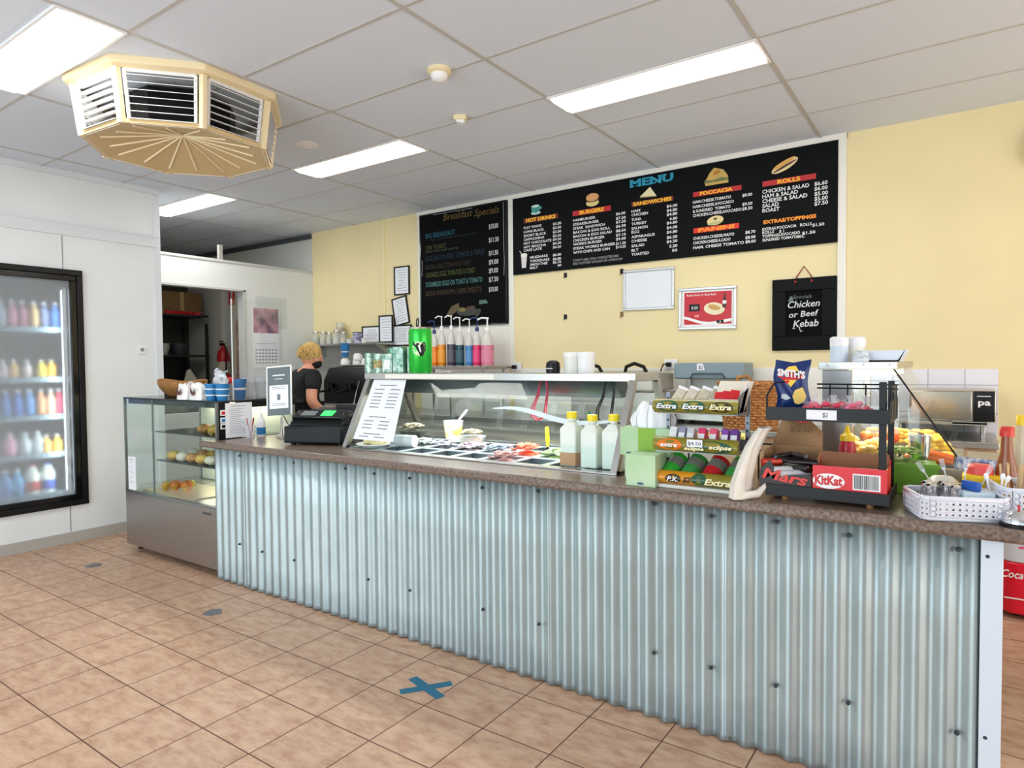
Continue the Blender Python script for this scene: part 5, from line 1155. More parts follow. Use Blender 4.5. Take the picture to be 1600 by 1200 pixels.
# espresso machine
t = thing('espresso_machine', 'large black espresso machine on the back bench beside the person', 'coffee machine', (-5.22, 4.76, BZ))
obj('machine_body', B().prism([(-.27, .02), (.16, .02), (.16, .44), (.10, .46), (-.20, .43), (-.27, .30)], -.30, .30, 'X'), BLACK, t, bevel=.012)
obj('cup_rail', B().tube([(-.28, -.18, .46), (.28, -.18, .46), (.28, .12, .47), (-.28, .12, .47)], .006, 8, closed=True), CHROME, t)
obj('drip_tray', B().box(-.25, .25, -.36, -.26, .02, .07), STEEL, t, bevel=.004)
for x in (-.14, .14):
    gh = obj('group_head', B().cyl(x, -.31, .22, .28, .032, n=20), BLACK, t); obj('portafilter', B().tube([(x, -.31, .21), (x, -.40, .20), (x, -.47, .19)], .012, 8), BLACK, gh)
obj('steam_wand', B().tube([(.26, -.28, .30), (.27, -.33, .2), (.265, -.36, .08)], .005, 8), CHROME, t)
for i, (x, h, n_, lb) in enumerate([(-.20, .075, 3, 'stack of blue takeaway cups on the espresso machine')]):
    c0 = thing('takeaway_cup', 'lowest blue takeaway cup in the stack on the espresso machine', 'cup', (-5.44, 4.72, BZ+.462+.085), group='blue cups on the espresso machine')
    obj('cup_wall', B().lathe([(.032, 0), (.045, .10), (.048, .10), (.048, .108)], n=20), BLUE, c0); obj('cup_band', B().lathe([(.0395, .05), (.041, .06)], n=20), WHITE, c0)
    dup(c0, (-5.44, 4.72, BZ+.462+.125), 'topmost blue takeaway cup in the stack on the espresso machine')
for i, (x, y, z, lb) in enumerate([(-5.44, 4.72, .462, 'white cup under the blue cup stack'), (-5.30, 4.76, .462, 'white cup in the middle on the machine'), (-5.18, 4.77, .462, 'white cup at the right on the machine'), (-5.29, 4.76, .515, 'white cup stacked on the middle one')]):
    c = thing('coffee_cup', lb, 'cup', (x, y, BZ+z), group='white cups on the espresso machine')
    obj('cup_wall', B().lathe([(.028, .07), (.045, .05), (.05, .0), (.045, .0), (.04, .045), (.001, .062)], n=20), WHITE, c); obj('handle', B().tube([(.045, 0, .045), (.07, 0, .04), (.07, 0, .02), (.048, 0, .012)], .004, 6), WHITE, c)
t = thing('coffee_grinder', 'chrome topped coffee grinder right of the espresso machine', 'grinder', (-4.86, 4.60, BZ))
obj('grinder_body', B().box(-.07, .07, -.08, .08, 0, .16), BLACK, t, bevel=.01)
for i, (x, y, lb) in enumerate([(-4.80, 3.72, 'left steel milk jug beside the register'), (-4.70, 3.74, 'right steel milk jug beside the register')]): pass
# small side bench near register with jugs and a blue cup
t = thing('side_bench', 'low steel side bench behind the cash register', 'bench', (-4.42, 3.55, 0))
obj('bench_top', B().box(-.22, .30, -.15, .30, .87, .90), STEEL, t, bevel=.003); obj('bench_body', B().box(-.20, .28, -.13, .28, 0, .869), BLACK, t)
for i, (x, lb) in enumerate([(-4.47, 'left steel milk jug on the side bench behind the register'), (-4.36, 'right steel milk jug on the side bench behind the register')]):
    j = thing('milk_jug', lb, 'jug', (x, 3.62, .90), .5)
    obj('jug_body', B().lathe([(.038, 0), (.04, .005), (.032, .10), (.036, .125)], n=20), CHROME, j); obj('handle', B().tube([(.034, 0, .11), (.065, 0, .10), (.065, 0, .03), (.04, 0, .02)], .004, 6), CHROME, j)
c = thing('takeaway_cup', 'single blue takeaway cup beside the milk jugs', 'cup', (-4.24, 3.63, .90))
obj('cup_wall', B().lathe([(.03, 0), (.045, .12), (.048, .12), (.048, .128)], n=20), BLUE, c); obj('cup_rim', B().lathe([(.047, .122), (.05, .126), (.047, .13)], n=20), WHITE, c)

# wall shelf with jars
t = thing('wall_shelf', 'stainless wall shelf holding jars above the espresso machine', 'shelf', (0, 0, 0))
obj('shelf_board', B().box(-6.30, -5.04, 4.80, 5.09, 1.635, 1.655), STEEL, t, bevel=.002)
for x in (-6.2, -5.12): obj('bracket', B().prism([(4.84, 1.634), (5.09, 1.634), (5.09, 1.50)], x, x+.012, 'X'), STEEL, t)
J = [(-6.16, .05, .14, (190, 194, 186), 'large clear jar at the left end'), (-6.03, .045, .13, (206, 204, 190), 'clear glass jar second from the left'), (-5.93, .04, .12, (214, 206, 190), 'jar with white label third from the left'), (-5.80, .052, .145, (226, 224, 220), 'white labelled jar in the middle'), (-5.69, .04, .12, (236, 222, 200), 'small cream jar right of the white labelled jar')]
for x, r_, h, c, lb in J:
    j = thing('storage_jar', lb+' of the wall shelf', 'jar', (x, 4.92, 1.655), group='jars on the wall shelf')
    obj('jar_glass', B().lathe([(r_*.95, 0), (r_, .006), (r_, h*.8), (r_*.75, h*.9), (r_*.75, h)], n=18), M('jar_glass', (210, 214, 204), .1, alpha=.4), j)
    obj('contents', B().lathe([(r_*.9, .005), (r_*.9, h*.55), (.001, h*.56)], n=18), M('jc%d' % c[2], c, .6), j); obj('jar_lid', B().lathe([(r_*.8, h), (r_*.8, h+.014), (.001, h+.016)], n=18), STEEL, j)
j = thing('glass_jug', 'clear glass jug with brown band standing behind the jars', 'jug', (-5.86, 5.02, 1.655)); obj('jug_glass', B().lathe([(.05, 0), (.055, .12), (.045, .22), (.05, .25)], n=18), M('jar_glass', (210, 214, 204), .1, alpha=.4), j); obj('brown_syrup', B().lathe([(.052, .10), (.048, .19)], n=18), M('amber', (200, 140, 70), .3, alpha=.7), j)
t = thing('coffee_tin', 'purple coffee tin on the wall shelf in front of the wide certificate', 'tin', (-5.40, 4.86, 1.655)); obj('tin_body', B().lathe([(.05, 0), (.05, .11), (.045, .118)], n=22), M('purple_tin', (70, 60, 110), .3, noise=.4, scale=30, col2=(190, 190, 210)), t); obj('lid', B().lathe([(.051, .11), (.051, .12), (.001, .122)], n=22), DARKG, t)
for x, lb in ((-5.53, 'small white cup left of the purple tin'), (-5.30, 'small white cup right of the purple tin')):
    j = thing('coffee_cup', lb, 'cup', (x, 4.86, 1.655)); obj('cup_wall', B().lathe([(.02, 0), (.032, .05), (.034, .052)], n=16), WHITE, j); obj('handle', B().tube([(.03, 0, .04), (.045, 0, .035), (.03, 0, .015)], .003, 6), WHITE, j)

# frames on the wall and shelf
def frame(name, label, x0, x1, z0, z1, Y=YB, mat=BLACK, bw=.014, inner=PAPER, rot=0, lines=9, cat='frame', dep=.018):
    w_, h_ = x1-x0, z1-z0; t = thing(name, label, cat, ((x0+x1)/2, Y, (z0+z1)/2)); t.rotation_euler = (0, rot, 0)
    a, c = w_/2, h_/2
    obj('frame_border', B().box(-a, a, -dep, 0, -c, -c+bw).box(-a, a, -dep, 0, c-bw, c).box(-a, -a+bw, -dep, 0, -c+bw, c-bw).box(a-bw, a, -dep, 0, -c+bw, c-bw), mat, t, bevel=.002)
    s_ = obj('sheet', B().box(-a+bw, a-bw, -dep*.5, -.001, -c+bw, c-bw), inner, t)
    if lines:
        g = B(); random.seed(int(abs(x0)*100))
        for i in range(lines):
            z = c-bw-.03-(h_-2*bw-.06)*i/(lines-1); q = random.uniform(.35, .7)
            g.box(-a*q, a*q, -dep*.5-.001, -dep*.5, z, z+.004)
        obj('printed_lines', g, INK, t)
    return t
frame('certificate_frame', 'upper black framed certificate on the yellow wall', -5.065, -4.84, 2.165, 2.47)
frame('certificate_frame', 'tilted black framed certificate hanging crooked between two others', -5.085, -4.865, 1.845, 2.145, rot=-.17)
frame('certificate_frame', 'lower black framed certificate beside the giant green can', -5.085, -4.80, 1.62, 1.845, Y=YB-.02)
t = frame('certificate_frame', 'black framed certificate leaning upright at the right end of the wall shelf', -5.255, -5.045, 1.66, 1.955, Y=5.05, lines=8)
t = frame('certificate_frame', 'wide black framed certificate leaning on the wall shelf behind the purple tin', -5.55, -5.245, 1.66, 1.85, Y=5.075, lines=6)
# wall calendar on the partition
t = thing('wall_calendar', 'picture calendar with pink city view pinned on the kitchen partition', 'calendar', (XP+.001, 4.45, 1.92))
obj('calendar_sheet', B().box(0, .003, -.165, .165, -.52, .145), PAPER, t)
obj('picture', B().box(.003, .004, -.16, .16, -.135, .14), M('pink_city', (214, 160, 176), .6, noise=.6, scale=9, col2=(120, 90, 120)), t)
g = B(); random.seed(2)
for r_ in range(5):
    for c_ in range(7): g.box(.003, .0036, -.14+c_*.041, -.115+c_*.041, -.33-r_*.036, -.315-r_*.036)
g.box(.003, .0036, -.13, .13, -.255, -.25); obj('date_grid', g, M('ink_light', (150, 156, 166), .8), t)
# plastic sleeve sheet to its right
one('plastic_sleeve', B().box(0, .002, -.2, .2, -.35, .0), ACRYL, 'clear plastic sleeve pinned above the calendar on the partition', 'sleeve', (XP+.008, 4.52, 2.19))
# exposed things in the kitchen
t = thing('kitchen_shelving', 'dark kitchen shelving unit seen through the service opening', 'shelving', (-8.85, 4.4, 0))
DK = M('dark_shelf', (40, 40, 38), .5)
for z in (.6, 1.1, 1.55, 2.09): obj('shelf', B().box(-.3, .3, -1.2, .62, z, z+.025), DK, t)
for x in (-.28, .28):
    for y in (-1.18, .60): obj('post', B().box(x-.015, x+.015, y-.015, y+.015, 0, 2.0), DK, t)
t = thing('cardboard_box', 'brown cardboard box on the top kitchen shelf', 'box', (-8.82, 4.70, 2.116)); obj('carton', B().box(-.2, .2, -.30, .28, 0, .30), M('dull_card', (120, 92, 56), .8), t, bevel=.004); obj('tape', B().box(-.202, .202, -.03, .02, .0, .301), M('tape_tan', (176, 150, 100), .5), t)
for i in range(5): one('red_packet', B().box(-.05, .05, -.045, .045, 0, .03).prism([(-.05, .03), (.05, .03), (.0, .05)], -.03, .03), RED, 'small red packet, %s of five on the kitchen shelf' % ['leftmost', 'second', 'middle', 'fourth', 'last'][i], 'packet', (-8.62, 4.50+i*.1, 2.116), .2*i, 'red packets on the kitchen shelf')
for i, (y, c, lb) in enumerate([(4.45, (190, 190, 180), 'white mixing bowl'), (4.72, (50, 54, 60), 'dark stock pot')]):
    one('kitchen_pot', B().lathe([(.09, 0), (.12, .10), (.12, .15), (.1, .155)], n=22), M('kp%d' % i, c, .4), lb+' on a kitchen shelf behind the opening', 'pot', (-8.75, y, 1.576))
one('folded_cloth', B().prism([(-.08, 0), (.12, -.0), (.16, .02), (.02, .26), (-.02, .24)], -.02, .02), M('cloth_cream', (222, 218, 196), .8), 'cream cloth hanging in a point in the dark kitchen', 'cloth', (-8.66, 4.78, 1.126), 1.3)
KJ = M('kitchen_jamb', (206, 204, 192), .6)
struct('trim_17', B().box(-8.44, -8.28, YB-.06, YB, 0, 2.55), KJ)
def kwall(x0, x1, z0, z1): return x0, x1, z0, z1
t = thing('fire_sign', 'red fire extinguisher sign on the kitchen wall, left of two', 'sign', (-8.11, YB-.001, 2.36))
obj('sign_plate', B().box(-.07, .07, -.004, 0, -.12, .12), RED, t); obj('white_symbol', B().box(-.02, .02, -.006, -.004, -.10, .07).lathe([(.02, .07), (.01, .09)], y=-.005, n=8, sy=.1), WHITE, t)
t = thing('fire_sign', 'square red sign on the kitchen wall, right of two', 'sign', (-7.89, YB-.001, 2.36))
obj('sign_plate', B().box(-.075, .075, -.004, 0, -.09, .09), RED, t); obj('white_symbol', B().prism([(-.04, -.05), (.0, .0), (-.03, .03), (.0, .06), (.04, .03), (.04, -.02)], -.006, -.004), WHITE, t)
t = thing('fire_extinguisher', 'red fire extinguisher hanging on the kitchen wall under the signs', 'fire extinguisher', (-8.18, YB-.10, 1.20))
obj('cylinder', B().lathe([(.075, 0), (.08, .02), (.08, .36), (.06, .43), (.025, .46), (.025, .5)], n=22), M('ext_red', (190, 30, 36), .3), t); obj('label', B().lathe([(.081, .12), (.081, .28)], n=22), M('ext_label', (200, 190, 170), .5), t)
obj('valve_handle', B().box(-.07, .02, -.012, .012, .5, .53).box(-.08, .0, -.01, .01, .545, .56), BLACK, t); obj('hose', B().tube([(.03, 0, .5), (.09, -.01, .46), (.10, -.02, .30), (.09, -.02, .12)], .01, 8), BLACK, t)
one('wall_poster', B().box(-.10, .10, -.003, 0, -.42, .42), M('red_poster', (196, 150, 150), .6, noise=.6, scale=7, col2=(150, 60, 70)), 'faded pink poster on the kitchen wall beside the extinguisher', 'poster', (-7.93, YB-.001, 1.62))

# ------------------------------------------------------------------ menu boards
t = thing('menu_board', 'long black MENU board with coloured headings along the top of the yellow wall', 'menu board', (0, 0, 0))
obj('board_panel', B().box(-3.498, -.744, YB-.022, YB-.014, 2.252, 2.958), BOARD, t)
BY = YB-.0235
def menu_text(name, rows_, mat, cap=.0215, bold=.02):
    """rows: (text, x px left, y px baseline, x px right or None)"""
    g = B()
    for r_ in rows_:
        s_, xa, ya, xb = r_[:4]; h = r_[4] if len(r_) > 4 else cap
        X0_, Z0_ = onwall(xa, ya)
        X1_ = onwall(xb, ya)[0] if xb else None
        g.text(s_, X0_, Z0_, h, BY, w=(X1_-X0_) if X1_ else None, bold=r_[5] if len(r_) > 5 else bold, ratio=.62)
    obj(name, g, mat, t)
def L5(u, v): return 800+u*260/1418, 210+v*260/1418
def L6(u, v): return 1060+u*260/1418, 210+v*260/1418
def rows5(items, L, xl):
    out = []
    for s_, y, xr in items:
        a = L(xl, y); c = L(xr, y); out.append((s_, a[0], a[1], c[0]))
    return out
menu_text('drinks_items', rows5([('FLAT WHITE', 812, 262), ('LONG BLACK', 846, 284), ('SHORT BLACK', 880, 304), ('CAPPUCHINO', 912, 286), ('HOT CHOCOLATE', 944, 346), ('HOT MOCCHA', 976, 302), ('CAFE LATE', 1004, 266)], L5, 112), WHITET)
menu_text('shake_items', rows5([('MILKSHAKE', 1062, 316), ('THICKSHAKE', 1094, 330), ('SMOOTHIE', 1124, 314), ('MALT', 1152, 232)], L5, 165), WHITET)
menu_text('drinks_prices', rows5([('$3.50', 778, 430), ('$3.50', 812, 430), ('$3.50', 846, 430), ('$3.50', 880, 430), ('$4.20', 910, 430), ('$4.30', 944, 430), ('$4.20', 976, 430), ('$6.00', 1042, 430), ('$6.80', 1076, 430), ('$6.70', 1104, 430)], L5, 360)
    + rows5([('60', 1128, 432)], L5, 400), WHITET)
menu_text('burger_items', rows5([('HAMBURGER', 748, 722), ('STEAKBURGER', 784, 752), ('STEAK  SANDWICH', 818, 802), ('BACON & EGG ROLL', 852, 848), ('BACON & EGG SALAD', 886, 862), ('CHICKEN BURGER', 920, 800), ('WORKS BURGER', 952, 778), ('STEAK WORKS BURGER', 988, 890), ('WITH CHIPS AND CAN', 1022, 844)], L5, 532), WHITET)
menu_text('burger_prices', rows5([('$6.00', 694, 976), ('$7.50', 732, 980), ('$7.50', 764, 980), ('$6.50', 800, 980), ('$8.50', 838, 980), ('$7.10', 874, 980), ('$9.00', 908, 980), ('$11.50', 946, 980), ('$14.20', 976, 980)], L5, 896), WHITET)
menu_text('burger_notes', [(s_, *L5(532, y), L5(xr, y)[0], .02, 0) for s_, y, xr in (('TOMATO BBQ CHILLI WORCESTERSHIRE', 1088, 920), ('BBQ MUSTARD ENGLISH OR AMERICAN', 1116, 950))], M('grey_lettering', (170, 170, 170), .6))
menu_text('sandwich_items', rows5([('HAM', 672, 1102), ('CHICKEN', 704, 1168), ('TUNA', 744, 1112), ('TURKEY', 780, 1158), ('SALMON', 818, 1166), ('EGG', 850, 1094), ('ASPARAGUS', 890, 1226), ('CHEESE', 926, 1160), ('SALAD', 966, 1138), ('BLT', 1004, 1088), ('TOASTED', 1038, 1178)], L5, 1028), WHITET)
menu_text('sandwich_prices', [(s_, *L6(-90 if len(s_) > 4 else -68, y), L6(0, y)[0]) for s_, y in (('$4.00', 630), ('$4.80', 666), ('$4.80', 700), ('4.80', 736), ('$4.80', 772), ('$4.00', 812), ('$4.80', 850), ('$6.50', 894), ('$4.50', 930), ('5.20', 968))]+[('50', *L6(-45, 1004), L6(0, 1004)[0])], WHITET)
menu_text('foccacia_items', rows5([('HAM.CHEESE.TOMATO', 596, 456), ('HAM.CHEESE.AVOCADO', 636, 480), ('& SUNDRIED  TOMATO', 674, 452), ('CHICKEN.CHEESE.AVOCADO', 710, 546)], L6, 132), WHITET)
menu_text('foccacia_prices', rows5([('$8.00', 538, 636), ('$9.00', 614, 638), ('$8.50', 652, 638)], L6, 552), WHITET)
menu_text('panini_items', rows5([('CHICKEN.CHEESE.MAYO', 904, 484), ('CHICKEN.CHEESE.A.CADO', 942, 452), ('HAM. CHEESE TOMATO', 982, 566)], L6, 134), WHITET)
menu_text('panini_prices', rows5([('$8.70', 852, 662), ('$8.00', 896, 664), ('$8.00', 932, 666)], L6, 578), WHITET)
menu_text('roll_items', rows5([('CHICKEN & SALAD', 512, 1120), ('HAM & SALAD', 552, 1026), ('CHEESE & SALAD', 592, 1104), ('SALAD', 632, 862), ('ROAST', 672, 868)], L6, 722), WHITET, .027)
menu_text('roll_prices', rows5([('$6.60', 444, 1276), ('$6.00', 486, 1276), ('$5.00', 530, 1280), ('$5.00', 572, 1278), ('$7.50', 612, 1280)], L6, 1164), WHITET, .026)
menu_text('extras_items', rows5([('EXTRAS.FOCCACIA   ROLLS', 826, 1140), ('ROLLS', 854, 822), ('TOPPINGS.AVOCADO', 886, 1042), ('SUNDRIED TOMATO', 918, 1016)], L6, 722)
    + rows5([('$1.50', 790, 1248)], L6, 1146) + rows5([('$ 1', 842, 906)], L6, 866) + rows5([('$1.50', 858, 1172)], L6, 1060) + rows5([('80C', 888, 1080)], L6, 1018), WHITET, .020)
def bar(name, L, u0, v0, u1, v1, hpx, mat, txt, tu0, tu1, tz=0, tcol=YEL):
    a = onwall(*L(u0, v0)); c = onwall(*L(u1, v1)); h = onwall(*L(u0, v0-hpx))[1]-a[1]; zz = (a[1]+c[1])/2
    if mat: o_ = obj(name+'_bar', B().box(a[0], c[0], BY-.001, BY+.001, zz, zz+h), mat, t)
    g = B(); xa = onwall(*L(tu0, v0))[0]; xb = onwall(*L(tu1, v0))[0]; g.text(txt, xa, zz+h*.14, h*.72, BY-.002, w=xb-xa, bold=.05); obj(name+'_heading', g, tcol, t)
DR = M('bar_red', (190, 26, 30), .5)
bar('drinks', L5, 112, 758, 405, 722, 40, M('bar_dark_red', (110, 24, 20), .5), 'HOT DRINKS', 132, 384)
bar('burgers', L5, 528, 700, 852, 655, 42, DR, 'BURGERS', 588, 796)
bar('sandwiches', L5, 1030, 620, 1385, 572, 40, M('bar_dark_red', (110, 24, 20), .5), 'SANDWICHES', 1042, 1370)
bar('foccacia', L6, 134, 536, 545, 482, 40, DR, 'FOCCACIA', 192, 470)
bar('panini', L6, 138, 846, 524, 804, 42, M('bar_bright_red', (230, 36, 20), .5), 'PANINI', 178, 484, tcol=M('orange_lettering', (252, 150, 20), .5))
bar('rolls', L6, 724, 450, 1178, 386, 44, DR, 'ROLLS', 850, 1044)
bar('extras', L6, 730, 776, 1184, 718, 40, None, 'EXTRAS/TOPPINGS', 732, 1180, tcol=M('orange_lettering', (252, 150, 20), .5))
a = onwall(*L5(1015, 450)); c = onwall(*L5(1385, 400)); g = B()
g.text('MENU', a[0], (a[1]+c[1])/2-.002, .058, BY-.002, w=c[0]-a[0], bold=.045)
for i, (u0, u1) in enumerate([(1015, 1110), (1130, 1190), (1205, 1285), (1300, 1385)]):     # slab serifs under and over each letter
    xa, xb = onwall(*L5(u0, 450))[0], onwall(*L5(u1, 450))[0]; zz = (a[1]+c[1])/2-.002
    if i != 3: g.box(xa, xa+(xb-xa)*.42, BY-.003, BY-.002, zz, zz+.010); g.box(xb-(xb-xa)*.42, xb, BY-.003, BY-.002, zz if i != 2 else zz+.049, zz+.010 if i != 2 else zz+.058)
    else: g.box(xa, xa+(xb-xa)*.36, BY-.003, BY-.002, zz+.049, zz+.058); g.box(xb-(xb-xa)*.36, xb, BY-.003, BY-.002, zz+.049, zz+.058)
obj('menu_title', g, M('teal_lettering', (30, 150, 180), .5), t)
# little painted pictures
def pic(name, cx, cy, L, polys):
    cx_, cz_ = onwall(*L(cx, cy)); p = None
    for i, (pts, c, off) in enumerate(polys):
        g = B().prism([(cx_+u, cz_+v) for u, v in pts], BY-.002-off, BY-.0015-off); o_ = obj(name if i == 0 else 'painted_detail', g, M('pt_%d_%d_%d' % c, c, .55), t if p is None else p)
        if p is None: p = o_
def elp(rx, rz, a=0, cx=0, cz=0, n=20): return [(cx+rx*math.cos(q)*math.cos(a)-rz*math.sin(q)*math.sin(a), cz+rx*math.cos(q)*math.sin(a)+rz*math.sin(q)*math.cos(a)) for q in [2*PI*i/n for i in range(n)]]
pic('cup_picture', 215, 640, L5, [(elp(.052, .016, 0, 0, -.035), (190, 220, 216), 0), (elp(.046, .034, 0, -.003, .0), (60, 150, 140), .0005), (elp(.044, .012, 0, -.003, .026), (206, 230, 226), .001), (elp(.014, .012, 0, .05, .005), (90, 180, 170), .0003)])
pic('burger_picture', 697, 560, L5, [(elp(.062, .030, .0, 0, -.028), (232, 214, 140), 0), (elp(.064, .014, 0, 0, -.008), (100, 66, 34), .0005), (elp(.062, .034, .0, 0, .02), (226, 170, 110), .001)])
pic('sandwich_picture', 1172, 505, L5, [([(-.075, -.02), (.07, -.032), (.015, .048)], (236, 228, 180), 0), ([(-.075, -.02), (.07, -.032), (.07, -.04), (-.07, -.03)], (150, 130, 80), .0005)])
pic('foccacia_picture', 335, 370, L6, [([(-.095, -.03), (-.055, .04), (-.02, .075), (.05, .05), (.085, .0), (.09, -.055), (-.085, -.055)], (206, 170, 90), 0), ([(-.095, -.01), (-.03, -.02), (.04, -.005), (.09, -.02), (.09, -.035), (-.09, -.035)], (110, 120, 70), .0005), (elp(.03, .015, .4, 0, .035), (190, 120, 40), .0005)])
pic('panini_picture', 322, 738, L6, [(elp(.064, .036, .1), (232, 210, 150), 0), (elp(.058, .012, .1, -.002, -.02), (190, 190, 130), .0005), (elp(.014, .008, 0, 0, .012), (60, 40, 24), .001)])
pic('roll_picture', 912, 272, L6, [(elp(.098, .033, .42), (236, 214, 160), 0), (elp(.09, .008, .42, .0, -.006), (70, 40, 20), .0006), (elp(.084, .016, .42, -.004, .018), (222, 170, 90), .0004)])
pic('shake_picture', 118, 1080, L5, [([(-.028, -.065), (.018, -.065), (.03, .05), (-.036, .05)], (222, 218, 214), 0), (elp(.036, .018, 0, -.003, .052), (244, 240, 236), .0005), ([(-.03, .06), (-.055, .095), (-.05, .098), (-.022, .062)], (236, 236, 236), .0003)])

# breakfast blackboard
t = thing('chalk_menu_board', 'tall blackboard of breakfast specials in faded chalk on the back wall', 'blackboard', (0, 0, 0))
obj('board_panel', B().box(-4.668, -3.562, YB-.03, YB-.015, 1.80, 2.962), CHALK, t)
obj('board_edge', B().box(-4.668, -4.65, YB-.034, YB-.03, 1.80, 2.962).box(-3.58, -3.562, YB-.034, YB-.03, 1.80, 2.962).box(-4.65, -3.58, YB-.034, YB-.03, 2.945, 2.962).box(-4.65, -3.58, YB-.034, YB-.03, 1.80, 1.817), BLACKG, t)
BY = YB-.0312
def L7(u, v): return 650+u*160/914, 310+v*160/914*1.0
def chalk(name, c, rows_, cap=.05, bold=0, sh=0):
    g = B()
    for s_, u0, v, u1 in rows_:
        X0_, Z0_ = onwall(*L7(u0, v)); X1_ = onwall(*L7(u1, v))[0]; g.text(s_, X0_, Z0_, cap, BY, w=X1_-X0_, bold=bold, shear=sh)
    obj(name, g, M('ch_%d_%d_%d' % c, c, .8), t)
chalk('title_writing', (104, 84, 44), [('Breakfast', 262, 205, 522), ('Specials', 540, 168, 760)], .07, 0, .2)
chalk('blue_writing', (20, 84, 104), [('BIG BREAKFAST', 104, 365, 368)], .05, .01)
chalk('teal_writing', (16, 48, 66), [('EGGS, BACON, EGG, TOMATO & TOAST', 104, 566, 630)], .05)
chalk('olive_writing', (88, 80, 40), [('ON TOAST', 104, 468, 284)], .045)
chalk('grey_writing', (84, 86, 86), [('SERVED WITH TOAST AND TEA', 104, 492, 396)], .018)
chalk('faint_writing', (30, 44, 50), [('eggs bacon sausage tomato hash brown', 150, 382, 560)], .02)
chalk('brown_writing', (52, 40, 30), [('BACON, EGGS, TOMATO & TOAST', 104, 640, 506)], .045)
chalk('green_writing', (80, 92, 40), [('SAUSAGES, EGGS, TOMATOES & TOAST', 106, 712, 544)], .05)
chalk('aqua_writing', (76, 124, 124), [('SCRAMBLED EGGS ON TOAST & TOMATO', 106, 796, 610)], .05, .01)
chalk('sand_writing', (72, 58, 40), [('BACON, MUSHROOM & CHEESE OMELETTE', 106, 876, 604)], .05)
chalk('price_writing', (214, 214, 214), [('$10.00', 668, 278, 750), ('$11.50', 668, 398, 755), ('$11.50', 668, 514, 750), ('$9.00', 668, 594, 752), ('$9.00', 668, 670, 750), ('$7.50', 668, 748, 752), ('$10.00', 668, 836, 748)], .045, .01)
for pts in ([(175, 152), (300, 128), (420, 108), (520, 92)], [(796, 40), (798, 200), (800, 420), (806, 560), (802, 690)], [(690, 1118), (760, 1122), (810, 1120)], [(72, 560), (76, 620), (70, 700)]):
    P3 = [Vector((onwall(*L7(*p))[0], BY-.001, onwall(*L7(*p))[1])) for p in pts]; obj('chalk_border', B().tube(P3, .004, 4), M('chalk_grey', (130, 136, 140), .8), t)
cx_, cz_ = onwall(*L7(470, 1010))
for i, (pts, c) in enumerate([([(-.38, -.03), (-.28, .06), (-.14, .09), (-.13, .03), (-.32, -.05)], (96, 84, 60)), (elp(.20, .04, 0, .02, -.005), (60, 64, 62)), (elp(.07, .022, 0, -.08, .02), (120, 116, 60)), (elp(.09, .02, .1, .06, .03), (84, 60, 52)), (elp(.06, .03, .5, .20, -.02), (60, 58, 54)), ([(.22, .06), (.38, .065), (.35, .10), (.23, .10)], (84, 112, 106))]):
    obj('food_drawing', B().prism([(cx_+u*.7, cz_+v) for u, v in pts], BY-.001-i*.0002, BY-.0005-i*.0002), M('dr_%d_%d' % (c[0], c[1]), c, .8), t)

# blank white board, red poster, kebab board
t = thing('whiteboard', 'small blank whiteboard with aluminium frame under the menu board', 'whiteboard', (-2.155, YB, 2.025)); t.rotation_euler = (0, .012, 0)
AL = M('aluminium_frame', (206, 206, 206), .35, .8)
obj('frame_border', B().box(-.225, .225, -.02, 0, -.17, -.148).box(-.225, .225, -.02, 0, .148, .17).box(-.225, -.203, -.02, 0, -.148, .148).box(.203, .225, -.02, 0, -.148, .148), AL, t, bevel=.004)
obj('board_face', B().box(-.203, .203, -.008, -.001, -.148, .148), M('wb_face', (230, 234, 240), .3), t)
t = thing('framed_poster', 'red and white framed poster advertising a pork or beef roll', 'poster', (-1.665, YB, 1.842)); t.rotation_euler = (0, .012, 0)
obj('frame_border', B().box(-.228, .228, -.022, 0, -.165, -.143).box(-.228, .228, -.022, 0, .143, .165).box(-.228, -.206, -.022, 0, -.143, .143).box(.206, .228, -.022, 0, -.143, .143), AL, t, bevel=.004)
po = obj('poster_sheet', B().box(-.206, .206, -.008, -.001, -.143, .143), M('white_border', (238, 236, 236), .5), t)
obj('red_field', B().box(-.185, .188, -.009, -.008, -.125, .128), M('poster_red', (196, 20, 36), .4), po)
g = B(); g.grid(lambda u, v: (-.185+u*.373, -.0095, -.085+.02*math.sin(u*5+2.2)-.025*u+(v-.5)*.022), 24, 1); obj('white_ribbon', g, WHITE, po)
g = B(); g.text('Roast Pork or Beef Roll', -.165, .10, .014, -.0098, w=.23, bold=.02); obj('poster_lettering', g, WHITET, po)
obj('price_panel', B().box(-.145, -.06, -.0098, -.009, -.02, .035), BLACK, po)
g = B(); g.text('8.00', -.10, -.006, .026, -.0104, w=.05, al='c'); obj('price_writing', g, WHITET, po)
obj('small_label', B().box(-.10, -.065, -.0098, -.009, -.068, -.05), M('pinkish', (230, 150, 150), .5), po)
obj('plate_picture', B().prism(elp(.082, .048, -.1, .055, -.005), -.0102, -.009), M('plate_cream', (236, 226, 190), .5), po)
obj('roll_picture', B().prism(elp(.05, .02, -.25, .055, .005), -.0108, -.0102), M('roll_tan', (206, 160, 90), .5), po)
g = B().prism([(.118, .0), (.148, .0), (.15, .05), (.142, .09), (.139, .115), (.131, .115), (.129, .09), (.12, .05)], -.0105, -.009); obj('bottle_picture', g, M('cola_dark', (70, 16, 16), .4), po)
obj('bottle_label', B().box(.12, .149, -.011, -.0105, .03, .055), WHITE, po)
obj('corner_blocks', B().box(.075, .10, -.0098, -.009, -.118, -.095).box(.105, .13, -.0098, -.009, -.118, -.095), BLACK, po)
t = thing('kebab_sign', 'black framed chalkboard reading Chicken or Beef Kebab hung by red string', 'chalkboard', (-.962, YB, 1.76))
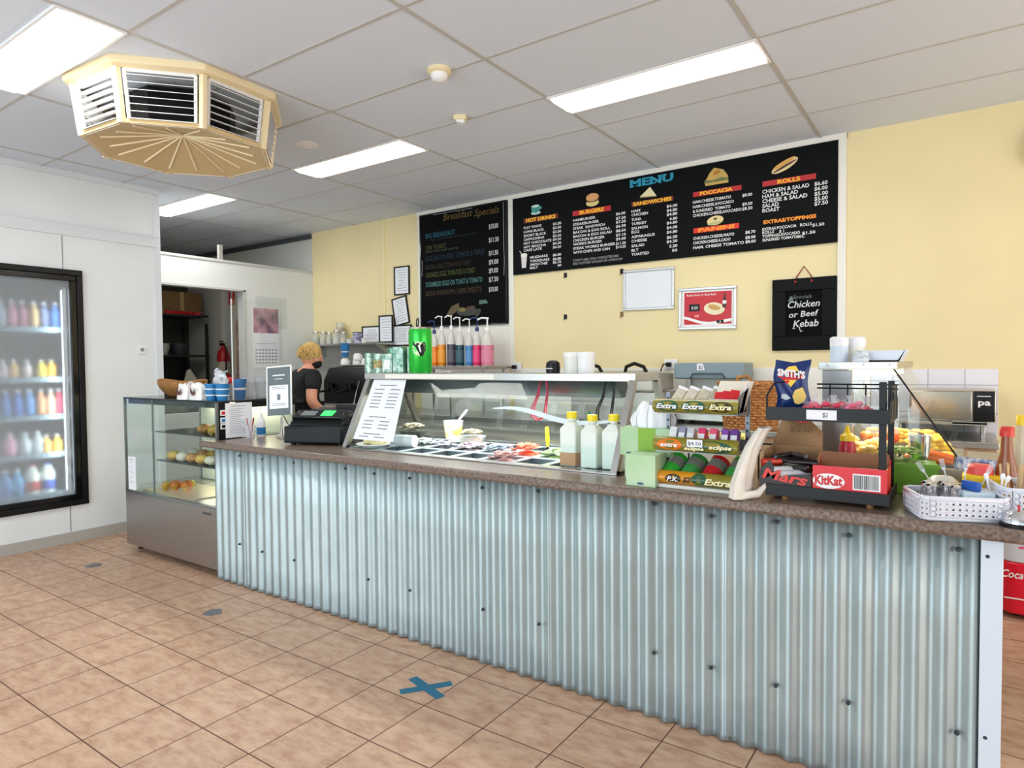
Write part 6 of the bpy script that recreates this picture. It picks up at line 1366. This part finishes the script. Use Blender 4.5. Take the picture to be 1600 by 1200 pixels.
BW = M('black_painted_wood', (9, 11, 13), .6, spec=.15)
obj('frame_border', B().box(-.215, .215, -.025, -.003, -.26, -.16).box(-.215, .215, -.025, -.003, .17, .26).box(-.215, -.12, -.025, -.003, -.16, .17).box(.12, .215, -.025, -.003, -.16, .17), BW, t, bevel=.004)
obj('chalk_panel', B().box(-.12, .12, -.014, -.004, -.16, .17), CHALK, t)
CW = M('chalk_white', (220, 224, 224), .8)
g = B(); g.text('Specials', -.01, .115, .025, -.0155, w=.13, shear=.3, al='c'); obj('faint_writing', g, M('chalk_dim', (110, 124, 118), .8), t)
g = B()
g.text('Chicken', .0, .048, .048, -.0155, w=.215, shear=.2, al='c', bold=.008, slope=.03)
g.text('or Beef', .0, -.022, .042, -.0155, w=.20, shear=.15, al='c', bold=.01, slope=.05)
g.text('Kebab', .015, -.092, .05, -.0155, w=.17, shear=.2, al='c', bold=.01, slope=.03)
g.tube([(-.075, -.0155, -.10), (-.055, -.0155, -.102)], .003, 4); g.tube([(-.03, -.0155, -.09), (-.02, -.0155, -.125), (-.005, -.0155, -.12)], .003, 4)
obj('chalk_writing', g, CW, t)
g = B().prism([(-.105, .10), (-.09, .135), (-.075, .13), (-.07, .105), (-.085, .09)], -.0158, -.0145); obj('chalk_drawing', g, M('chalk_dim', (110, 124, 118), .8), t)
obj('hanging_string', B().tube([(-.055, -.027, .235), (-.05, -.012, .27), (.0, -.006, .345), (.05, -.012, .27), (.055, -.027, .235)], .004, 6).ell(-.055, -.028, .235, .01, .006, .01, 8, 6).ell(.055, -.028, .235, .01, .006, .01, 8, 6), M('red_string', (140, 30, 40), .7), t)
obj('nail', B().cyl(0, -.004, .34, .346, .004, n=8), CHROME, t)
# small black clips left on the wall
for i, (px_, py_, lb) in enumerate([(884, 430, 'under the burgers column'), (972, 424, 'at the top left corner of the whiteboard'), (884, 495, 'low on the wall under the first clip'), (972, 491, 'small pale one below the whiteboard corner')]):
    x, z = onwall(px_, py_)
    one('wall_clip', B().box(-.012, .012, -.014, 0, -.02, .02).tube([(0, -.014, -.01), (-.01, -.02, -.03)], .004, 5), BLACK if i < 3 else M('brown_clip', (130, 100, 60), .5), 'small clip fixed to the yellow wall '+lb, 'clip', (x, YB, z))
# round fitting at the right edge
t = thing('wall_clock', 'round cream wall clock at the right edge above the tiles', 'clock', (.435, YB, 2.70))
g = B(); g.X = Matrix.Rotation(PI/2, 4, 'X'); g.lathe([(.15, 0), (.155, .02), (.15, .05), (.13, .055)], n=40); obj('clock_rim', g, CREAM, t)
g = B(); g.X = Matrix.Rotation(PI/2, 4, 'X'); g.lathe([(.13, .04), (.001, .042)], n=40); obj('clock_face', g, WHITE, t)
obj('clock_hands', B().box(-.004, .004, -.046, -.044, 0, .09).box(0, .06, -.046, -.044, -.004, .004), BLACK, t)

# power points and plugs on the back wall
def outlet(px_, py_, lb, cord):
    x, z = onwall(px_, py_, 5.09); t = thing('power_outlet', lb, 'power outlet', (x, 5.086, z))
    obj('plate', B().box(-.055, .055, -.012, 0, -.04, .04), WHITE, t, bevel=.003)
    p = obj('plug', B().box(-.03, .01, -.05, -.012, -.02, .015), BLACK, t, bevel=.006)
    obj('cord', B().tube(cord, .006, 6), BLACK, t)
outlet(808, 573, 'white double power outlet with black plugs below the first menu column', [(-.01, -.05, -.01), (-.05, -.07, .0), (-.1, -.08, -.03), (-.12, -.08, -.12)])
outlet(1049, 569, 'white power outlet with one black plug above the gum rack', [(-.01, -.05, .0), (-.04, -.07, .0), (-.06, -.07, -.05), (-.05, -.07, -.12)])
# syrup bottles on a wall-side shelf
t = thing('syrup_shelf', 'grey steel shelf under the pump syrup bottles', 'shelf', (0, 0, 0))
obj('shelf_top', B().box(-4.42, -3.50, 4.62, 4.98, 1.375, 1.398), M('shelf_brownsteel', (150, 144, 136), .4, .5), t, bevel=.003)
obj('shelf_legs', B().box(-4.40, -4.38, 4.64, 4.66, BZ, 1.374).box(-3.54, -3.52, 4.64, 4.66, BZ, 1.374).box(-4.40, -4.38, 4.94, 4.96, BZ, 1.374).box(-3.54, -3.52, 4.94, 4.96, BZ, 1.374), STEEL, t)
MILK = M('bottle_translucent', (228, 226, 220), .3, alpha=.75)
NAVY = M('pump_navy', (24, 44, 110), .35)
SY = [(-4.245, (236, 130, 30), NAVY, .33, 'orange syrup bottle with navy pump at the left'), (-4.15, (232, 146, 30), WHITE, .36, 'amber syrup bottle with white pump'), (-4.03, (74, 66, 84), WHITE, .36, 'dark grape syrup bottle with white pump'), (-3.925, (30, 70, 84), WHITE, .345, 'dark green syrup bottle with white pump'),
      (-3.81, (70, 130, 190), WHITE, .33, 'blue labelled syrup bottle with white pump'), (-3.72, (226, 50, 110), NAVY, .335, 'hot pink syrup bottle with navy pump'), (-3.60, (214, 120, 150), WHITE, .33, 'large pink syrup bottle with white pump at the right end')]
for i, (x, c, cap, h, lb) in enumerate(SY):
    pump(lb, (x, 4.80, 1.398), MILK, cap, h, .041 if i < 6 else .058, 'syrup_bottle', M('sl%d%d' % (c[0], c[1]), tuple(min(255, int(v*.9+30)) for v in c), .5), rz=.35, group='pump syrup bottles', liq=M('sy%d%d' % (c[0], c[1]), c, .2), lf=.95)
# equipment behind the canopy
one('hand_mixer', B().box(-.12, .1, -.05, .05, 0, .035).prism([(.02, .035), (.18, .035), (.2, .075), (.06, .06)], -.03, .03), M('mixer_grey', (214, 214, 214), .35), 'grey-white appliance lying behind the canopy under the syrup shelf', 'appliance', (-4.0, 4.50, 1.29), .2, bevel=.008)
one('label_box', B().box(-.07, .07, -.05, .05, 0, .06), M('taupe_box', (150, 140, 124), .6), 'taupe card box behind the canopy beside the grey appliance', 'box', (-3.86, 4.42, 1.29), .3, bevel=.002)
t = thing('appliance_stand', 'steel stand on the back bench behind the syrup bottles', 'stand', (-4.0, 4.55, BZ)); obj('stand_top', B().box(-.45, .35, -.22, .05, .315, .329), STEEL, t); obj('stand_leg', B().box(-.44, -.42, -.2, .03, 0, .314).box(.32, .34, -.2, .03, 0, .314), STEEL, t)
t = thing('contact_grill', 'grey steel contact grill with two black handles behind the canopy', 'grill', (-2.20, 4.72, BZ))
obj('grill_body', B().box(-.36, .36, -.22, .22, .02, .24), M('grill_body', (196, 192, 184), .35, .7), t, bevel=.01); obj('grill_lid', B().prism([(-.22, .25), (.2, .25), (.2, .38), (-.16, .40), (-.22, .36)], -.35, .33, 'X'), M('grill_lid', (206, 200, 186), .4, .5), t, bevel=.012)
for x in (-.20, .17): obj('handle', B().tube([(x-.09, -.16, .38), (x-.07, -.18, .43), (x, -.19, .455), (x+.07, -.18, .43), (x+.09, -.16, .38)], .014, 8), BLACK, t)
for x in (-.3, .3): obj('foot', B().cyl(x, -.15, 0, .021, .02, n=12).cyl(x, .15, 0, .021, .02, n=12), BLACK, t)
t = thing('sandwich_press', 'blue-grey sandwich press lid with a price tag behind the gum rack', 'sandwich press', (-1.56, 4.90, BZ))
obj('press_body', B().box(-.25, .25, -.12, .14, .02, .20), STEEL, t, bevel=.01); obj('press_lid', B().box(-.26, .26, -.12, .14, .335, .455), M('press_blue', (128, 148, 158), .4), t, bevel=.012)
obj('lid_handle', B().tube([(-.13, -.123, .34), (-.11, -.133, .375), (.11, -.133, .375), (.13, -.123, .34)], .006, 6), M('press_dark', (70, 86, 94), .4), t)
obj('price_tag', B().prism([(-.08, .40), (-.02, .40), (-.035, .45), (-.08, .45)], -.1225, -.121), PAPER, t); g = B(); g.text('$2', -.05, .41, .026, -.1235, w=.03, al='c'); obj('price_writing', g, BLACK, t)
obj('hinge_arm', B().box(-.24, -.2, .08, .14, .2, .336).box(.2, .24, .08, .14, .2, .336), STEEL, t)
for x in (-.2, .2): obj('foot', B().cyl(x, -.12, 0, .021, .02, n=12).cyl(x, .12, 0, .021, .02, n=12), BLACK, t)
# wicker basket
t = thing('wicker_basket', 'golden wicker basket on the back bench between the two display racks', 'basket', (-1.21, 4.615, BZ))
WK = M('wicker', (206, 146, 84), .6, noise=.35, scale=50, col2=(150, 92, 44), bump=.6)
g = B(); n = 44
for k in range(16):
    z = .008+k*.0185; R_ = .165+.045*(k/15); pts = []
    for i in range(n):
        a = 2*PI*i/n; w_ = .006*(1 if (i+k) % 2 else -1); pts.append(((R_+w_)*math.cos(a), (R_*.72+w_)*math.sin(a), z))
    g.tube(pts, .010, 6, closed=True)
obj('woven_wall', g, WK, t); obj('basket_base', B().lathe([(.001, 0), (.165, 0), (.165, .01)], n=30, sy=.72), WK, t)
g = B()
for k in range(3): g.tube([((.215+.006*math.sin(i*.9+k*2.1))*math.cos(2*PI*i/60), (.156+.006*math.cos(i*.9+k*2.1))*math.sin(2*PI*i/60), .312+.008*math.sin(i*.9+k*2.1)) for i in range(60)], .009, 6, closed=True)
obj('braided_rim', g, WK, t)
obj('handle_loop', B().tube([(-.05, -.15, .31), (-.04, -.16, .36), (.03, -.16, .365), (.05, -.15, .31)], .012, 8), WK, t)
# microwave
t = thing('microwave', 'silver microwave with black control panel on the bench by the wall tiles', 'microwave', (-.06, 4.86, 1.055))
obj('oven_body', B().box(-.22, .21, -.16, .20, 0, .185), M('oven_silver', (196, 190, 180), .3, .8), t, bevel=.006); obj('door_panel', B().box(-.215, .095, -.172, -.16, .01, .18), M('door_mirror', (170, 166, 156), .18, 1), t, bevel=.004)
cp = obj('control_panel', B().box(.10, .205, -.172, -.16, .005, .182), BLACKG, t, bevel=.003)
g = B(); g.text('pa', .125, .10, .035, -.1735, w=.06, bold=.03); g.box(.12, .185, -.1738, -.173, .15, .155); obj('panel_lettering', g, WHITET, cp)
obj('door_handle', B().box(.0, .17, -.19, -.172, -.012, .003), STEEL, t)
one('microwave_shelf', B().box(-.29, .17, -.19, .22, -.02, 0).box(-.28, -.26, -.18, .2, -.095, -.02).box(.14, .16, -.18, .2, -.095, -.02), STEEL, 'steel shelf stand carrying the microwave', 'shelf', (-.06, 4.86, 1.0545), bevel=.002)

# red cooler on the floor at the right
t = thing('drinks_cooler', 'red and grey Coca-Cola drinks cooler on the floor past the counter end', 'cooler', (.17, 4.45, 0))
def rr(w, d, r, n=5):
    out = []
    for cx, cy, a0 in ((w-r, r, -PI/2), (w-r, d-r, 0), (r, d-r, PI/2), (r, r, PI)):
        for i in range(n+1): a = a0+PI/2*i/n; out.append((cx+r*math.cos(a), cy+r*math.sin(a)))
    return out
obj('red_body', B().prism(rr(.55, .45, .08), .03, .315, 'Z'), M('cola_red', (224, 20, 50), .3), t, bevel=.01)
obj('grey_top', B().prism(rr(.55, .45, .08), .316, .80, 'Z'), M('cooler_grey', (206, 210, 220), .35), t, bevel=.006)
g = B(); g.grid(lambda u, v: (.08+u*.4, -.0015, .40-.05*u+.02*math.sin(u*4)+(v-.5)*.012), 20, 1); obj('red_swoosh', g, M('swoosh', (226, 70, 110), .4), t)
g = B(); g.text('Coca-Cola', .006, .232, .042, -.0018, w=.20, shear=.3, bold=.015, slope=-.02); obj('brand_lettering', g, WHITET, t)
obj('white_strip', B().box(.02, .5, -.0016, -.001, .115, .122), WHITET, t)
for x in (.08, .46): obj('foot', B().cyl(x, .1, 0, .031, .02, n=12).cyl(x, .35, 0, .031, .02, n=12), BLACK, t)

# floor marks
BT = M('blue_tape', (24, 104, 134), .5)
t = thing('tape_cross', 'blue tape cross on the floor tiles in front of the counter', 'tape mark', (-1.935, 2.105, 0), .38)
for a in (.55, -.65):
    g = B(); g.X = Matrix.Rotation(a, 4, 'Z'); g.box(-.115, .115, -.022, .022, .0005, .0015 if a > 0 else .0022); obj('tape_strip', g, BT, t)
for x, y, lb in ((-5.121, 2.10, 'round grey floor sticker nearest the drinks fridge'), (-3.557, 2.075, 'round grey floor sticker near the left end of the counter')):
    g = B().prism([((.052+.006*math.sin(5*q))*math.cos(q), (.052+.006*math.cos(3*q))*math.sin(q)) for q in [2*PI*i/24 for i in range(24)]], .0005, .0016, 'Z'); one('floor_sticker', g, M('sticker_grey', (112, 112, 116), .6), lb, 'sticker', (x, y, 0))

# ------------------------------------------------------------------ the person
def skinobj(name, verts, edges_, radii, mat, parent, root=0, sub=2):
    me = bpy.data.meshes.new(name); me.from_pydata(verts, edges_, []); me.materials.append(mat)
    o = bpy.data.objects.new(name, me); COL.objects.link(o); o.parent = parent
    o.modifiers.new('skin', 'SKIN').use_smooth_shade = True
    for i, r_ in enumerate(radii):
        sv = me.skin_vertices[0].data[i]; sv.radius = (r_ if isinstance(r_, tuple) else (r_, r_)); sv.use_root = (i == root)
    md = o.modifiers.new('s', 'SUBSURF'); md.levels = sub; md.render_levels = sub
    return o
# local frame: +y is the way she faces, +x her right
t = thing('person', 'person with short blonde hair, black t-shirt and black mask, turned to the coffee machine', 'person', (-5.10, 3.93, 0), -.30)
V_ = [(0, 0, .93), (0, 0, 1.05), (0, .005, 1.20), (0, .02, 1.31), (0, .035, 1.385), (0, .05, 1.44), (0, .07, 1.50),
      (.17, .01, 1.32), (.255, -.035, 1.09), (.20, .12, .96), (.18, .17, .94), (-.17, .01, 1.32), (-.235, .0, 1.08), (-.16, .20, 1.0), (-.14, .25, 1.0),
      (.09, 0, .86), (.095, .02, .48), (.10, -.01, .08), (.10, .12, .04), (-.09, 0, .86), (-.095, .02, .48), (-.10, -.01, .08), (-.10, .12, .04)]
E_ = [(0, 1), (1, 2), (2, 3), (3, 4), (4, 5), (5, 6), (3, 7), (7, 8), (8, 9), (9, 10), (3, 11), (11, 12), (12, 13), (13, 14), (0, 15), (15, 16), (16, 17), (17, 18), (0, 19), (19, 20), (20, 21), (21, 22)]
R_ = [(.15, .11), (.135, .10), (.15, .105), (.13, .09), .055, .05, .055, .06, .054, .040, .030, .06, .046, .036, .028, .09, .06, .04, .03, .09, .06, .04, .03]
body = skinobj('body', V_, E_, R_, SKIN, t)
# head
g = B(); g.ell(0, 0, 0, .074, .094, .115, 20, 14); 
g.ell(0, .088, -.02, .012, .018, .02, 8, 6); g.ell(.075, -.005, -.01, .008, .016, .026, 8, 6); g.ell(-.075, -.005, -.01, .008, .016, .026, 8, 6); g.ell(0, .075, -.055, .022, .012, .006, 10, 6)
hd = obj('head', g, SKIN, t); hd.location = (0, .075, 1.505); hd.rotation_euler = (-.15, 0, -.28)
for sx_ in (-1, 1):
    e_ = obj('eye', B().ell(sx_*.03, .083, .012, .011, .007, .008, 10, 8), WHITE, hd)
g = B(); g.ell(0, .035, -.06, .066, .068, .05, 18, 10); obj('face_mask', g, M('mask_black', (18, 18, 22), .8), hd)
obj('mask_strap', B().tube([(.068, .05, -.03), (.078, .0, .0)], .002, 5).tube([(-.068, .05, -.03), (-.078, .0, .0)], .002, 5), WHITE, hd)
random.seed(11)
g = B(); g.ell(0, -.014, .028, .088, .098, .108, 26, 16, .045)
for i in range(150):
    a = random.uniform(0, 2*PI); ph = random.uniform(-.2, 1.35)
    if math.sin(a) > .55 and ph < .7: continue
    p = Vector((.088*math.cos(a)*math.cos(ph), -.014+.098*math.sin(a)*math.cos(ph), .03+.105*math.sin(ph)))
    d = Vector((p.x*.5, p.y*.4-.004, -.10 if ph < .6 else -.05)); d.normalize(); L_ = random.uniform(.04, .075)
    g.tube([p*.97, p+d*L_*.5+Vector((p.x*.12, p.y*.12, 0)), p+d*L_], .008, 5, taper=[1, .8, .25])
obj('hair', g, HAIR, hd)
# t-shirt and trousers as slightly larger skins
V2 = [(0, 0, .80), (0, 0, .93), (0, 0, 1.06), (0, .005, 1.20), (0, .018, 1.315), (0, .032, 1.375), (.165, .01, 1.325), (.222, -.012, 1.24), (.235, -.02, 1.19), (-.165, .01, 1.325), (-.222, .008, 1.24), (-.23, .004, 1.19)]
E2 = [(0, 1), (1, 2), (2, 3), (3, 4), (4, 5), (4, 6), (6, 7), (7, 8), (4, 9), (9, 10), (10, 11)]
skinobj('t_shirt', V2, E2, [(.18, .14), (.178, .135), (.165, .125), (.178, .13), (.158, .115), (.075, .07), .078, .068, .066, .078, .068, .066], SHIRT, t, root=1)
V3 = [(0, 0, .92), (.09, 0, .80), (.097, .02, .48), (.10, -.01, .12), (-.09, 0, .80), (-.097, .02, .48), (-.10, -.01, .12)]
skinobj('trousers', V3, [(0, 1), (1, 2), (2, 3), (0, 4), (4, 5), (5, 6)], [(.17, .13), .10, .078, .062, .10, .078, .062], M('trouser', (28, 28, 32), .9), t)
for sx_ in (1, -1):
    fv = []; fe = []; fr_ = []; base = Vector((.178 if sx_ > 0 else -.135, .19 if sx_ > 0 else .27, .938 if sx_ > 0 else 1.0))
    vs = [base-Vector((0, .02, 0)), base+Vector((0, .035, 0)), base+Vector((0, .07, 0))]; es = [(0, 1), (1, 2)]; rs = [(.022, .028), (.034, .016), (.034, .014)]
    for k in range(4):
        o_ = -.027+.018*k; L_ = (.062, .07, .065, .05)[k]; n0 = len(vs)
        vs += [base+Vector((o_, .085, -.002)), base+Vector((o_, .085+L_*.5, -.014)), base+Vector((o_, .085+L_*.85, -.036))]; es += [(2, n0), (n0, n0+1), (n0+1, n0+2)]; rs += [.009, .0085, .007]
    n0 = len(vs); vs += [base+Vector((-sx_*.034, .035, -.008)), base+Vector((-sx_*.05, .065, -.02)), base+Vector((-sx_*.05, .09, -.028))]; es += [(1, n0), (n0, n0+1), (n0+1, n0+2)]; rs += [.011, .009, .008]
    skinobj('hand', [tuple(v) for v in vs], es, rs, SKIN, t, root=1, sub=1)
for sx_ in (-.10, .10): obj('shoe', B().ell(sx_, .06, .045, .05, .13, .045, 16, 8), BLACK, t)
